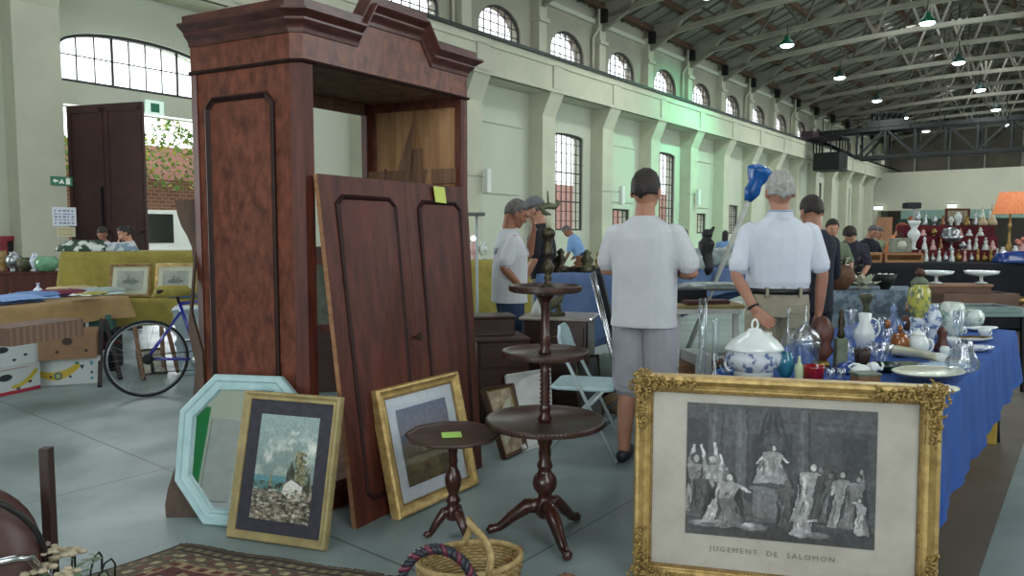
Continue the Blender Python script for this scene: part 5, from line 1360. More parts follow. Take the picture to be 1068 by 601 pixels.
# grey haired man in white tee and jeans, hand to his brow -------------------------
def ly_extra(t, U, HD, AR, K):
    b = MB(); b.prism([(0, 0), (.10, .01), (.11, .06), (.01, .05)], lambda a, bb, d: U((-.03 + a, -.142 - d * 1.0, 1.27 + bb)), 0, .003); b.build('back_print', mat('faded_print', '8c90a4', 'c0c3cc', 40), t)
P4 = facing(531, 6.35)
person('grey haired man in white T-shirt and blue jeans with a hand raised to his brow', P4, R(-78), 1.715, M_skint, M_teew, M_denim, M_hg, 'short',
       armL=((-.16, .22, 1.25), (-.06, .24, 1.50), (.15, -.15, 1), (0, -1, 0), .9), armR=((.24, -.10, 1.16), (.20, .06, .99), (-.45, .8, -.3), (-1, 0, 0), .7),
       head_pitch=R(-24), sleeve=.24, fat=1.10, loose=1.12, extra=ly_extra)
def cap_extra(t, U, HD, AR, K):
    b = MB(); b.lathe([(.001, .122), (.05, .112), (.083, .075), (.094, .03), (.095, .015), (.09, .015)], 24, (0, 0, 1.66), sy=1.24, cap=False); b.prism([(.085 * math.cos(a), .07 + .11 * math.sin(a)) for a in np.linspace(0, PI, 12)], lambda a, bb, d: Vector((a, bb, 1.682 + d)), 0, .006)
    xf(b, lambda p: U(HD(p))); b.build('flat_cap', mat('grey_tweed', '74777a', '55585b', 60, .95), t)
P5 = facing(569, 7.45)
person('man in black T-shirt and grey cap facing left behind the bronze candlestick', P5, R(72), 1.79, M_skin, M_blackc, M_khaki, M_hg, 'thin',
       armL=((-.25, .02, 1.15), (-.20, .16, .95), (.2, .6, -.6), (1, 0, 0), .5), armR=((.25, -.02, 1.15), (.24, .14, .93), (0, .6, -.6), (-1, 0, 0), .5), head_pitch=R(-14), lean=R(6), fat=1.08, extra=cap_extra, sleeve=.25)
# background people ------------------------------------------------------------------
V2 = .014
M_blue = mat('sky_blue_cotton', '7ea4cf', '6f93bd', 5, .9); M_olive = mat('olive_cotton', '6b7560', '5d6653', 5, .9); M_mint = mat('pale_mint_cotton', 'a9bba0', '98ab90', 5, .9); M_orange = mat('orange_cotton', 'd98454', 'c87446', 5, .9)
M_dress = mat('black_patterned_cotton', '23222a', '3c3a48', 16, .9)
down = lambda: None
reach = lambda sd: ((sd * .24, .12, 1.16), (sd * .16, .34, 1.05), (0, .9, -.4), (0, 0, -1), .5)
bgp = [('bald man in a light blue T-shirt bending forward below the tall barred window', (608, 15.2), R(60), 1.72, M_skint, M_blue, M_denim, M_hg, 'thin', R(28), R(-20)),
       ('dark haired woman in black with a raised hand beside the black hooded figure', (712, 14.5), R(40), 1.52, M_skin, M_blackc, M_blackc, M_hd, 'long', 0, 0),
       ('dark haired woman in a denim blue shirt far behind the black hooded figure', (755, 17.5), R(-20), 1.52, M_skin, M_blue, M_denim, M_hd, 'long', R(8), R(-12)),
       ('man in an olive shirt beyond the table right of the white polo shirt', (864, 9.2), R(175), 1.60, M_skin, M_olive, M_olive, M_hd, 'short', R(4), R(-10)),
       ('woman in a black patterned top leaning over the glass topped cases', (887, 9.9), R(150), 1.62, M_skin, M_dress, M_blackc, M_hd, 'curly', R(24), R(-30)),
       ('man in a dark jacket between the leaning woman and the man in pale green', (901, 13.1), R(200), 1.60, M_skin, M_navyc, M_navyc, M_hg, 'short', R(10), R(-20)),
       ('man in a pale green shirt standing behind the glass topped cases', (914, 14.1), R(160), 1.56, M_skin, M_mint, M_khaki, M_hg, 'short', R(5), R(-15)),
       ('red haired person in an orange top bending beside the red stepped display', (924, 13.9), R(235), 1.66, M_skin, M_orange, M_khaki, mat('red_hair', '8a3f22', '6f3019', 40, .7), 'curly', R(16), R(-16))]
for lb, (px, dist), rz, hh, sk, s_, pn_, hr, hs, le, hpi in bgp:
    raised = 'raised hand' in lb
    person(lb, facing(px, dist), rz, hh, sk, s_, pn_, hr, hs, armL=((-.22, .16, 1.22), (-.10, .18, 1.50), (.1, 0, 1), (0, 1, 0), .2) if raised else reach(-1), armR=reach(1), lean=le, head_pitch=hpi, voxel=V2, sleeve=.26)
person('dark haired boy in a white T-shirt sitting behind the yellow table', facing(110, 11.7), R(205), 1.56, M_skint, M_teew, M_denim, M_hd, 'short', armL=reach(-1), armR=reach(1), lean=R(12), head_pitch=R(-20), voxel=V2)
person('woman with her hair in a bun resting her chin behind the yellow table', facing(140, 10.8), R(128), 1.55, M_skin, M_teew, M_denim, M_hd, 'bun', armL=((-.2, .18, 1.2), (-.07, .16, 1.44), (.1, 0, 1), (0, -1, 0), .8), armR=reach(1), lean=R(6), head_pitch=R(-16), voxel=V2)
# partly seen shoppers far down the hall
for px, dist, cl, lb in ((776, 21, M_navyc, 'distant person in dark clothes just left of the white polo shirt'),):
    person(lb, facing(px, dist), R(30), 1.6, M_skin, cl, M_blackc, M_hd, 'short', armL=reach(-1), armR=reach(1), voxel=.018)

# ================================================================== STALLS
def cloth_mat(n, c1, c2): return mat(n, c1, c2, 5, .92, bump=.25, bscale=14)
M_cblue = cloth_mat('royal_blue_cloth', '28519a', '204588'); M_cblue2 = cloth_mat('dusty_blue_cloth', '53698e', '475d82'); M_cyel = cloth_mat('mustard_cloth', '978c44', '81773a')
M_ctan = cloth_mat('tan_cloth', '9a8058', '876e49'); M_cnavy = cloth_mat('navy_black_cloth', '15161f', '101118')
def draped(name, label, corners, ztop, hem, m, amp=.02, freq=9, group=None, seed=0, hems=None, sag=.0, cat='tablecloth'):
    """a cloth over a table top given by its corners (anticlockwise seen from above); hem height per side"""
    t = MB(); P_ = [Vector((c.x, c.y, 0)) for c in corners]; N = len(P_); cc = sum(P_, Vector()) / N
    ring = []; rr = random.Random(seed)
    for i in range(N):
        a, b_ = P_[i], P_[(i + 1) % N]; L = (b_ - a).length; n = max(4, int(L / .045))
        for k in range(n): ring.append((a.lerp(b_, k / n), i, k / n, L))
    M_ = len(ring); cols = 7; vs = []
    s_acc = 0
    hm = hems or [hem] * N
    for j in range(cols + 1):
        f = j / cols; s_acc = 0
        for idx, (p, i, u, L) in enumerate(ring):
            nxt = ring[(idx + 1) % M_][0]; prv = ring[idx - 1][0]; tn = (nxt - prv).normalized(); nn = Vector((tn.y, -tn.x, 0))
            if nn.dot(p - cc) < 0: nn = -nn
            h1 = hm[i] * (1 - u) + hm[(i + 1) % N] * u if hems else hem
            z = ztop + .004 - (ztop - h1) * f
            w_ = math.sin(s_acc * freq + seed) * .6 + math.sin(s_acc * freq * 2.3 + 1 + seed) * .4
            off = .008 + (amp * (w_ + 1.0) * f ** .7 + .02 * f if j else 0) + (.004 if j == 1 else 0)
            cornerk = min(u, 1 - u) * L; off += .03 * f * math.exp(-cornerk / .08)
            vs.append(p + nn * off + Vector((0, 0, z - (.01 * f * math.sin(s_acc * 5 + seed)))))
            s_acc += L / max(4, int(L / .045))
    fs = []
    for j in range(cols):
        for i in range(M_): k = (i + 1) % M_; fs.append((j * M_ + i, j * M_ + k, (j + 1) * M_ + k, (j + 1) * M_ + i))
    fs.append(tuple(range(M_)))
    t.add(vs, fs, 0, False)
    o = t.build(name, m); me = o.data
    for p in me.polygons: p.use_smooth = len(p.vertices) == 4
    return tag(o, label, cat, group)
def trestle(name, label, corners, ztop, m=None, leg_m=None, group=None, style='x'):
    c = sum((Vector((q.x, q.y, 0)) for q in corners), Vector()) / 4; t = thing(name, label, 'table', (c.x, c.y, 0), 0, group)
    b = MB(); b.prism([(q.x - c.x, q.y - c.y) for q in corners], lambda a, bb, d: (a, bb, d), ztop - .035, ztop - .002); b.build('table_top', m or M_pined, t)
    for q in corners:
        p = (Vector((q.x, q.y, 0)) - c) * .88
        b = MB(); b.bar((p.x, p.y, 0), (p.x * .92, p.y * .92, ztop - .04), .035, .035); b.build('leg', leg_m or M_black, t)
    return t
# main blue table, right foreground ------------------------------------------------
T1 = [H(3.17, .46), H(6.02, .40), H(6.05, 1.36), H(3.35, 1.40)]
trestle('trestle_table', 'long trestle table under the royal blue cloth in the right foreground', T1, .74)
draped('tablecloth', 'royal blue cloth over the long table of porcelain in the right foreground', T1, .745, .36, M_cblue, .016, 11, seed=2, hems=[.30, .40, .40, .40])
# grey patterned cloth table behind ------------------------------------------------
T2 = [H(6.55, .2), H(8.6, -.6), H(9.5, 1.9), H(6.75, 2.1)]
def Gl(px, py, z): return G(px, py, z)
T2 = [Gl(842, 306, .74), Gl(1090, 306, .74), Gl(1085, 298, .74), Gl(850, 298, .74)]
T2 = [W(838, 300, 7.8), W(950, 300, 7.8), W(946, 300, 8.5), W(848, 300, 8.5)]
cvm = mat('grey_damask', '6f7f8b', '4f5d69', 9, .9, kind='noise', lo=.45, hi=.55, detail=2)
trestle('trestle_table', 'trestle table under the grey patterned cloth behind the porcelain table', T2, .80)
draped('tablecloth', 'grey blue damask patterned cloth on the table behind the porcelain', T2, .805, .05, cvm, .03, 7, seed=5)
# black cloth counter ---------------------------------------------------------------
T3 = [W(872, 300, 10.6), W(1130, 300, 10.6), W(1130, 300, 12.2), W(880, 300, 12.2)]
trestle('trestle_table', 'high counter under the navy black cloth below the red stepped display', T3, .99)
draped('tablecloth', 'navy black cloth falling from the high counter below the red display', T3, .995, .05, M_cnavy, .03, 6, seed=1)
# far blue table behind the men -----------------------------------------------------
T4a, T4b = Gl(560, 287, 1.02), Gl(697, 284.5, 1.02); d4 = (T4b - T4a).normalized(); u4 = Vector((US[0], US[1], 0)); T4 = [T4a, T4b, T4b + u4 * 3.0, T4a + u4 * 3.0]
trestle('trestle_table', 'high table under the dusty blue cloth beyond the man in the plain white tee', T4, 1.02)
draped('tablecloth', 'dusty blue cloth on the high table beyond the man in the plain white tee', T4, 1.025, .06, M_cblue2, .03, 6, seed=9, hems=[.10, .72, .72, .3])
T5 = [W(486, 300, 11.0), W(556, 300, 11.8), W(556, 300, 12.6), W(486, 300, 11.8)]
trestle('trestle_table', 'far trestle table under a yellow cloth behind the grey haired man', T5, 1.0)
draped('tablecloth', 'pale yellow cloth on the far table behind the grey haired man in white', T5, 1.005, .1, M_cyel, .03, 6, seed=3)
# left stalls ------------------------------------------------------------------------
a5, b5 = Gl(-40, 326, .74), Gl(133, 310, .74); d5 = (b5 - a5).normalized(); n5 = Vector((-d5.y, d5.x, 0))
T6 = [a5, b5, b5 + n5 * .85, a5 + n5 * .85]
trestle('trestle_table', 'trestle table with splayed dark legs under the tan cloth on the left', T6, .74)
draped('tablecloth', 'tan cloth over the left table of folded clothes', T6, .745, .52, M_ctan, .012, 6, seed=4)
YL = [W(66, 300, 8.9), W(235, 300, 9.3), W(235, 300, 10.1), W(75, 300, 9.7)]
trestle('trestle_table', 'high table under the mustard cloth by the oxblood gate', YL, 1.19)
draped('tablecloth', 'mustard yellow cloth over the high table by the oxblood gate', YL, 1.195, .55, M_cyel, .035, 4, seed=7)
YF = [W(98, 300, 8.15), W(235, 300, 8.5), W(235, 300, 9.0), W(98, 300, 8.7)]
trestle('trestle_table', 'lower table under a mustard cloth carrying the leaning pictures', YF, .67)
draped('tablecloth', 'mustard yellow cloth over the low table that carries the leaning pictures', YF, .675, .36, M_cyel, .02, 5, seed=8)

# ------------------------------------------------------------------ helpers for goods on tables
def tb(px, py, z=.752): return G(px, py, z)
def psc(p): return p.y * math.cos(TILT) / FPX + .0           # metres per pixel at that distance
M_porc = mat('white_porcelain', 'd3dad9', 'c6cecd', 6, .18, coat=.5); M_porcb = mat('blue_printed_porcelain', 'd0d8e0', '5f74a0', 26, .2, lo=.5, hi=.6, coat=.5)
M_cg = clear('clear_glass', (.93, .95, .96), .10, .06); M_cut = clear('cut_glass', (.88, .91, .94), .17, .2); M_ivory = mat('ivory_glaze', 'b9bba6', 'a9ab97', 5, .3, coat=.4)
M_amb = mat('amber_glass', 'a3622a', '6e3b15', 8, .12, trans=.3, coat=.6); M_turq = mat('turquoise_glass', '2d7f9c', '22647c', 8, .12, trans=.3, coat=.5); M_redg = mat('ruby_glass', '8e1420', '6d0d16', 30, .2, coat=.6)
M_bronze = mat('dark_bronze', '4b4331', '2c2820', 16, .42, metal=.6, bump=.2); M_verd = mat('verdigris_bronze', '5f6148', '3c3b2b', 18, .5, metal=.35, bump=.2); M_brass = mat('old_brass', '98804a', '6c5930', 16, .35, metal=.8)
M_cob = mat('cobalt_glaze', '27468c', '1c3772', 8, .2, coat=.5); M_yelf = mat('yellow_floral_glaze', 'b3b053', '5a6a53', 22, .25, lo=.48, hi=.6, coat=.5); M_whf = mat('white_floral_glaze', 'cbd4ce', '83a08f', 24, .2, lo=.5, hi=.62, coat=.5)
M_mar = mat('maroon_glaze', '5c1c2c', '471422', 8, .25, coat=.4); M_dkpot = mat('dark_brown_pot', '33231e', '241814', 20, .5); M_gst = mat('green_stone', '6b7563', '4f5749', 20, .6); M_wht = mat('matt_white', 'c9ccc8', 'babdb9', 8, .6)
M_brn = mat('brown_resin', '5a3226', '3b1f18', 16, .45, bump=.2); M_silver = mat('tarnished_silver', 'aab0b3', '8b9194', 12, .3, metal=.85); M_pinkp = mat('pink_porcelain', 'c9a3a0', 'b98f8c', 10, .3)
M_lav = mat('lavender_glass', '8fa3cc', '7a8fbb', 8, .12, trans=.5, coat=.4)
def vessel(name, label, cat, px, py, wpx, hpx, prof, m, z=.752, group=None, part='body', n=28, extra=None, sy=1.0, rib=0, ribd=0, rz=0.0, dist=None, wave=None):
    p = W(px, py, dist) if dist else tb(px, py, z)
    if dist: p.z = z
    k = psc(p); R_ = wpx * k / 2; Hh = hpx * k
    t = thing(name, label, cat, p, rz, group)
    b = MB(); b.lathe([(max(1e-4, r * R_), q * Hh) for r, q in prof], n, sy=sy, rib=rib, ribd=ribd, wave=wave); b.build(part, m, t)
    if extra: extra(t, R_, Hh)
    return t
def lathe_part(nm, prof, m, c=(0, 0, 0), **kw):
    def f(t, R_, Hh): b = MB(); b.lathe([(max(1e-4, r * R_), q * Hh) for r, q in prof], 24, (c[0] * R_, c[1] * R_, c[2] * Hh), **kw); b.build(nm, m, t)
    return f
def handles(nm, m, z0, z1, x, r, sides=(-1, 1)):
    def f(t, R_, Hh):
        for s in sides:
            b = MB(); b.tube([(s * (x * R_ + (z1 - z0) * Hh * .45 * math.sin(a)), 0, (z0 + (z1 - z0) * (1 - math.cos(a)) / 2) * Hh) for a in np.linspace(0, PI, 12)], r * R_, 8); b.build(nm, m, t)
    return f
def many(*fs):
    def f(t, R_, Hh):
        for g in fs: g(t, R_, Hh)
    return f
VASE = [(.45, 0), (.5, .03), (.4, .08), (.75, .3), (1, .55), (.85, .75), (.45, .88), (.55, 1), (.48, 1), (.38, .9), (.001, .5)]
POT = [(.5, 0), (.55, .04), (.9, .3), (1, .6), (.85, .85), (.7, .93), (.72, 1), (.6, 1), (.001, .6)]
CYL = [(.9, 0), (.92, .02), (.9, .5), (1, 1), (.93, 1), (.84, .5), (.82, .05), (.001, .05)]
BOWL = [(.4, 0), (.42, .1), (.75, .45), (1, 1), (.95, 1), (.7, .5), (.35, .2), (.001, .18)]
BOTTLE = [(.8, 0), (1, .05), (1, .45), (.7, .6), (.3, .7), (.28, .9), (.4, .95), (.4, 1), (.001, 1)]
# front row of the porcelain table
vessel('glass_vase', 'tall clear glass cylinder vase at the left end of the porcelain table', 'vase', 732, 392, 9, 82, CYL, M_cg)
vessel('glass_vase', 'shorter clear glass vase beside the tall cylinder vase', 'vase', 745, 392, 11, 60, [(.95, 0), (1, .04), (.6, .1), (.55, .5), (.7, .97), (.7, 1), (.6, .97), (.48, .5), (.001, .15)], M_cg)
def beads(t, R_, Hh):
    rr = random.Random(2)
    b = MB()
    for i in range(46):
        a = rr.uniform(0, 6.3); r_ = R_ * .8 * math.sqrt(rr.random()); b.ball((r_ * math.cos(a), r_ * math.sin(a), Hh * (.45 + .45 * (1 - r_ / R_)) + rr.uniform(-.004, .004)), .0085, 8)
    o = b.build('beads', M_amb, t); o['kind'] = 'stuff'
vessel('bead_dish', 'dish heaped with amber beads left of the white tureen', 'dish', 758, 389, 24, 20, BOWL, M_cut, extra=beads)
# tureen
def tureen(t, R_, Hh):
    b = MB(); b.lathe([(1.04 * R_, .50 * Hh), (1.06 * R_, .52 * Hh), (1.0 * R_, .56 * Hh), (.8 * R_, .68 * Hh), (.5 * R_, .78 * Hh), (.28 * R_, .84 * Hh), (.24 * R_, .88 * Hh), (.001, .9 * Hh)], 36, sy=.78); o = b.build('lid', M_porc, t)
    b = MB(); b.tube([(.11 * R_ * math.cos(a) + 0, 0, (.95 + .10 * math.sin(a)) * Hh) for a in np.linspace(-1.2, 4.2, 16)], .04 * R_, 8); k_ = b.build('knob', M_porc, None); k_.parent = o
    for s in (-1, 1):
        b = MB(); b.tube([(s * (.85 + .22 * math.sin(a)) * R_, 0, (.12 + .3 * (1 - math.cos(a)) / 2) * Hh) for a in np.linspace(0, PI, 12)], .05 * R_, 8); b.build('handle', M_porcb, t)
    b = MB(); b.lathe([(.5 * R_, 0), (.72 * R_, .01), (.6 * R_, .06), (.5 * R_, .06)], 30, sy=.8); b.build('foot', M_porc, t)
vessel('soup_tureen', 'large white lidded soup tureen with blue decorated bowl in front', 'tureen', 786, 393, 60, 58, [(.5, .04), (.7, .12), (.92, .24), (1, .38), (.94, .47), (1.02, .50), (.95, .50), (.001, .45)], M_porcb, extra=tureen, sy=.8, rz=R(8))
vessel('cream_pot', 'small cream pot behind the lid of the tureen', 'pot', 797, 372, 15, 26, CYL, M_ivory)
vessel('glass_decanter', 'clear conical glass decanter behind the turquoise pot', 'decanter', 821, 378, 21, 58, [(.9, 0), (1, .05), (.9, .2), (.5, .45), (.18, .65), (.14, .9), (.2, 1), (.14, 1), (.1, .9), (.001, .4)], M_cg)
vessel('candy_dish', 'cut glass candy dish with a tall spire lid', 'candy dish', 839, 386, 31, 32, [(.3, 0), (.5, .05), (.9, .3), (1, .9), (1.0, 1), (.9, 1), (.8, .5), (.001, .3)], M_cut, rib=16, ribd=.03,
       extra=many(lathe_part('lid', [(1.0, 1.0), (1.03, 1.04), (.85, 1.25), (.45, 1.42), (.2, 1.5), (.12, 1.56), (.001, 1.58)], M_cut, rib=16, ribd=.03), lathe_part('finial', [(.08, 1.56), (.2, 1.62), (.1, 1.7), (.14, 1.85), (.05, 2.1), (.001, 2.15)], M_cut)))
vessel('turquoise_pot', 'turquoise glass pot tucked beside the tureen', 'pot', 819, 394, 18, 27, POT, M_turq)
vessel('pale_bottle', 'small pale green bottle between the turquoise pot and the red bowl', 'bottle', 833, 397, 9, 26, [(.9, 0), (1, .05), (1, .55), (.5, .72), (.3, .8), (.3, 1), (.001, 1)], mat('pale_green_glass', 'a9b795', rough=.3))
vessel('red_bowl', 'ribbed ruby red glass bowl near the frame', 'bowl', 848, 397, 23, 16, [(.8, 0), (.9, .05), (1, .9), (1, 1), (.92, 1), (.82, .2), (.001, .15)], M_redg, rib=22, ribd=.03)
for i, (px, lb) in enumerate(((866, 'small cut glass tumbler just right of the red bowl'), (877, 'second small cut glass tumbler, left of the white elephant jug'))): vessel('glass_tumbler', lb, 'tumbler', px, 397, 9, 13, CYL, M_cut, rib=10, ribd=.04)
vessel('amber_sculpture', 'brown amber coloured carved figure on a brass foot', 'sculpture', 856, 384, 24, 56, [(.45, .16), (.6, .2), (.95, .32), (.7, .45), (.9, .58), (.98, .7), (.75, .84), (.4, .96), (.001, 1)], M_brn, rib=5, ribd=.14, extra=lathe_part('brass_foot', [(.6, 0), (.8, .02), (.75, .1), (.5, .16), (.001, .17)], M_brass))
def darkfig(t, R_, Hh):
    b = MB(); b.rbox(-R_, -R_ * .8, 0, R_, R_ * .8, Hh * .5, R_ * .2); b.build('plinth', M_gst, t)
vessel('dark_figurine', 'dark bronze figurine on a square stone plinth behind the small tumblers', 'figurine', 876, 384, 12, 64, [(.5, .5), (.7, .55), (.4, .66), (.6, .78), (.35, .88), (.4, .94), (.001, 1)], M_bronze, extra=darkfig)
# elephant shaped jug
def elephant(px, py):
    p = tb(px, py); k = psc(p); t = thing('elephant_jug', 'white porcelain elephant shaped jug beside the small brown box', 'jug', p, R(0)); u = 17 * k
    b = MB(); b.ball((-.3 * u, 0, .55 * u), .55 * u, 14, sx=1.25, sy=.75, sz=.85)
    for x in (-.75, -.45, .05, .25): b.lathe([(.15 * u, 0), (.16 * u, .3 * u), (.14 * u, .4 * u)], 10, (x * u, .15 * u if x in (-.45, .25) else -.15 * u, 0))
    b.ball((.45 * u, 0, .85 * u), .34 * u, 12); b.tube([(.7 * u, 0, .85 * u), (.95 * u, 0, .7 * u), (1.05 * u, 0, .95 * u), (.95 * u, 0, 1.15 * u)], [.14 * u, .1 * u, .08 * u, .07 * u], 8); b.build('body', M_porc, t)
    for s in (-1, 1): b = MB(); b.ball((.38 * u, s * .28 * u, .86 * u), .24 * u, 10, sy=.25); b.build('ear', M_porc, t)
    b = MB(); b.tube([(-.9 * u, 0, .7 * u), (-1.1 * u, 0, .9 * u), (-.8 * u, 0, 1.05 * u), (-.4 * u, 0, 1.0 * u)], .07 * u, 8); b.build('handle', M_porc, t)
    for s in (-1, 1): b = MB(); b.ball((.62 * u, s * .2 * u, .98 * u), .045 * u, 8); b.build('eye', M_black, t)
elephant(903, 397)
p = tb(902, 402); t = thing('small_box', 'small brown casket with a green stone lid in front of the elephant jug', 'box', p, R(5)); k = psc(p)
b = MB(); b.rbox(-12 * k, -9 * k, 0, 12 * k, 9 * k, 11 * k, .004); b.build('box_body', mat('tan_casket', '8c6b4c', '6a4c35', 12, .6), t); b = MB(); b.rbox(-13 * k, -10 * k, 11 * k, 13 * k, 10 * k, 14 * k, .004); b.build('lid', M_gst, t)
def plate(label, px, py, wpx, m, rim=None, zz=.752, name='plate', tilt=0, sy=.85, depth=1.0, lift=0, dist=None):
    p = tb(px, py, zz); k = psc(p); r = wpx * k / 2; t = thing(name, label, 'plate', p + Vector((0, 0, lift)), R(20))
    b = MB(); b.lathe([(.5 * r, 0), (.55 * r, .001), (.7 * r, .006 * depth), (r, .02 * depth), (r, .024 * depth), (.95 * r, .022 * depth), (.68 * r, .009 * depth), (.001, .006 * depth)], 44, sy=sy); b.build('dish', m, t)
    if rim: b = MB(); b.lathe([(.72 * r, .0125 * depth), (.95 * r, .0232 * depth), (.96 * r, .0245 * depth), (.73 * r, .0137 * depth), (.72 * r, .0125 * depth)], 44, sy=sy, cap=False); b.build('rim_band', rim, t)
plate('large ivory oval platter nearest the frame corner, lying lowest on the blue cloth', 972, 411, 64, M_ivory, sy=.62)
plate('broad pale ivory oval platter just behind the nearest platter', 968, 396, 84, M_ivory, sy=.66, lift=.018)
plate('white plate with pale blue rim behind the ivory platters', 984, 386, 62, M_porc, mat('pale_blue_rim', '9fb7cf'), sy=.62)
plate('dark maroon rimmed plate under the crystal shell', 990, 380, 48, M_porc, M_mar, sy=.6)
plate('green brown glazed shallow dish beside the leaf shaped dish', 944, 384, 40, M_gst, sy=.6)
plate('blue floral plate right of the crystal shell', 1018, 366, 42, M_porcb, sy=.6)
plate('oval gilt edged tray at the right of the porcelain table', 1016, 356, 46, M_porc, M_brass, sy=.5)
plate('white oval plate near the back right corner of the blue table', 1024, 345, 40, M_porc, sy=.5)
# leaf dish
p = tb(950, 378); k = psc(p); t = thing('leaf_dish', 'long white leaf shaped porcelain dish', 'dish', p, R(-12)); b = MB()
n = 20; vs = []
for i in range(n + 1):
    f = i / n; wd_ = 9 * k * math.sin(PI * f) ** .6 * (1 + .15 * math.sin(f * 22))
    for j in range(5): g_ = (j - 2) / 2; vs.append(((f - .5) * 50 * k, g_ * wd_ * 1.6, .006 + 9 * k * (abs(g_) ** 2) + 7 * k * (1 - f)))
b.add(vs, [(i * 5 + j, i * 5 + j + 1, (i + 1) * 5 + j + 1, (i + 1) * 5 + j) for i in range(n) for j in range(4)], 0, True); o = b.build('leaf', M_ivory, t); o.modifiers.new('thickness', 'SOLIDIFY').thickness = .004
# crystal shell vase
def shell_wave(a, r, z): return 0
vessel('crystal_shell', 'clear crystal shell shaped vase standing on the maroon plate', 'crystal ornament', 1003, 388, 32, 33, [(.6, 0), (.9, .1), (1, .3), (.75, .55), (.55, .8), (.5, 1), (.4, 1), (.5, .6), (.6, .3), (.001, .15)], M_cut, rib=9, ribd=.16, sy=.7, z=.775)
# ginger jar on a stand
vessel('ginger_jar', 'yellow and green floral lidded jar with a brown knob', 'jar', 957, 352, 22, 64, [(.5, .32), (.62, .34), (.75, .42), (1, .62), (.95, .78), (.7, .85), (.8, .88), (.001, .88)], M_yelf, n=32, extra=many(lathe_part('lid', [(.82, .88), (.8, .91), (.5, .97), (.3, 1.0), (.001, 1.0)], M_gst), lathe_part('knob', [(.2, 1.0), (.4, 1.04), (.45, 1.08), (.2, 1.13), (.001, 1.14)], M_brn), lathe_part('stand', [(.9, 0), (.95, .03), (.7, .1), (.65, .25), (.8, .3), (.7, .33), (.001, .33)], M_porcb)))
vessel('floral_vase', 'blue and white printed vase right of the yellow jar', 'vase', 972, 353, 19, 36, VASE, M_porcb)
vessel('floral_vase', 'white vase with green leaf pattern beside the blue printed vase', 'vase', 992, 353, 24, 38, [(.4, 0), (.5, .05), (.8, .2), (.95, .5), (1, .8), (.8, 1), (.7, 1), (.001, .5)], M_whf)
vessel('floral_pot', 'squat white pot with green leaf pattern at the back of the blue table', 'pot', 1014, 342, 22, 19, POT, M_whf)
vessel('amber_jar', 'ribbed amber glass jar with a round knob', 'jar', 938, 372, 19, 26, [(.5, 0), (.8, .1), (1, .4), (.95, .75), (.6, .95), (.001, 1)], M_amb, rib=12, ribd=.07, extra=lathe_part('knob', [(.15, .98), (.3, 1.1), (.2, 1.25), (.001, 1.3)], M_amb))
vessel('orange_finial_jar', 'small glass jar with an orange finial left of the ribbed amber jar', 'jar', 925, 362, 12, 20, POT, M_cut, extra=lathe_part('finial', [(.2, .98), (.5, 1.15), (.4, 1.4), (.001, 1.5)], M_amb))
vessel('square_decanter', 'lavender blue square glass decanter with stopper', 'decanter', 931, 352, 18, 26, [(.95, 0), (1, .05), (1, .7), (.4, .85), (.35, 1), (.001, 1)], M_lav, n=4, rz=R(45), extra=lathe_part('stopper', [(.2, 1), (.4, 1.15), (.25, 1.3), (.001, 1.35)], M_lav))
vessel('tall_white_vase', 'tall pressed glass vase with flared rim at the back left of the porcelain table', 'vase', 884, 366, 16, 44, [(.7, 0), (.75, .05), (.45, .12), (.6, .4), (.85, .6), (.65, .8), (1, .97), (1, 1), (.9, 1), (.001, .5)], M_cut)
vessel('milk_jug', 'white porcelain jug with a handle behind the dark jagged pot', 'jug', 901, 364, 22, 38, [(.5, 0), (.6, .04), (.95, .3), (.9, .5), (.5, .75), (.6, 1), (.5, 1), (.001, .6)], M_porc, extra=handles('handle', M_porc, .3, .85, .6, .09, (1,)))
vessel('jagged_pot', 'dark brown pot with a jagged spiky rim', 'pot', 899, 383, 17, 24, [(.7, 0), (.8, .05), (.9, .5), (1, .8), (.9, .8), (.001, .3)], M_dkpot, wave=lambda a, r, z: .008 * math.sin(9 * a) if z > .05 else 0)
vessel('cut_bowl', 'cut crystal bowl between the jagged pot and the amber jar', 'bowl', 917, 378, 26, 20, BOWL, M_cut, rib=14, ribd=.04)
def cups(t, R_, Hh): handles('handle', M_porc, .2, .8, .8, .12, (1,))(t, R_, Hh)
vessel('teapot', 'white porcelain teapot right of the amber jar', 'teapot', 957, 372, 22, 22, POT, M_porc, extra=many(handles('handle', M_porc, .2, .85, .85, .1, (1,)), lathe_part('lid', [(.7, 1), (.5, 1.15), (.15, 1.25), (.001, 1.35)], M_porc)))
for px, py, lb in ((966, 364, 'white tea cup behind the teapot'), (1026, 352, 'white sauce boat on the gilt edged tray'), (994, 362, 'white cup beside the crystal shell'), (1000, 350, 'white cup in front of the leaf patterned vase')): vessel('tea_cup', lb, 'cup', px, py, 13, 10, BOWL, M_porc, extra=cups)
vessel('red_bird_figurine', 'small red brown bird figurine on a mottled base', 'figurine', 982, 368, 14, 28, [(.9, 0), (1, .2), (.6, .4), (.5, .6), (.7, .75), (.4, .95), (.001, 1)], M_brn, rib=3, ribd=.2)
vessel('glass_goblet', 'clear glass goblet near the seashell dish', 'goblet', 998, 366, 12, 42, [(.8, 0), (.85, .02), (.15, .06), (.12, .4), (.7, .6), (.9, 1), (.82, 1), (.6, .62), (.001, .45)], M_cut)
vessel('seashell_dish', 'small white seashell dish at the right of the teapot', 'dish', 977, 378, 20, 9, BOWL, M_porc, rib=8, ribd=.12)
vessel('gilt_candlestick', 'tall green and gilt ornate candlestick below the white lotus dish', 'candlestick', 902, 358, 14, 52, [(.9, 0), (1, .04), (.5, .1), (.4, .2), (.8, .32), (.4, .42), (.55, .6), (.35, .75), (.7, .85), (1, .95), (.9, 1), (.001, 1)], M_verd)
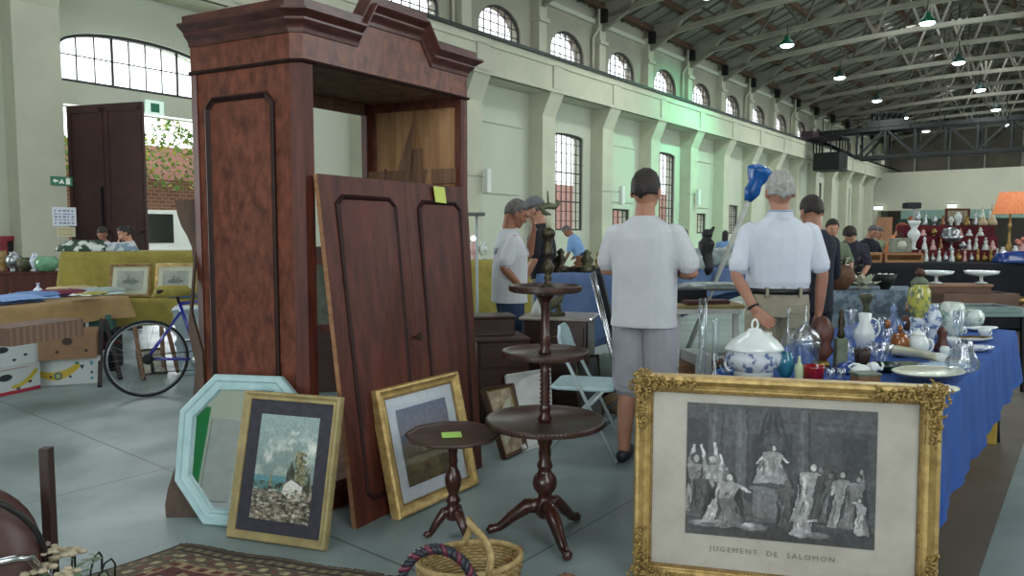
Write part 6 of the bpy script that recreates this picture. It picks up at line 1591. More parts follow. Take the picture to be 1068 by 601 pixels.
vessel('blue_dome', 'blue glazed dome shaped lid lying in front of the tumblers', 'lid', 884, 389, 26, 12, [(1, 0), (.95, .3), (.7, .75), (.3, 1), (.001, 1.05)], M_cob)
vessel('dark_platter', 'dark green glazed bowl behind the brown casket', 'bowl', 925, 388, 30, 9, BOWL, mat('dark_green_glaze', '24352c', '1a2821', 9, .25))
vessel('small_creamer', 'little white creamer right of the leaf shaped dish', 'creamer', 985, 372, 10, 11, POT, M_porc, extra=handles('handle', M_porc, .2, .85, .8, .12, (1,)))
vessel('blue_cup', 'cobalt blue cup behind the lavender decanter', 'cup', 938, 346, 12, 11, BOWL, M_cob)
vessel('brown_basket', 'small brown woven basket beside the yellow jar', 'basket', 946, 344, 12, 14, POT, M_wickd)
rr = random.Random(12)
smalls = ['liqueur glass', 'shot glass', 'glass salt cellar']
for i, (px, py, lb) in enumerate(((912, 350, 'small clear liqueur glass left of the lavender decanter'), (920, 346, 'tiny clear glass right beside the liqueur glass'), (948, 358, 'clear stemmed glass in front of the yellow jar'), (964, 356, 'small cut glass salt cellar in front of the blue printed vase'), (888, 376, 'squat cut glass jar left of the jagged pot'), (910, 372, 'small clear beaker in front of the milk jug'), (1008, 370, 'small clear glass right of the goblet'))):
    vessel('small_glass', lb, 'glass', px, py, 9 + i % 3, 13 + 2 * (i % 2), CYL if i % 2 else BOWL, M_cut)
# goods on the grey cloth table behind
Z2 = .808
def lotus(t, R_, Hh):
    for ring, (rr_, up, n_) in enumerate(((.95, .35, 9), (.6, .75, 7))):
        for i in range(n_):
            a = 2 * PI * i / n_ + ring * .3; c, s = math.cos(a), math.sin(a); w_ = .26 * R_
            q = [Vector((.25 * R_ * c, .25 * R_ * s, .2 * Hh)), Vector((rr_ * .75 * R_ * c - w_ * s, rr_ * .75 * R_ * s + w_ * c, (.2 + up * .6) * Hh)), Vector((rr_ * 1.05 * R_ * c, rr_ * 1.05 * R_ * s, (.25 + up) * Hh)), Vector((rr_ * .75 * R_ * c + w_ * s, rr_ * .75 * R_ * s - w_ * c, (.2 + up * .6) * Hh))]
            b = MB(); b.add(q, [(0, 1, 2), (0, 2, 3)], 0); o = b.build('petal', M_ivory, t); o.modifiers.new('thickness', 'SOLIDIFY').thickness = .006
vessel('lotus_dish', 'white lotus flower shaped dish on the grey patterned cloth', 'dish', 900, 302, 34, 16, [(.3, 0), (.35, .1), (.3, .25), (.001, .3)], M_ivory, z=Z2, dist=7.98, extra=lotus)
def bloom(t, R_, Hh):
    rr = random.Random(3)
    for nm, m, n_ in (('dried_leaves', mat('olive_leaves', '5d5a3c', '413f2b', 20), 60), ('white_petals', M_ivory, 26)):
        b = MB()
        for i in range(n_):
            a = rr.uniform(0, 6.3); r_ = R_ * rr.uniform(.2, 1.25); z = Hh * rr.uniform(.6, 1.25); c = Vector((r_ * math.cos(a), r_ * math.sin(a), z)); d = Vector((math.cos(a), math.sin(a), rr.uniform(-.4, 1))).normalized() * .07; s_ = d.cross(Vector((0, 0, 1))).normalized() * .02
            b.add([c, c + d * .5 + s_, c + d, c + d * .5 - s_], [(0, 1, 2, 3)])
        b.build(nm, m, t)
vessel('dried_flower_basket', 'brown basket of dried leaves and white blooms at the left of the grey cloth table', 'basket', 874, 308, 32, 26, POT, M_wickd, z=Z2, dist=7.95, extra=bloom)
vessel('tiered_basket', 'dark wire basket of small white ornaments beside the lotus dish', 'basket', 923, 303, 22, 16, BOWL, M_black, z=Z2, dist=7.98, extra=lambda t, R_, Hh: [MB().ball((R_ * .6 * math.cos(i), R_ * .6 * math.sin(i), Hh * .95), .018, 8).build('ornament', M_wht, t) for i in range(7)] and None)
# compotes on a wooden crate beyond the table end
cp = W(998, 306, 7.2); k = 7.2 / FPX
TB = [W(945, 300, 6.9), W(1085, 300, 6.9), W(1085, 300, 7.6), W(945, 300, 7.6)]
trestle('side_table', 'side table beyond the end of the porcelain table carrying the trays and compotes', TB, .71, M_pined)
t = thing('wooden_crate', 'long low wooden crate carrying the two pedestal compotes', 'crate', Vector((cp.x, 7.25, .71)), 0)
b = MB(); b.rbox(-.31, -.1, 0, .31, .1, .185, .008); b.build('crate_body', mat('crate_wood', '5e4335', '4a3429', 4, .7, stretch=(.4, 4, 4)), t); b = MB(); b.box(-.32, -.11, .185, .32, .11, .21); b.build('crate_lid', mat('crate_lid', '8b6b55', '785a47', 4, .7), t)
for px, lb in ((976, 'left of the two white pedestal compotes on the wooden crate'), (1023, 'right of the two white pedestal compotes on the wooden crate')):
    q = W(px, 300, 7.25); t = thing('pedestal_compote', lb, 'compote', Vector((q.x, 7.25, .922)), 0, 'pedestal compotes on the crate'); r = .15
    b = MB(); b.lathe([(.35 * r, 0), (.4 * r, .006), (.1 * r, .02), (.1 * r, .07), (.5 * r, .08), (.95 * r, .095), (1.03 * r, .125), (r, .125), (.001, .09)], 30, rib=12, ribd=.02); b.build('bowl', M_porc, t)
# glazed display trays
def tray_case(px0, px1, dist, z, dep, hgt, label, m):
    a, c = W(px0, 300, dist), W(px1, 300, dist); t = thing('display_tray', label, 'display case', Vector(((a.x + c.x) / 2, dist, z)), 0); w_ = (c.x - a.x) / 2
    b = MB(); b.ringprism([(-w_, 0), (w_, 0), (w_, dep), (-w_, dep)], [(-w_ + .03, .03), (w_ - .03, .03), (w_ - .03, dep - .03), (-w_ + .03, dep - .03)], lambda p, q, d: (p, q, d), 0, hgt); b.build('frame', m, t)
    b = MB(); b.box(-w_ + .03, .03, 0, w_ - .03, dep - .03, .01); b.build('base', M_wht, t); b = MB(); b.box(-w_ + .03, .03, hgt - .012, w_ - .03, dep - .03, hgt - .006); b.build('glass_lid', M_cg, t); return t
M_gm = mat('grey_green_metal', '7d918d', '6b7f7b', 6, .4)
tray_case(985, 1068, 6.45, .715, .40, .045, 'flat grey framed glass display tray at the back right of the porcelain table', M_gm)
tray_case(985, 1064, 6.92, .712, .35, .13, 'deeper wooden glass topped tray behind the flat grey tray', mat('brown_tray_wood', '6b5143', '544036', 5, .6))
TBs = [W(960, 300, 6.42), W(1080, 300, 6.42), W(1080, 300, 6.86), W(960, 300, 6.86)]
trestle('side_table', 'narrow bench holding the flat grey display tray', TBs, .714, M_gm)
single('brass_heap', MB().ball((0, 0, .02), .09, 14, sz=.5), M_brass, 'brass ornament heap at the far right edge behind the display tray', 'ornament', W(1062, 300, 7.2).xy.to_3d() + Vector((0, 0, .735)))

# ------------------------------------------------------------------ far counter: cases, red stepped display, lamp
D3 = 11.0; Z3 = .998
def at3(px, d=D3): q = W(px, 300, d); return Vector((q.x, d, Z3))
for px0, px1, lb in ((880, 912, 'left of the two glass topped honey wood cases on the black counter'), (915, 954, 'right of the two glass topped honey wood cases on the black counter')):
    a, c = at3(px0), at3(px1); t = thing('display_case', lb, 'display case', (a + c) / 2, 0, 'honey wood display cases'); w_ = (c.x - a.x) / 2
    b = MB(); b.ringprism([(-w_, 0), (w_, 0), (w_, .14), (-w_, .14)], [(-w_ + .03, .035), (w_ - .03, .035), (w_ - .03, .11), (-w_ + .03, .11)], lambda p, q, d: (p, -.2 + d, q), 0, .03); b.box(-w_, -.17, 0, w_, .3, .02); b.box(-w_, .27, 0, w_, .3, .14); b.box(-w_, -.17, 0, -w_ + .02, .3, .14); b.box(w_ - .02, -.17, 0, w_, .3, .14)
    b.build('case_body', mat('honey_case_wood', 'a9784d', '936640', 6, .5), t); b = MB(); b.box(-w_ + .02, -.17, .125, w_ - .02, .27, .13); b.build('glass_top', M_cg, t); b = MB(); b.box(-w_ + .03, -.16, .02, w_ - .03, .26, .03); b.build('dark_lining', M_cnavy, t)
M_redv = mat('red_velvet', '5e1a24', '4a131c', 6, .95)
a, c = at3(936, 11.35), at3(1042, 11.35); w_ = (c.x - a.x) / 2
t = thing('stepped_display', 'dark red velvet stepped display crowded with ornaments', 'display stand', (a + c) / 2)
for i in range(3): sx_ = .11 * i; b = MB(); b.box(-w_ + .03 * i + sx_, i * .2, .002, w_ - .03 * i + sx_, i * .2 + .2, .05 + .17 * (i + 1) - .05 * (i == 0)); b.build('step', M_redv, t)
STEPZ = [Z3 + .17, Z3 + .39, Z3 + .56]
def small_at(px, lvl, w_m, h_m, prof, m, name, lb, cat, group=None, yoff=.1):
    d = 11.35 + .2 * lvl + yoff if lvl >= 0 else 11.05; z = STEPZ[lvl] if lvl >= 0 else Z3; q = W(px, 300, d)
    t = thing(name, lb, cat, (q.x, d, z + .002), 0, group); b = MB(); b.lathe([(max(1e-4, r * w_m / 2), s * h_m) for r, s in prof], 14); b.build('body', m, t)
    if name in ('porcelain_figurine',): b = MB(); b.ball((0, 0, h_m * 1.05), w_m * .17, 8); b.build('head', m, t)
    if name in ('scent_bottle',): b = MB(); b.ball((0, 0, h_m * 1.04), w_m * .14, 8); b.build('stopper', M_brass, t)
    return t
FIGP = [(.9, 0), (1, .06), (.7, .4), (.35, .62), (.6, .78), (.4, .9), (.15, .95), (.001, .96)]
small_at(951, 0, .20, .46, [(.5, 0), (.6, .03), (.25, .1), (.4, .3), (.95, .5), (.8, .62), (.4, .72), (.7, .85), (.95, .97), (.8, 1), (.001, .8)], M_porc, 'ornate_white_vase', 'ornate white two handled vase at the left of the red display', 'vase')
small_at(990, 0, .34, .36, [(.3, 0), (.35, .03), (.1, .12), (.12, .3), (.7, .42), (1, .6), (.6, .62), (.7, .8), (.4, .95), (.001, 1)], M_silver, 'shell_centrepiece', 'silver shell centrepiece in the middle of the red display', 'centrepiece')
mt = [(M_porc, 'white'), (M_pinkp, 'pink'), (M_brass, 'brass'), (M_silver, 'silver'), (M_whf, 'green patterned'), (M_amb, 'amber')]
rr = random.Random(31)
ORD = ['first', 'second', 'third', 'fourth', 'fifth', 'sixth', 'seventh', 'eighth', 'ninth', 'tenth', 'eleventh', 'twelfth', 'thirteenth']; cnt = {}
spots = [(956 + 7.6 * i, 0) for i in range(11)] + [(946 + 8.4 * i, 2) for i in range(11)] + [(962 + 9.5 * i, 1) for i in range(7)]
for i, (px, lv) in enumerate(spots):
    if lv == 0 and abs(px - 990) < 9 or lv == 0 and px < 962: continue
    m, cn = mt[rr.randrange(6)]; kind = rr.choice(('porcelain_figurine', 'scent_bottle', 'small_vase')); cnt[lv] = cnt.get(lv, 0) + 1
    lvl = ('bottom', 'middle', 'top')[lv]; nth = ORD[cnt[lv] - 1]
    small_at(px + rr.uniform(-1.5, 1.5), lv, rr.uniform(.07, .12), rr.uniform(.12, .26) if lv != 1 else rr.uniform(.08, .12), FIGP if kind != 'small_vase' else VASE, m, kind, '%s %s, %s from the left on the %s step of the red display' % (cn, kind.replace('_', ' '), nth, lvl), 'ornament', 'ornaments on the %s step of the red display' % lvl)
for i in range(13):
    px = 958 + 6.7 * i; m, cn = mt[rr.randrange(5)]
    small_at(px, -1, rr.uniform(.06, .10), rr.uniform(.10, .22), FIGP if i % 2 else BOTTLE, m, 'porcelain_figurine' if i % 2 else 'scent_bottle', '%s %s, %s from the left in front of the red display' % (cn, 'figurine' if i % 2 else 'scent bottle', ORD[i]), 'ornament', 'ornaments in front of the red display')
for px, h_, lb in ((1021, .30, 'left of two cream spire shaped figures on top of the red display'), (1031, .34, 'right of two cream spire shaped figures on top of the red display')): small_at(px, 2, .16, h_, [(1, 0), (1, .15), (.6, .35), (.3, .6), (.12, 1), (.001, 1.02)], mat('cream_spire', 'b7a98a', 'a39577', 9, .5), 'spire_figure', lb, 'figurine', 'cream spire figures')
q = W(992, 300, 12.1); t = thing('framed_mirror', 'dark framed small mirror propped on top of the red display', 'mirror', (q.x, 12.0, Z3 + .0), 0)
b = MB(); b.ringprism([(-.20, .58), (.20, .58), (.20, .84), (-.20, .84)], [(-.17, .61), (.17, .61), (.17, .81), (-.17, .81)], lambda p, s, d: (p, d, s), 0, .03); b.box(-.02, .03, 0, .02, .06, .8); b.build('frame', M_mah, t); b = MB(); b.box(-.17, .015, .61, .17, .02, .81); b.build('mirror_glass', mat('warm_mirror', 'c7b7a4', rough=.15, metal=.9), t)
q = at3(930, 11.25); t = thing('mantel_clock', 'square grey patterned clock case with a round knob on the honey wood case', 'clock', Vector((q.x, 11.05, Z3 + .142)), 0)
b = MB(); b.rbox(-.16, -.05, 0, .16, .05, .22, .02); b.build('clock_case', mat('tapestry_grey', '8f9184', '6d7063', 22, .8), t); b = MB(); b.tube([(.035 * math.cos(a), 0, .25 + .035 * math.sin(a)) for a in np.linspace(0, 2 * PI, 16)[:-1]], .01, 6, closed=True); b.build('ring_handle', M_bronze, t)
b = MB(); b.lathe([(.001, .052), (.07, .052), (.07, .056), (.001, .056)], 24, (0, 0, .11), M=Matrix.Rotation(PI / 2, 3, 'X')); b.build('clock_face', M_ivory, t)
# pleated lampshade table lamp
q = W(1050, 300, 10.9); t = thing('table_lamp', 'brass table lamp with a glowing pleated orange shade', 'lamp', Vector((q.x, 10.9, Z3)), 0)
b = MB(); b.lathe([(.145, 1.04), (.225, .72), (.22, .72), (.14, 1.04)], 96, rib=24, ribd=.03, cap=False)
ms = mat('pleated_orange_silk', 'd58e68', 'bf7450', 20, .9, emit='e0895c', estr=.55); b.build('lamp_shade', ms, t)
b = MB(); b.lathe([(.10, 0), (.11, .01), (.03, .05), (.025, .15), (.05, .22), (.02, .3), (.015, .5), (.03, .55), (.012, .6), (.012, .84), (.001, .84)], 16); b.build('stem', M_brass, t)
b = MB(); b.ball((0, 0, .87), .035, 10); b.build('bulb', mat('warm_bulb', 'ffd9a8', emit='ffc88a', estr=12), t)
q = W(1048, 300, 10.8); single('blue_cloth_heap', MB().lathe([(.30, 0), (.31, .02), (.26, .13), (.16, .17), (.001, .17)], 20, sy=.6, rib=5, ribd=.08), M_cob, 'crumpled bright blue cloth at the foot of the pleated lamp', 'cloth', (at3(1046, 10.95).x, 10.72, Z3))
for i, (px, w_, h_, m, lb) in enumerate(((1064, .16, .28, M_pinkp, 'pink flower vase at the right end of the black counter'), (1044, .10, .22, M_wht, 'small white figure beside the blue cloth'), (1057, .10, .24, M_porc, 'white bottle right of the pleated lamp'))):
    q = W(px, 300, 11.3); t = thing('counter_ornament', lb, 'ornament', (q.x, 11.3, Z3 + .001), 0); b = MB(); b.lathe([(max(1e-4, r * w_ / 2), s * h_) for r, s in VASE], 16); b.build('body', m, t)
    if i == 0:
        for k in range(7): b = MB(); b.ball((.06 * math.cos(k), .06 * math.sin(k * 2), h_ + .03 * (k % 3)), .035, 8); b.build('flower', mat('salmon_petals', 'c98474'), t)
# black boom stand beside the display
q = W(943, 300, 14.6); t = thing('boom_lamp_stand', 'tall white pole stand with a black lamp head left of the red display', 'lamp stand', (q.x + .6, 14.6, 0), 0)
b = MB(); b.tube([(-.35, 0, 0.02), (-.40, 0, 1.2), (-.45, 0, 1.95)], .03); b.build('pole', M_wht, t); b = MB(); b.rbox(-.66, -.1, 1.93, -.36, .1, 2.05, .03); b.build('lamp_head', M_black, t); b = MB(); b.rbox(-.6, -.2, 0, -.1, .2, .03, .03); b.build('base', M_black, t)

# ------------------------------------------------------------------ goods on the dusty blue table and around
def g4(px, dist): q = W(px, 300, dist); return Vector((q.x, dist, 1.033))
rr = random.Random(8)
for i, (px, w_, h_, m, lb) in enumerate(((585, .30, .42, M_bronze, 'bronze horse group at the left end of the dusty blue table'), (604, .26, .30, mat('terracotta', '9a6a4c', '7f543b', 8, .7), 'terracotta box like figure behind the horse group'), (612, .34, .40, M_verd, 'ornate gilt and green clock on the dusty blue table'), (624, .24, .36, M_brass, 'gilt candlestick group right of the ornate clock'), (634, .22, .30, mat('orange_ceramic', 'a86b47', '8b5537', 8, .5), 'orange ceramic vase beside the black office chair'), (645, .2, .28, M_cob, 'cobalt jar just left of the man in the plain white tee'))):
    w_ *= .55; h_ *= .56; q = g4(px, 7.35 + .06 * (i % 2)); t = thing('table_ornament', lb, 'ornament', q, rr.uniform(0, 3)); b = MB(); b.lathe([(w_ * .5, 0), (w_ * .52, .03), (w_ * .42, .06), (w_ * .2, h_ * .3), (w_ * .35, h_ * .5), (w_ * .16, h_ * .72), (w_ * .24, h_ * .85), (.01, h_)], 14, rib=3, ribd=.22); b.build('body', m, t); b = MB(); b.rbox(-w_ * .55, -w_ * .4, -.0, w_ * .55, w_ * .4, .05, .01); b.build('base', M_bronze, t)
# black hooded figure statue
q = g4(735, 8.15); t = thing('hooded_statue', 'tall black hooded figure standing on the dusty blue table', 'statue', q, 0)
b = MB(); limb(b, [(0, 0, 0), (0, 0, .3), (.02, 0, .52), (.02, 0, .6)], [.17, .14, .17, .1], 14); b.ball((.03, 0, .70), .115, 12); b.tube([(.10, 0, .74), (.17, 0, .86)], [.05, .03]); b.v = [(v[0] * .55, v[1] * .55, v[2] * .54) for v in b.v]; o = remeshed('figure', b, mat('matt_black_resin', '121214', '0c0c0e', 9, .55), t, .011, 2)
for i, (px, r_, lb) in enumerate(((706, .26, 'crumpled clear plastic wrap left of the black hooded figure'), (722, .22, 'small heap of wrapped glassware beside the black hooded figure'), (748, .34, 'large clear plastic wrapped heap right of the black hooded figure'), (764, .26, 'wrapped glass bundle beside the blue topped pole'))):
    r_ *= .55; q = g4(px, (7.75, 7.9, 8.75, 9.2)[i]); b = MB(); rrr = random.Random(i); b.lathe([(r_, 0), (r_ * 1.05, .03), (r_ * .9, .13), (r_ * .5, .2), (.001, .21)], 22, rib=7, ribd=.10); b.v = [(v[0], v[1], v[2]) if v[2] < .001 else tuple(Vector(v) * (1 + .3 * mnoise.noise(Vector(v) * 14 + Vector((i, 0, 0))))) for v in b.v]
    single('wrapped_bundle', b, mat('crumpled_plastic', '93a09e', '6d7a79', 12, .3, bump=.4), lb, 'bundle', q)
# pole wrapped in blue plastic held high
pa, pb = W(757, 267, 8.2), W(786, 196, 8.2)
pb = Vector((pb.x, 8.2, pb.z)); pole_base = pa - (pb - pa) * 1.9
t = thing('wrapped_pole', 'pale pole with its head wrapped in blue plastic, left of the white haired man', 'pole', (pole_base.x, 8.2, 0))
dirp = (pb - pa).normalized(); gb = pa - dirp * ((pa.z) / dirp.z)
b = MB(); b.tube([gb, pa, pb - dirp * .1], .028, 10); b.build('pole', mat('pale_pole', 'b0b3ad', '9da099', 6, .5), t, world=True)
b = MB(); pts = [pb - dirp * .16, pb - dirp * .05, pb + dirp * .05, pb + dirp * .16, pb + dirp * .20, pb + dirp * .26]; b.tube(pts, [.04, .085, .075, .13, .15, .07], 16); b.v = [tuple(Vector(v) + .02 * mnoise.noise_vector(Vector(v) * 16)) for v in b.v]; b.build('blue_wrap', mat('blue_plastic', '1c5ea6', '123f7a', 12, .25, bump=.5), t, world=True)
# folding trolley table with foil between the two men
TT = [W(700, 300, 5.3), W(775, 300, 5.3), W(775, 300, 6.0), W(700, 300, 6.0)]
trestle('folding_table', 'white metal folding table between the two men seen from behind', TT, .86, M_wht, M_wht)
for i, (x, y, z, wx, wy, wz, m, nm, lb, ct) in enumerate(((.30, .3, 0, .55, .35, .03, mat('straw_board', '9c8a63', '85744f', 6, .8), 'board', 'tan board lying on the white folding table', 'board'), (.15, .42, .03, .26, .2, .10, M_blackc, 'black_bag', 'black bag on the white folding table', 'bag'), (.33, .15, .03, .34, .12, .03, mat('dark_red_book', '4d2424', '3c1b1b', 5, .6), 'book', 'dark red book lying on the white folding table', 'book'))):
    q = TT[0] + (TT[1] - TT[0]) * (x / .6 if x < .6 else 1) * .9 + (TT[3] - TT[0]) * y; b = MB(); b.rbox(-wx / 2, -wy / 2, 0, wx / 2, wy / 2, wz, .012); single(nm, b, m, lb, ct, Vector((q.x, q.y, .86 + z)), .1 * i)
b = MB(); b.lathe([(.001, 0), (.3, .0), (.3, .03), (.2, .06), (.001, .05)], 26, sy=.4, rib=7, ribd=.12); q = W(742, 300, 5.75)
single('foil_sheet', b, mat('crumpled_foil', '9aa3a2', '78807f', 22, .3, metal=.4, bump=.5), 'crumpled clear foil spread over the back of the white folding table', 'foil', Vector((q.x, 5.80, .965)))
for i, (px, w_, h_, m, lb) in enumerate(((712, .16, .42, M_pined, 'brown crate standing under the white folding table, left'), (727, .13, .5, M_wht, 'white flat box leaning under the white folding table'), (752, .2, .45, M_bronze, 'dark case standing under the white folding table, right'))):
    q = W(px, 300, 5.62); b = MB(); b.rbox(-w_ / 2, -.15, 0, w_ / 2, .15, h_, .01); single('storage_box', b, m, lb, 'box', (q.x, 5.62, 0), .15 * i)

# ------------------------------------------------------------------ furniture between the tripod tables and the men
M_drw = mat('dark_chest_wood', '3f2520', '2b1915', 5, .4, stretch=(1, 1, 3), coat=.2)
# dresser with a marble top
q = W(584, 300, 5.9); t = thing('marble_top_chest', 'dark wooden chest with a pale marble top behind the dumbwaiter table', 'chest', (q.x, 5.9, 0), R(-14)); w_, d_ = .26, .22
b = MB(); b.rbox(-w_, -d_, .05, w_, d_, .73, .015); b.build('chest_body', M_drw, t); b = MB(); b.rbox(-w_ - .03, -d_ - .03, .73, w_ + .03, d_ + .03, .755, .02); b.build('marble_top', mat('pale_marble', 'a8a196', '8f867b', 5, .3, coat=.3), t)
for z in (.12, .32, .52):
    b = MB(); b.rbox(-w_ + .03, -d_ - .012, z, w_ - .03, -d_, z + .17, .004); o = b.build('drawer', M_drw, t)
    b = MB(); b.ball((0, -d_ - .02, z + .085), .012, 8); k_ = b.build('knob', M_brass, None); k_.parent = o
for sx in (-1, 1):
    for sy in (-1, 1): b = MB(); b.lathe([(.02, 0), (.03, .03), (.02, .05)], 10, (sx * (w_ - .04), sy * (d_ - .04), 0)); b.build('foot', M_drw, t)
q0 = W(577, 300, 5.82); t = thing('bronze_griffin', 'small bronze crouching animal sculpture on the marble topped chest', 'sculpture', (q0.x, 5.82, .756), R(20))
b = MB(); b.rbox(-.09, -.05, 0, .09, .05, .03, .01); limb(b, [(-.06, 0, .07), (.0, 0, .10), (.05, 0, .13)], [.04, .045, .035], 10); limb(b, [(.05, 0, .13), (.08, 0, .2)], [.03, .03], 8); b.ball((.09, 0, .22), .033, 10)
for x in (-.06, .05):
    for y in (-.025, .025): b.tube([(x, y, .02), (x, y, .09)], .012, 6)
b.tube([(-.09, 0, .08), (-.13, 0, .14), (-.10, 0, .2)], .01, 6); remeshed('animal', b, M_verd, t, .007, 1)
q0 = W(556, 300, 5.9); single('white_napkin', MB().lathe([(.05, 0), (.045, .05), (.025, .1), (.001, .14)], 12, rib=5, ribd=.15), M_wht, 'folded white cloth at the left of the marble topped chest', 'cloth', (q0.x + .03, 5.8, .756))
# stepped dark chest beside the doors
q = W(519, 300, 5.25); t = thing('drawer_chest', 'low dark mahogany chest of drawers with a stepped top beside the wardrobe doors', 'chest', (q.x, 5.35, 0), R(12))
b = MB(); b.rbox(-.19, -.2, .04, .19, .2, .64, .01); b.build('lower_body', M_drw, t); b = MB(); b.rbox(-.20, -.21, .64, .20, .21, .665, .01); b.build('lower_top', M_drw, t)
b = MB(); b.rbox(-.19, -.05, .665, .12, .2, .79, .01); b.rbox(-.2, -.06, .79, .13, .21, .81, .01); b.build('upper_step', M_drw, t)
for z in (.08, .27, .46):
    b = MB(); b.rbox(-.17, -.21, z, .17, -.2, z + .16, .004); o = b.build('drawer', M_drw, t); b = MB(); b.ball((0, -.222, z + .08), .011, 8); k_ = b.build('knob', M_brass, None); k_.parent = o
# framed prints on the floor behind the tripod tables
cvp = Canvas(60, 90, 'a3927b'); cvp.mottle(.35, 8, 3); cvp.ell(.5, .45, .3, .35, '7c6048', k=.5); cvp.ell(.4, .6, .15, .12, '5a4634', k=.5)
fm = quadmap(G(526, 480), G(549, 469), W(534, 400, 4.86), W(503, 406, 4.62))
framed('framed_print', 'small brown framed sepia print on the floor behind the two tripod tables', fm, .27, .52, .022, .02, mat('brown_frame', '4c3526', '38261b', 8, .5), cvp, M_ivory, inner_mat=M_brass)
cvp = Canvas(80, 90, 'a9acab'); cvp.mottle(.10, 6, 3); cvp.ell(.5, .55, .28, .10, '6d7471', k=.8); cvp.ell(.38, .62, .15, .08, '7e8582', k=.8); cvp.ell(.62, .63, .15, .08, '767d7a', k=.8); cvp.poly([(.47, .2), (.53, .2), (.52, .55), (.48, .55)], '6a706d', .9)
for i in range(14): cvp.ell(.5 + .03 * (i - 7), .50 - .012 * abs(i - 7), .012, .10, '5f6663', (i - 7) * .14, k=.7)
fm = quadmap(G(545, 472), G(577, 462), W(574, 384, 5.26), W(527, 391, 5.10))
framed('framed_print', 'unframed white print of a tree behind the small sepia print', fm, .42, .55, .006, .006, M_wht, cvp, M_wht)
cvp = Canvas(40, 50, '474a48'); cvp.mottle(.3, 7, 1); fm = quadmap(W(608, 452, 5.4), W(626, 448, 5.5), W(622, 369, 5.7), W(603, 370, 5.6))
fm = quadmap(G(606, 445), G(630, 441), W(624, 370, 5.75), W(600, 372, 5.65)); framed('framed_print', 'dark framed picture standing behind the white folding chair', fm, .25, .52, .02, .015, M_bronze, cvp, M_drw)
# white folding chair
def folding_chair(label, loc, rz, m, seatm):
    t = thing('folding_chair', label, 'chair', loc, rz)
    for sx in (-1, 1):
        x = sx * .20
        b = MB(); b.tube([(x, .24, .012), (x, .02, .45), (x * .95, -.10, .68), (x * .8, -.13, .78)], .011, 8); b.build('leg', m, t)
        b = MB(); b.tube([(x * .92, -.22, .012), (x * .92, .02, .30), (x * .92, .16, .45)], .011, 8); b.build('leg', m, t)
    b = MB(); b.tube([(-.2, .24, .02), (.2, .24, .02)], .010, 8); b.build('stretcher', m, t); b = MB(); b.tube([(-.18, -.22, .02), (.18, -.22, .02)], .010, 8); b.build('stretcher', m, t)
    b = MB(); b.rbox(-.19, -.18, .44, .19, .22, .465, .05); b.build('seat', seatm, t)
    b = MB(); b.prism([(-.17 + .03, .60), (.17 - .03, .60), (.17, .64), (.16, .78), (.09, .83), (-.09, .83), (-.16, .78), (-.17, .64)], lambda a, bb, d: (a, -.115 - (bb - .7) * .25 + d, bb), 0, .018); b.build('backrest', seatm, t)
    return t
M_cw = mat('white_chair_plastic', 'a9c2c6', '9bb6ba', 8, .4); M_cwt = mat('white_enamel_tube', 'a4b0b3', '95a2a5', 8, .35)
q = G(610, 470); folding_chair('white metal folding chair behind the dumbwaiter table', (q.x - .02, 4.62, 0), R(-105), M_cwt, M_cw)
# black office chair beside the man
q = W(652, 300, 5.35); t = thing('reclining_chair', 'black fabric chair with a steel frame beside the man in shorts', 'chair', (q.x + .12, 5.35, 0), R(-98))
b = MB(); b.prism([(-.20, .45), (.20, .45), (.22, .8), (.2, 1.12), (.12, 1.16), (-.12, 1.16), (-.2, 1.12), (-.22, .8)], lambda a, bb, d: (a, -.16 - (bb - .45) * .25 + d, bb), 0, .035); b.build('backrest', M_blackc, t)
b = MB(); b.rbox(-.21, -.16, .42, .21, .26, .47, .06); b.build('seat', M_blackc, t)
for sx in (-1, 1):
    b = MB(); b.tube([(sx * .235, -.36, 1.12), (sx * .235, -.2, .5), (sx * .235, .22, .012)], .012, 8); b.build('side_tube', M_chrome, t); b = MB(); b.tube([(sx * .235, .22, .44), (sx * .235, -.28, .012)], .012, 8); b.build('leg', M_chrome, t)
# bags and boxes on the floor near the chair
for px, dist, w_, h_, m, lb in ((632, 6.4, .42, .36, mat('grey_green_bag', '5f6d68', '4a5652', 6, .9, bump=.3), 'grey green cloth bag heaped below the dusty blue table'), (645, 6.0, .4, .24, M_blackc, 'black bag on the floor behind the white folding chair'), (648, 5.75, .36, .15, mat('plain_carton', '7d6a50', '6a5942', 5, .9), 'low carton with dark contents behind the black chair')):
    q = W(px, 300, dist); b = MB(); b.lathe([(w_ * .45, 0), (w_ * .5, .05), (w_ * .45, h_ * .6), (w_ * .25, h_ * .92), (.001, h_)], 20, rib=4, ribd=.1, sy=.7); single('bag', b, m, lb, 'bag' if 'bag' in lb else 'carton', (q.x, dist, 0), .3)
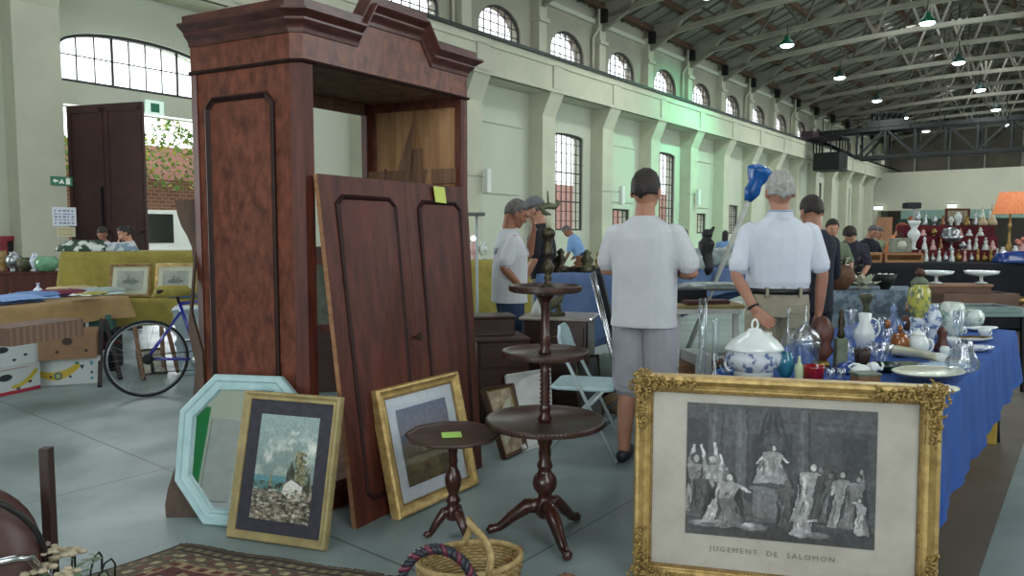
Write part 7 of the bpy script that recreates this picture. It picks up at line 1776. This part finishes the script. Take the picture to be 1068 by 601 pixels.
# bronze candlestick on the dumbwaiter's top tray
t = thing('bronze_candlestick', 'tall turned bronze candlestick with a dragon handle on the top tray of the dumbwaiter table', 'candlestick', PX + Vector((.012, 0, zt_ + .003)), 0)
b = MB(); b.lathe([(.038, 0), (.04, .008), (.02, .02), (.014, .04), (.02, .05), (.013, .06), (.022, .08), (.03, .10), (.018, .12), (.012, .135), (.02, .15), (.026, .17), (.016, .19), (.02, .205), (.012, .22), (.028, .235), (.034, .25), (.03, .265), (.014, .275), (.001, .28)], 20); b.build('turned_stem', M_bronze, t)
b = MB(); b.lathe([(.011, .275), (.012, .33), (.001, .335)], 12); b.build('candle', mat('cream_wax', 'a9a791', rough=.6), t)
b = MB(); b.tube([(.01, 0, .33), (-.02, 0, .345), (-.03, 0, .365), (.0, 0, .375), (.03, 0, .37), (.045, 0, .385), (.035, 0, .40)], [.008, .012, .014, .016, .014, .01, .006], 8); b.tube([(.0, 0, .375), (-.004, 0, .44)], [.006, .003], 6); b.tube([(-.03, 0, .36), (-.05, 0, .38)], [.008, .003], 6); b.build('dragon_top', M_verd, t)
# slim lamp stand behind the wardrobe doors
q = W(500, 300, 6.1); t = thing('slim_lamp_stand', 'slim white lamp stand with a flat grey top right of the wardrobe', 'lamp stand', (q.x - .02, 6.1, 0), 0)
b = MB(); b.tube([(0, 0, .02), (0, 0, 1.57)], .012, 10); b.build('pole', M_cwt, t); b = MB(); b.rbox(-.09, -.04, 1.56, .07, .04, 1.59, .01); b.build('flat_top', mat('grey_top', '6b706d'), t); b = MB(); b.rbox(-.12, -.1, 0, .12, .1, .02, .03); b.build('base', M_cwt, t)
b = MB(); b.ball((-.03, -.0, 1.375), .022, 10); b.build('bulb', mat('white_bulb', 'ffffff', emit='ffffff', estr=3), t)
for px, py, w_, m, lb in ((495, 258, .16, M_pinkp, 'pink porcelain lamp at the edge of the wardrobe on the far yellow table'), (504, 262, .14, M_whf, 'green patterned vase beside the pink porcelain lamp'), (540, 258, .14, M_ivory, 'ivory vase on the far yellow table behind the raised elbow')):
    q = W(px, 300, 11.8); t = thing('far_ornament', lb, 'ornament', (q.x, 11.8 if px < 530 else 12.0, 1.01), 0); b = MB(); b.lathe([(max(1e-4, r * w_ / 2), s * .30) for r, s in VASE], 14); b.build('body', m, t)

# ------------------------------------------------------------------ left stall goods
M_bike = mat('bike_blue', '2b2f9e', '232782', 8, .3, coat=.5); M_tyre = mat('tyre_rubber', '1e2226', '16191c', 20, .8); M_rim = mat('bike_rim', '9da3a6', '8b9194', 20, .3, metal=.7)
ang = R(33); bx0 = G(155, 414)
bike = thing('bicycle', 'blue framed racing bicycle parked left of the wardrobe', 'bicycle', bx0, ang)
WB = 1.0
def wheel(x, nm):
    b = MB(); b.tube([(x + .323 * math.cos(a), 0, .335 + .323 * math.sin(a)) for a in np.linspace(0, 2 * PI, 60)[:-1]], .0125, 8, closed=True); o = b.build(nm, M_tyre, bike)
    b = MB(); b.tube([(x + .306 * math.cos(a), 0, .335 + .306 * math.sin(a)) for a in np.linspace(0, 2 * PI, 60)[:-1]], .009, 6, closed=True); r_ = b.build('rim', M_rim, None); r_.parent = o
    b = MB()
    for i in range(28): a = 2 * PI * i / 28; b.tube([(x + .02 * math.cos(a + .5 * (-1) ** i), .02 * (-1) ** i, .335 + .02 * math.sin(a + .5 * (-1) ** i)), (x + .305 * math.cos(a), 0, .335 + .305 * math.sin(a))], .0012, 3)
    b.tube([(x, -.05, .335), (x, .05, .335)], .018, 10); s_ = b.build('spokes', M_rim, None); s_.parent = o
wheel(0, 'rear_wheel'); wheel(WB, 'front_wheel')
bbk = (.42, 0, .29); st_top = (.27, 0, .80); hd_t = (.86, 0, .84); hd_b = (.89, 0, .70)
b = MB()
for a_, c_, r_ in ((st_top, bbk, .016), (st_top, hd_t, .015), (bbk, hd_b, .018), (hd_t, hd_b, .018)): b.tube([a_, c_], r_, 10)
for y in (-.04, .04): b.tube([(0, y, .335), (bbk[0], y * .6, bbk[2])], .009, 8); b.tube([(0, y, .335), (.29, y * .4, .74)], .008, 8)
b.build('frame', M_bike, bike)
b = MB()
for y in (-.045, .045): b.tube([(WB, y, .335), (hd_b[0] + .01, y, .66), hd_b], .011, 8)
b.build('fork', M_bike, bike)
b = MB(); b.tube([(.27, 0, .80), (.245, 0, .90)], .012, 8); b.tube([(.09, 0, .91), (.16, 0, .925), (.28, 0, .92), (.38, 0, .91)], [.065, .06, .03, .018], 12, flat=.35); b.build('saddle', M_black, bike)
b = MB(); b.tube([hd_t, (.87, 0, .92), (.95, 0, .93)], .012, 8)
for s in (-1, 1): b.tube([(.95, 0, .93), (.96, s * .19, .93), (1.04, s * .2, .92), (1.06, s * .2, .85), (.98, s * .2, .80)], .011, 8)
b.build('handlebar', M_black, bike)
b = MB(); b.lathe([(.001, 0), (.085, 0), (.085, .006), (.001, .006)], 30, M=Matrix.Rotation(PI / 2, 3, 'X'), c=(.42, -.05, .29)); b.tube([(.42, -.07, .29), (.47, -.07, .13)], .009, 6); b.box(.43, -.16, .115, .52, -.07, .135); b.tube([(.42, .07, .29), (.37, .07, .45)], .009, 6); b.box(.32, .07, .44, .41, .16, .46); b.build('crankset', M_rim, bike)
b = MB(); b.tube([(.42, -.055, .375), (0, -.055, .37)], .004, 4); b.tube([(.42, -.055, .205), (.03, -.055, .22)], .004, 4); b.lathe([(.001, 0), (.045, 0), (.045, .02), (.001, .02)], 20, M=Matrix.Rotation(PI / 2, 3, 'X'), c=(0, -.04, .335)); b.tube([(.03, -.05, .30), (.035, -.05, .21)], .014, 6); b.build('chain', M_tyre, bike)
single('yellow_cloth', MB().lathe([(.001, .035), (.10, .03), (.13, .0), (.15, -.06), (.14, -.06), (.12, -.005), (.001, .02)], 24, rib=4, ribd=.12, sy=.7), M_cyel, 'mustard cloth draped over the bicycle saddle', 'cloth', bx0 + Matrix.Rotation(ang, 3, 'Z') @ Vector((.22, 0, .93)), ang)

# cartons under the tan table
def carton(label, px0, py0, px1, py1, h_px, base_z, m, cv=None, cv2=None, depth=.40, name='carton', holes=True):
    a, c = G(px0, py0, base_z), G(px1, py1, base_z); d = (c - a); L = d.length; rz = math.atan2(d.y, d.x); hgt = h_px * ((a.y + c.y) / 2) / FPX
    t = thing(name, label, 'carton', (a.x, a.y, base_z), rz)
    b = MB(); b.rbox(0, 0, 0.001, L, depth, hgt, .006); b.build('carton_body', m, t)
    b = MB(); b.box(-.004, -.004, hgt * .78, L + .004, depth + .004, hgt + .003); b.build('carton_lid', m, t)
    if cv is not None: painted('printed_front', cv, lambda p, q, c_: (L * p, -.0055, hgt * q), t, rough=.7)
    if cv2 is not None: painted('printed_side', cv2, lambda p, q, c_: (L + .0055, depth * p, hgt * q), t, rough=.7)
    return t, hgt, L
def cartoncv(seed, yellow=True, red=False, brand=''):
    cv = Canvas(110, 80, 'b9c0bf')
    if red: cv.rect(0, 0, 1, .13, '9b2438')
    cv.ell(.42, .62, .11, .12, '23282b', soft=.1); cv.rect(.31, .62, .53, .76, 'b9c0bf', .0)
    for x, y in ((.12, .30), (.82, .34), (.62, .18)): cv.ell(x, y, .035, .05, '23282b', soft=.15)
    if yellow:
        for i in range(26): f = i / 25; cv.ell(.55 + .38 * f, .25 + .45 * f * f, .05 - .02 * abs(f - .5), .06, 'b9a63c', soft=.3)
    for i in range(5): cv.rect(.06 + i * .05, .55, .09 + i * .05, .68, '6f787c', .8)
    cv.rect(.2, .88, .8, .91, 'a0565f', .6)
    return cv
M_cart = mat('white_carton', 'b5bcba', 'a8afad', 5, .85); M_kraft = mat('kraft_carton', '8a6a49', '785a3d', 5, .9)
t, hg, L1 = carton('white fruit carton with a red base band at the bottom left', -22, 419, 42, 405, 30, 0, M_cart, cartoncv(1, True, True))
carton('white fruit carton stacked on the red banded carton', -24, 386, 37, 377, 27, hg + .002, M_cart, cartoncv(2, False))
cv = Canvas(160, 80, 'b2b9b8')
for i in range(60):
    f = i / 59; cv.ell(.03 + .60 * f, .34 + .52 * (f - .35) ** 2 * 1.7, .055 * (1 - .5 * abs(f - .45)), .16 * (1 - .6 * abs(f - .45)), 'b9a233' if i % 2 else 'ab952c', soft=.2)
cv.ell(.30, .34, .07, .14, '31506f', soft=.1); cv.ell(.30, .34, .045, .09, '8f9a56', soft=.2); cv.ell(.62, .80, .03, .06, '2d6a5a'); cv.poly([(.66, .72), (.74, .72), (.70, .55)], '23282b')
for x, y in ((.86, .42), (.5, .3), (.18, .32)): cv.ell(x, y, .022, .05, '23282b', soft=.15)
cv.rect(.84, .7, .89, .85, '4a7f96'); cv.rect(.84, .15, .88, .25, '4a7f96'); cv.rect(0, .92, 1, .93, '7f8685')
t, hg2, L2 = carton('white carton printed with a big yellow banana', 42, 403, 105, 399, 28, 0, M_cart, cv)
cv = Canvas(110, 70, '84664a'); cv.mottle(.08, 6, 2)
cv.ell(.5, .68, .09, .14, '3c2c1f', soft=.1); cv.ell(.32, .3, .03, .06, '2f2319', soft=.1); cv.ell(.82, .3, .03, .06, '2f2319', soft=.1)
carton('brown cardboard carton stacked on the banana carton', 40, 377, 101, 373, 28, hg2 + .002, M_kraft, cv)
cv = Canvas(120, 40, '71584a')
for i in range(12): cv.rect(i / 12, 0, i / 12 + .03, 1, '8c6f5b', .7)
carton('striped brown suitcase lying across the two stacks of cartons', 10, 362, 87, 350, 18, hg2 * 2 + .06, mat('striped_case', '71584a', '5f493d', 5, .8), cv, depth=.32, name='suitcase')
q = W(93, 340, 7.35); single('green_box', MB().rbox(-.1, -.15, 0, .1, .15, .16, .01), mat('sea_green_box', '3d6b62', '325a52', 5, .7), 'sea green box beside the striped suitcase under the tan table', 'box', (q.x, 7.6, .42), .3)
bt = single('box_stand', MB().rbox(-.14, -.2, 0, .14, .2, .418, .01), M_blackc, 'dark case holding up the sea green box under the tan table', 'case', (q.x, 7.6, 0), .3)
# dark x legs at the right end
b = MB(); p0 = G(104, 404); p1 = G(126, 396)
t = thing('trestle_stand', 'dark crossed wooden trestle at the right end of the tan table', 'trestle', (p0.x, p0.y, 0))
for a_, c_ in ((G(104, 404), W(106, 334, 7.3)), (G(126, 396), W(109, 332, 7.5)), (G(121, 387), W(112, 332, 7.7))): b = MB(); b.bar(a_, c_, .035, .045); b.build('leg', mat('black_brown_wood', '2a2220', '201a18', 5, .7), t, world=True)
b = MB(); b.bar(W(102, 360, 7.2), W(126, 356, 7.35), .03, .03); b.build('stretcher', M_mah, t, world=True)
# clear plastic tubs beside the bicycle
M_tub = mat('frosted_plastic', 'a9bcc4', '97abb4', 6, .4, trans=.25)
q = W(200, 300, 7.4)
for i, (z0, w_, lb) in enumerate(((0, .20, 'lower clear plastic tub behind the bicycle'), (.335, .215, 'upper clear plastic tub, stacked on the other one'))):
    t = thing('plastic_tub', lb, 'tub', (q.x + .02, 7.45, z0), R(20)); b = MB(); b.lathe([(w_ * 1.15, 0.0), (w_ * 1.35, .30), (w_ * 1.42, .305), (w_ * 1.42, .33), (.001, .33)], 4, M=Matrix.Rotation(PI / 4, 3, 'Z'), smooth=False); b.build('tub_body', M_tub, t); b = MB(); b.box(-.04, -w_ - .0, .12, .04, -w_ + .02, .2); b.build('label_card', M_cart, t)
# picture behind the wheel and sticks under the mustard table
cvp = Canvas(50, 60, '9a978a'); cvp.mottle(.3, 7, 5); fm = quadmap(G(146, 392), G(175, 390), W(171, 363, 7.78), W(141, 366, 7.7)); framed('framed_print', 'dark framed print on the floor seen through the bicycle wheel', fm, .30, .30, .02, .012, M_bronze, cvp, M_ivory)
for i, (pa_, pb_, lb) in enumerate((((150, 398), (140, 340), 'left wooden pole leaning under the mustard table'), ((171, 388), (168, 336), 'middle wooden pole leaning under the mustard table'), ((186, 390), (174, 340), 'right wooden pole leaning behind the bicycle'))):
    a_ = G(*pa_); c_ = W(*pb_, a_.y + .35); t = thing('wooden_pole', lb, 'pole', (a_.x, a_.y, 0)); b = MB(); b.tube([a_ + Vector((0, 0, .02)), c_], .022, 8); b.build('pole', M_pined, t, world=True)
# framed prints on the low mustard table
def pic(px, lb, w_, h_, seed, m, dist):
    a_ = W(px, 300, dist); a_.z = .68; cvp = Canvas(80, 56, '8e948b'); cvp.mottle(.15, 5, seed); cvp.ell(.5, .45, .3, .12, '4c5652', k=.8); cvp.poly([(.3, .42), (.45, .8), (.5, .42)], '59625d', .8); cvp.ell(.6, .5, .1, .2, '5d6660', k=.6)
    framed('framed_print', lb, fitframe(a_.x, a_.y, R(8), w_, h_, .28, .682), w_, h_, .035, .02, m, cvp, M_ivory, matw=.05)
pic(112, 'gilt framed print of a boat, left of the two on the mustard table', .46, .40, 3, M_giltd, 8.35)
pic(160, 'gilt framed print, right of the two on the mustard table', .46, .40, 4, M_gilt, 8.42)
q = W(196, 300, 8.3); single('blue_book', MB().rbox(-.13, -.07, 0, .13, .07, .06, .008), mat('teal_cover', '2f5a78', '264b66', 6, .6), 'dark teal book in front of the right hand gilt print', 'book', (q.x - .12, 8.42, .68), .1)
q = W(188, 300, 8.3); single('grey_book', MB().rbox(-.16, -.07, 0, .16, .07, .03, .006), mat('grey_cover', '4b5052', '3e4244', 6, .6), 'thick grey book beside the dark teal book', 'book', (q.x + .16, 8.46, .68), .1)
# clothes on the tan table
def garment(lb, px, py, w_, d_, cols, seed, rz=0.0, name='folded_garment', z=.752, hgt=.035):
    p = tb(px, py, .752); t = thing(name, lb, 'clothing', Vector((p.x, p.y, z)), math.atan2(d5.y, d5.x) + rz)
    for i, c in enumerate(cols):
        b = MB(); n = 14; vs = []
        for j in range(n + 1):
            for k in range(n + 1):
                u, v = j / n - .5, k / n - .5; edge_ = min(.5 - abs(u), .5 - abs(v)) * 2; zz = hgt * min(1, edge_ * 5) ** .5 + .014 * mnoise.noise(Vector((u * 5 + seed, v * 5, i)))
                vs.append((u * w_ * (1 - .12 * i) + .02 * mnoise.noise(Vector((v * 4, seed, i))) + .04 * i, v * d_ * (1 - .15 * i) + .02 * mnoise.noise(Vector((u * 4, seed + 3, i))) - .02 * i, .004 + i * hgt * .8 + max(0, zz)))
        b.add(vs, [(j * (n + 1) + k, j * (n + 1) + k + 1, (j + 1) * (n + 1) + k + 1, (j + 1) * (n + 1) + k) for j in range(n) for k in range(n)], 0, True); b.add([(v[0], v[1], .002 + i * hgt * .8) for v in vs], [(j * (n + 1) + k, j * (n + 1) + k + 1, (j + 1) * (n + 1) + k + 1, (j + 1) * (n + 1) + k) for j in range(n) for k in range(n)]); b.build('fabric_layer', mat('fabric_' + c, c, None, rough=.95), t)
garment('navy and pale blue folded garment at the left edge of the tan table', 6, 316, .5, .45, ('26344f', '7f9fcf'), 1)
garment('light blue folded shirt on the tan table', 30, 312, .42, .4, ('8fb0dc', '6486b8'), 2, .2)
garment('burgundy and navy folded knitwear in the middle of the tan table', 60, 309, .45, .4, ('33273f', '6b2f3f'), 3, -.2)
garment('white and mint folded blouse on the right of the tan table', 98, 307, .5, .45, ('b8cfce', '93a09a'), 4, .1)
garment('cream folded linen towards the back of the tan table', 75, 302, .5, .3, ('b5a57f',), 5)
garment('yellow green folded cloth with a white edge near the right end of the tan table', 92, 313, .26, .25, ('d0d2c5', '9b9540'), 6, .1, z=.80, hgt=.012)
# textiles and clutter on the high mustard table
def heap(lb, px, dist, z, w_, d_, h_, m, seed, nm='textile_heap', ct='textiles'):
    q = W(px, 300, dist); b = MB(); b.lathe([(1, 0), (1.03, .1), (.85, .6), (.5, .95), (.001, 1.0)], 26, rib=5, ribd=.1); b.v = [(v[0] * w_ / 2 * (1 + .25 * mnoise.noise(Vector((v[0] * 3, v[1] * 3, seed)))), v[1] * d_ / 2, v[2] * h_ * (1 + .5 * mnoise.noise(Vector((v[0] * 4, v[1] * 4, seed))))) for v in b.v]
    single(nm, b, m, lb, ct, (q.x, dist, z))
heap('dark green and white draped textiles on the left end of the high mustard table', 92, 9.25, 1.198, .62, .5, .13, mat('green_white_textile', '2c4335', 'c4cbc6', 7, .9, lo=.52, hi=.56), 2)
heap('crumpled white and blue textiles in front of the seated woman', 128, 9.3, 1.198, .4, .35, .11, mat('pale_blue_textile', 'b8c2c4', '77889a', 9, .9, lo=.5, hi=.56), 4)
# dark sideboard with pots against the left wall
q = W(40, 300, 12.8); t = thing('sideboard', 'dark reddish wooden sideboard by the far left wall, under the fire hose cabinet', 'sideboard', (q.x, 12.8, 0), PI / 2 - TH - .35)
b = MB(); b.rbox(-.9, -.25, .08, .9, .25, .74, .01); b.build('cabinet_body', M_mah, t); b = MB(); b.rbox(-.95, -.28, .74, .95, .28, .77, .01); b.build('sideboard_top', M_mah, t)
for x in (-.6, 0, .6): b = MB(); b.rbox(x - .27, -.262, .12, x + .27, -.25, .70, .004); o = b.build('door', M_mah, t); b = MB(); b.ball((x + .2, -.28, .42), .02, 8); k_ = b.build('knob', M_brass, None); k_.parent = o
for i, (px, w_, h_, m, prof, lb) in enumerate(((50, .40, .26, mat('jade_glaze', '6fa07b', '5c8c69', 8, .25, coat=.4), POT, 'round jade green pot on the dark sideboard'), (38, .18, .32, M_porcb, VASE, 'blue and white vase left of the jade green pot'), (27, .26, .24, M_verd, POT, 'olive brown pot left of the blue and white vase'), (16, .28, .34, M_silver, VASE, 'silver grey ornament pile below the fire hose cabinet'), (5, .2, .36, M_giltd, VASE, 'gilt vase at the left edge of the frame'))):
    q = W(px, 300, 12.75); t = thing('sideboard_pot', lb, 'pot', (q.x, 12.75 - .0, .772), 0); b = MB(); b.lathe([(max(1e-4, r * w_ / 2), s * h_) for r, s in prof], 20); b.build('body', m, t)
q = W(49, 300, 7.9); t = thing('small_bottle', 'small blue and white bottle behind the burgundy knitwear', 'bottle', (q.x, 7.75, .752), 0); b = MB(); b.lathe([(max(1e-4, r * .045), s * .14) for r, s in BOTTLE], 14); b.build('body', M_porcb, t)

# seen only through the wardrobe: shelf and picture
q = W(347, 300, 6.4); t = thing('dark_cabinet', 'dark cabinet with a framed pane seen through the gap beside the wardrobe doors', 'cabinet', (q.x, 6.6, 0), R(10)); b = MB(); b.rbox(-.3, -.15, 0, .3, .15, 1.3, .01); b.build('cabinet_body', M_drw, t)
b = MB(); b.ringprism([(-.26, .55), (.26, .55), (.26, 1.2), (-.26, 1.2)], [(-.2, .61), (.2, .61), (.2, 1.14), (-.2, 1.14)], lambda a, bb, d: (a, -.15 - d, bb), .001, .02); b.build('cabinet_door', M_mah, t); b = MB(); b.box(-.2, -.156, .61, .2, -.151, 1.14); b.build('glass_pane', mat('dusky_pane', '6a7062', '4a5048', 5, .2), t)

# things behind the tables at the right: cartons under the porcelain table
for i, (s_, v_, m, lb) in enumerate(((4.45, .72, mat('orange_carton', 'a3492a', '8e3c21', 5, .8), 'orange carton under the near half of the blue porcelain table'), (5.1, .70, mat('orange_carton', 'a3492a'), 'second orange carton, farther under the blue porcelain table'), (5.9, .62, mat('yellow_carton', 'b59a46', 'a38a3c', 5, .8), 'yellow carton under the far end of the blue porcelain table'))):
    b = MB(); b.rbox(-.17, -.14, 0, .17, .14, .30, .008); single('floor_carton', b, m, lb, 'carton', H(s_, v_, 0), PI / 2 - TH + .1 * i)
# painted panels and boxes standing behind the camera, mirrored in the octagonal glass
t = thing('display_board', 'tall green panel seen in the octagonal mirror', 'panel', (-4.6, .4, 0), R(-50)); b = MB(); b.rbox(-.25, -.03, 0, .25, .03, .95, .01); b.build('board_face', mat('emerald_panel', '1f8a4a', rough=.6), t)
t = thing('display_board', 'white board seen in the octagonal mirror beside the green panel', 'panel', (-4.35, .05, 0), R(-50)); b = MB(); b.rbox(-.15, -.03, 0, .15, .03, .85, .01); b.build('board_face', M_wht, t)
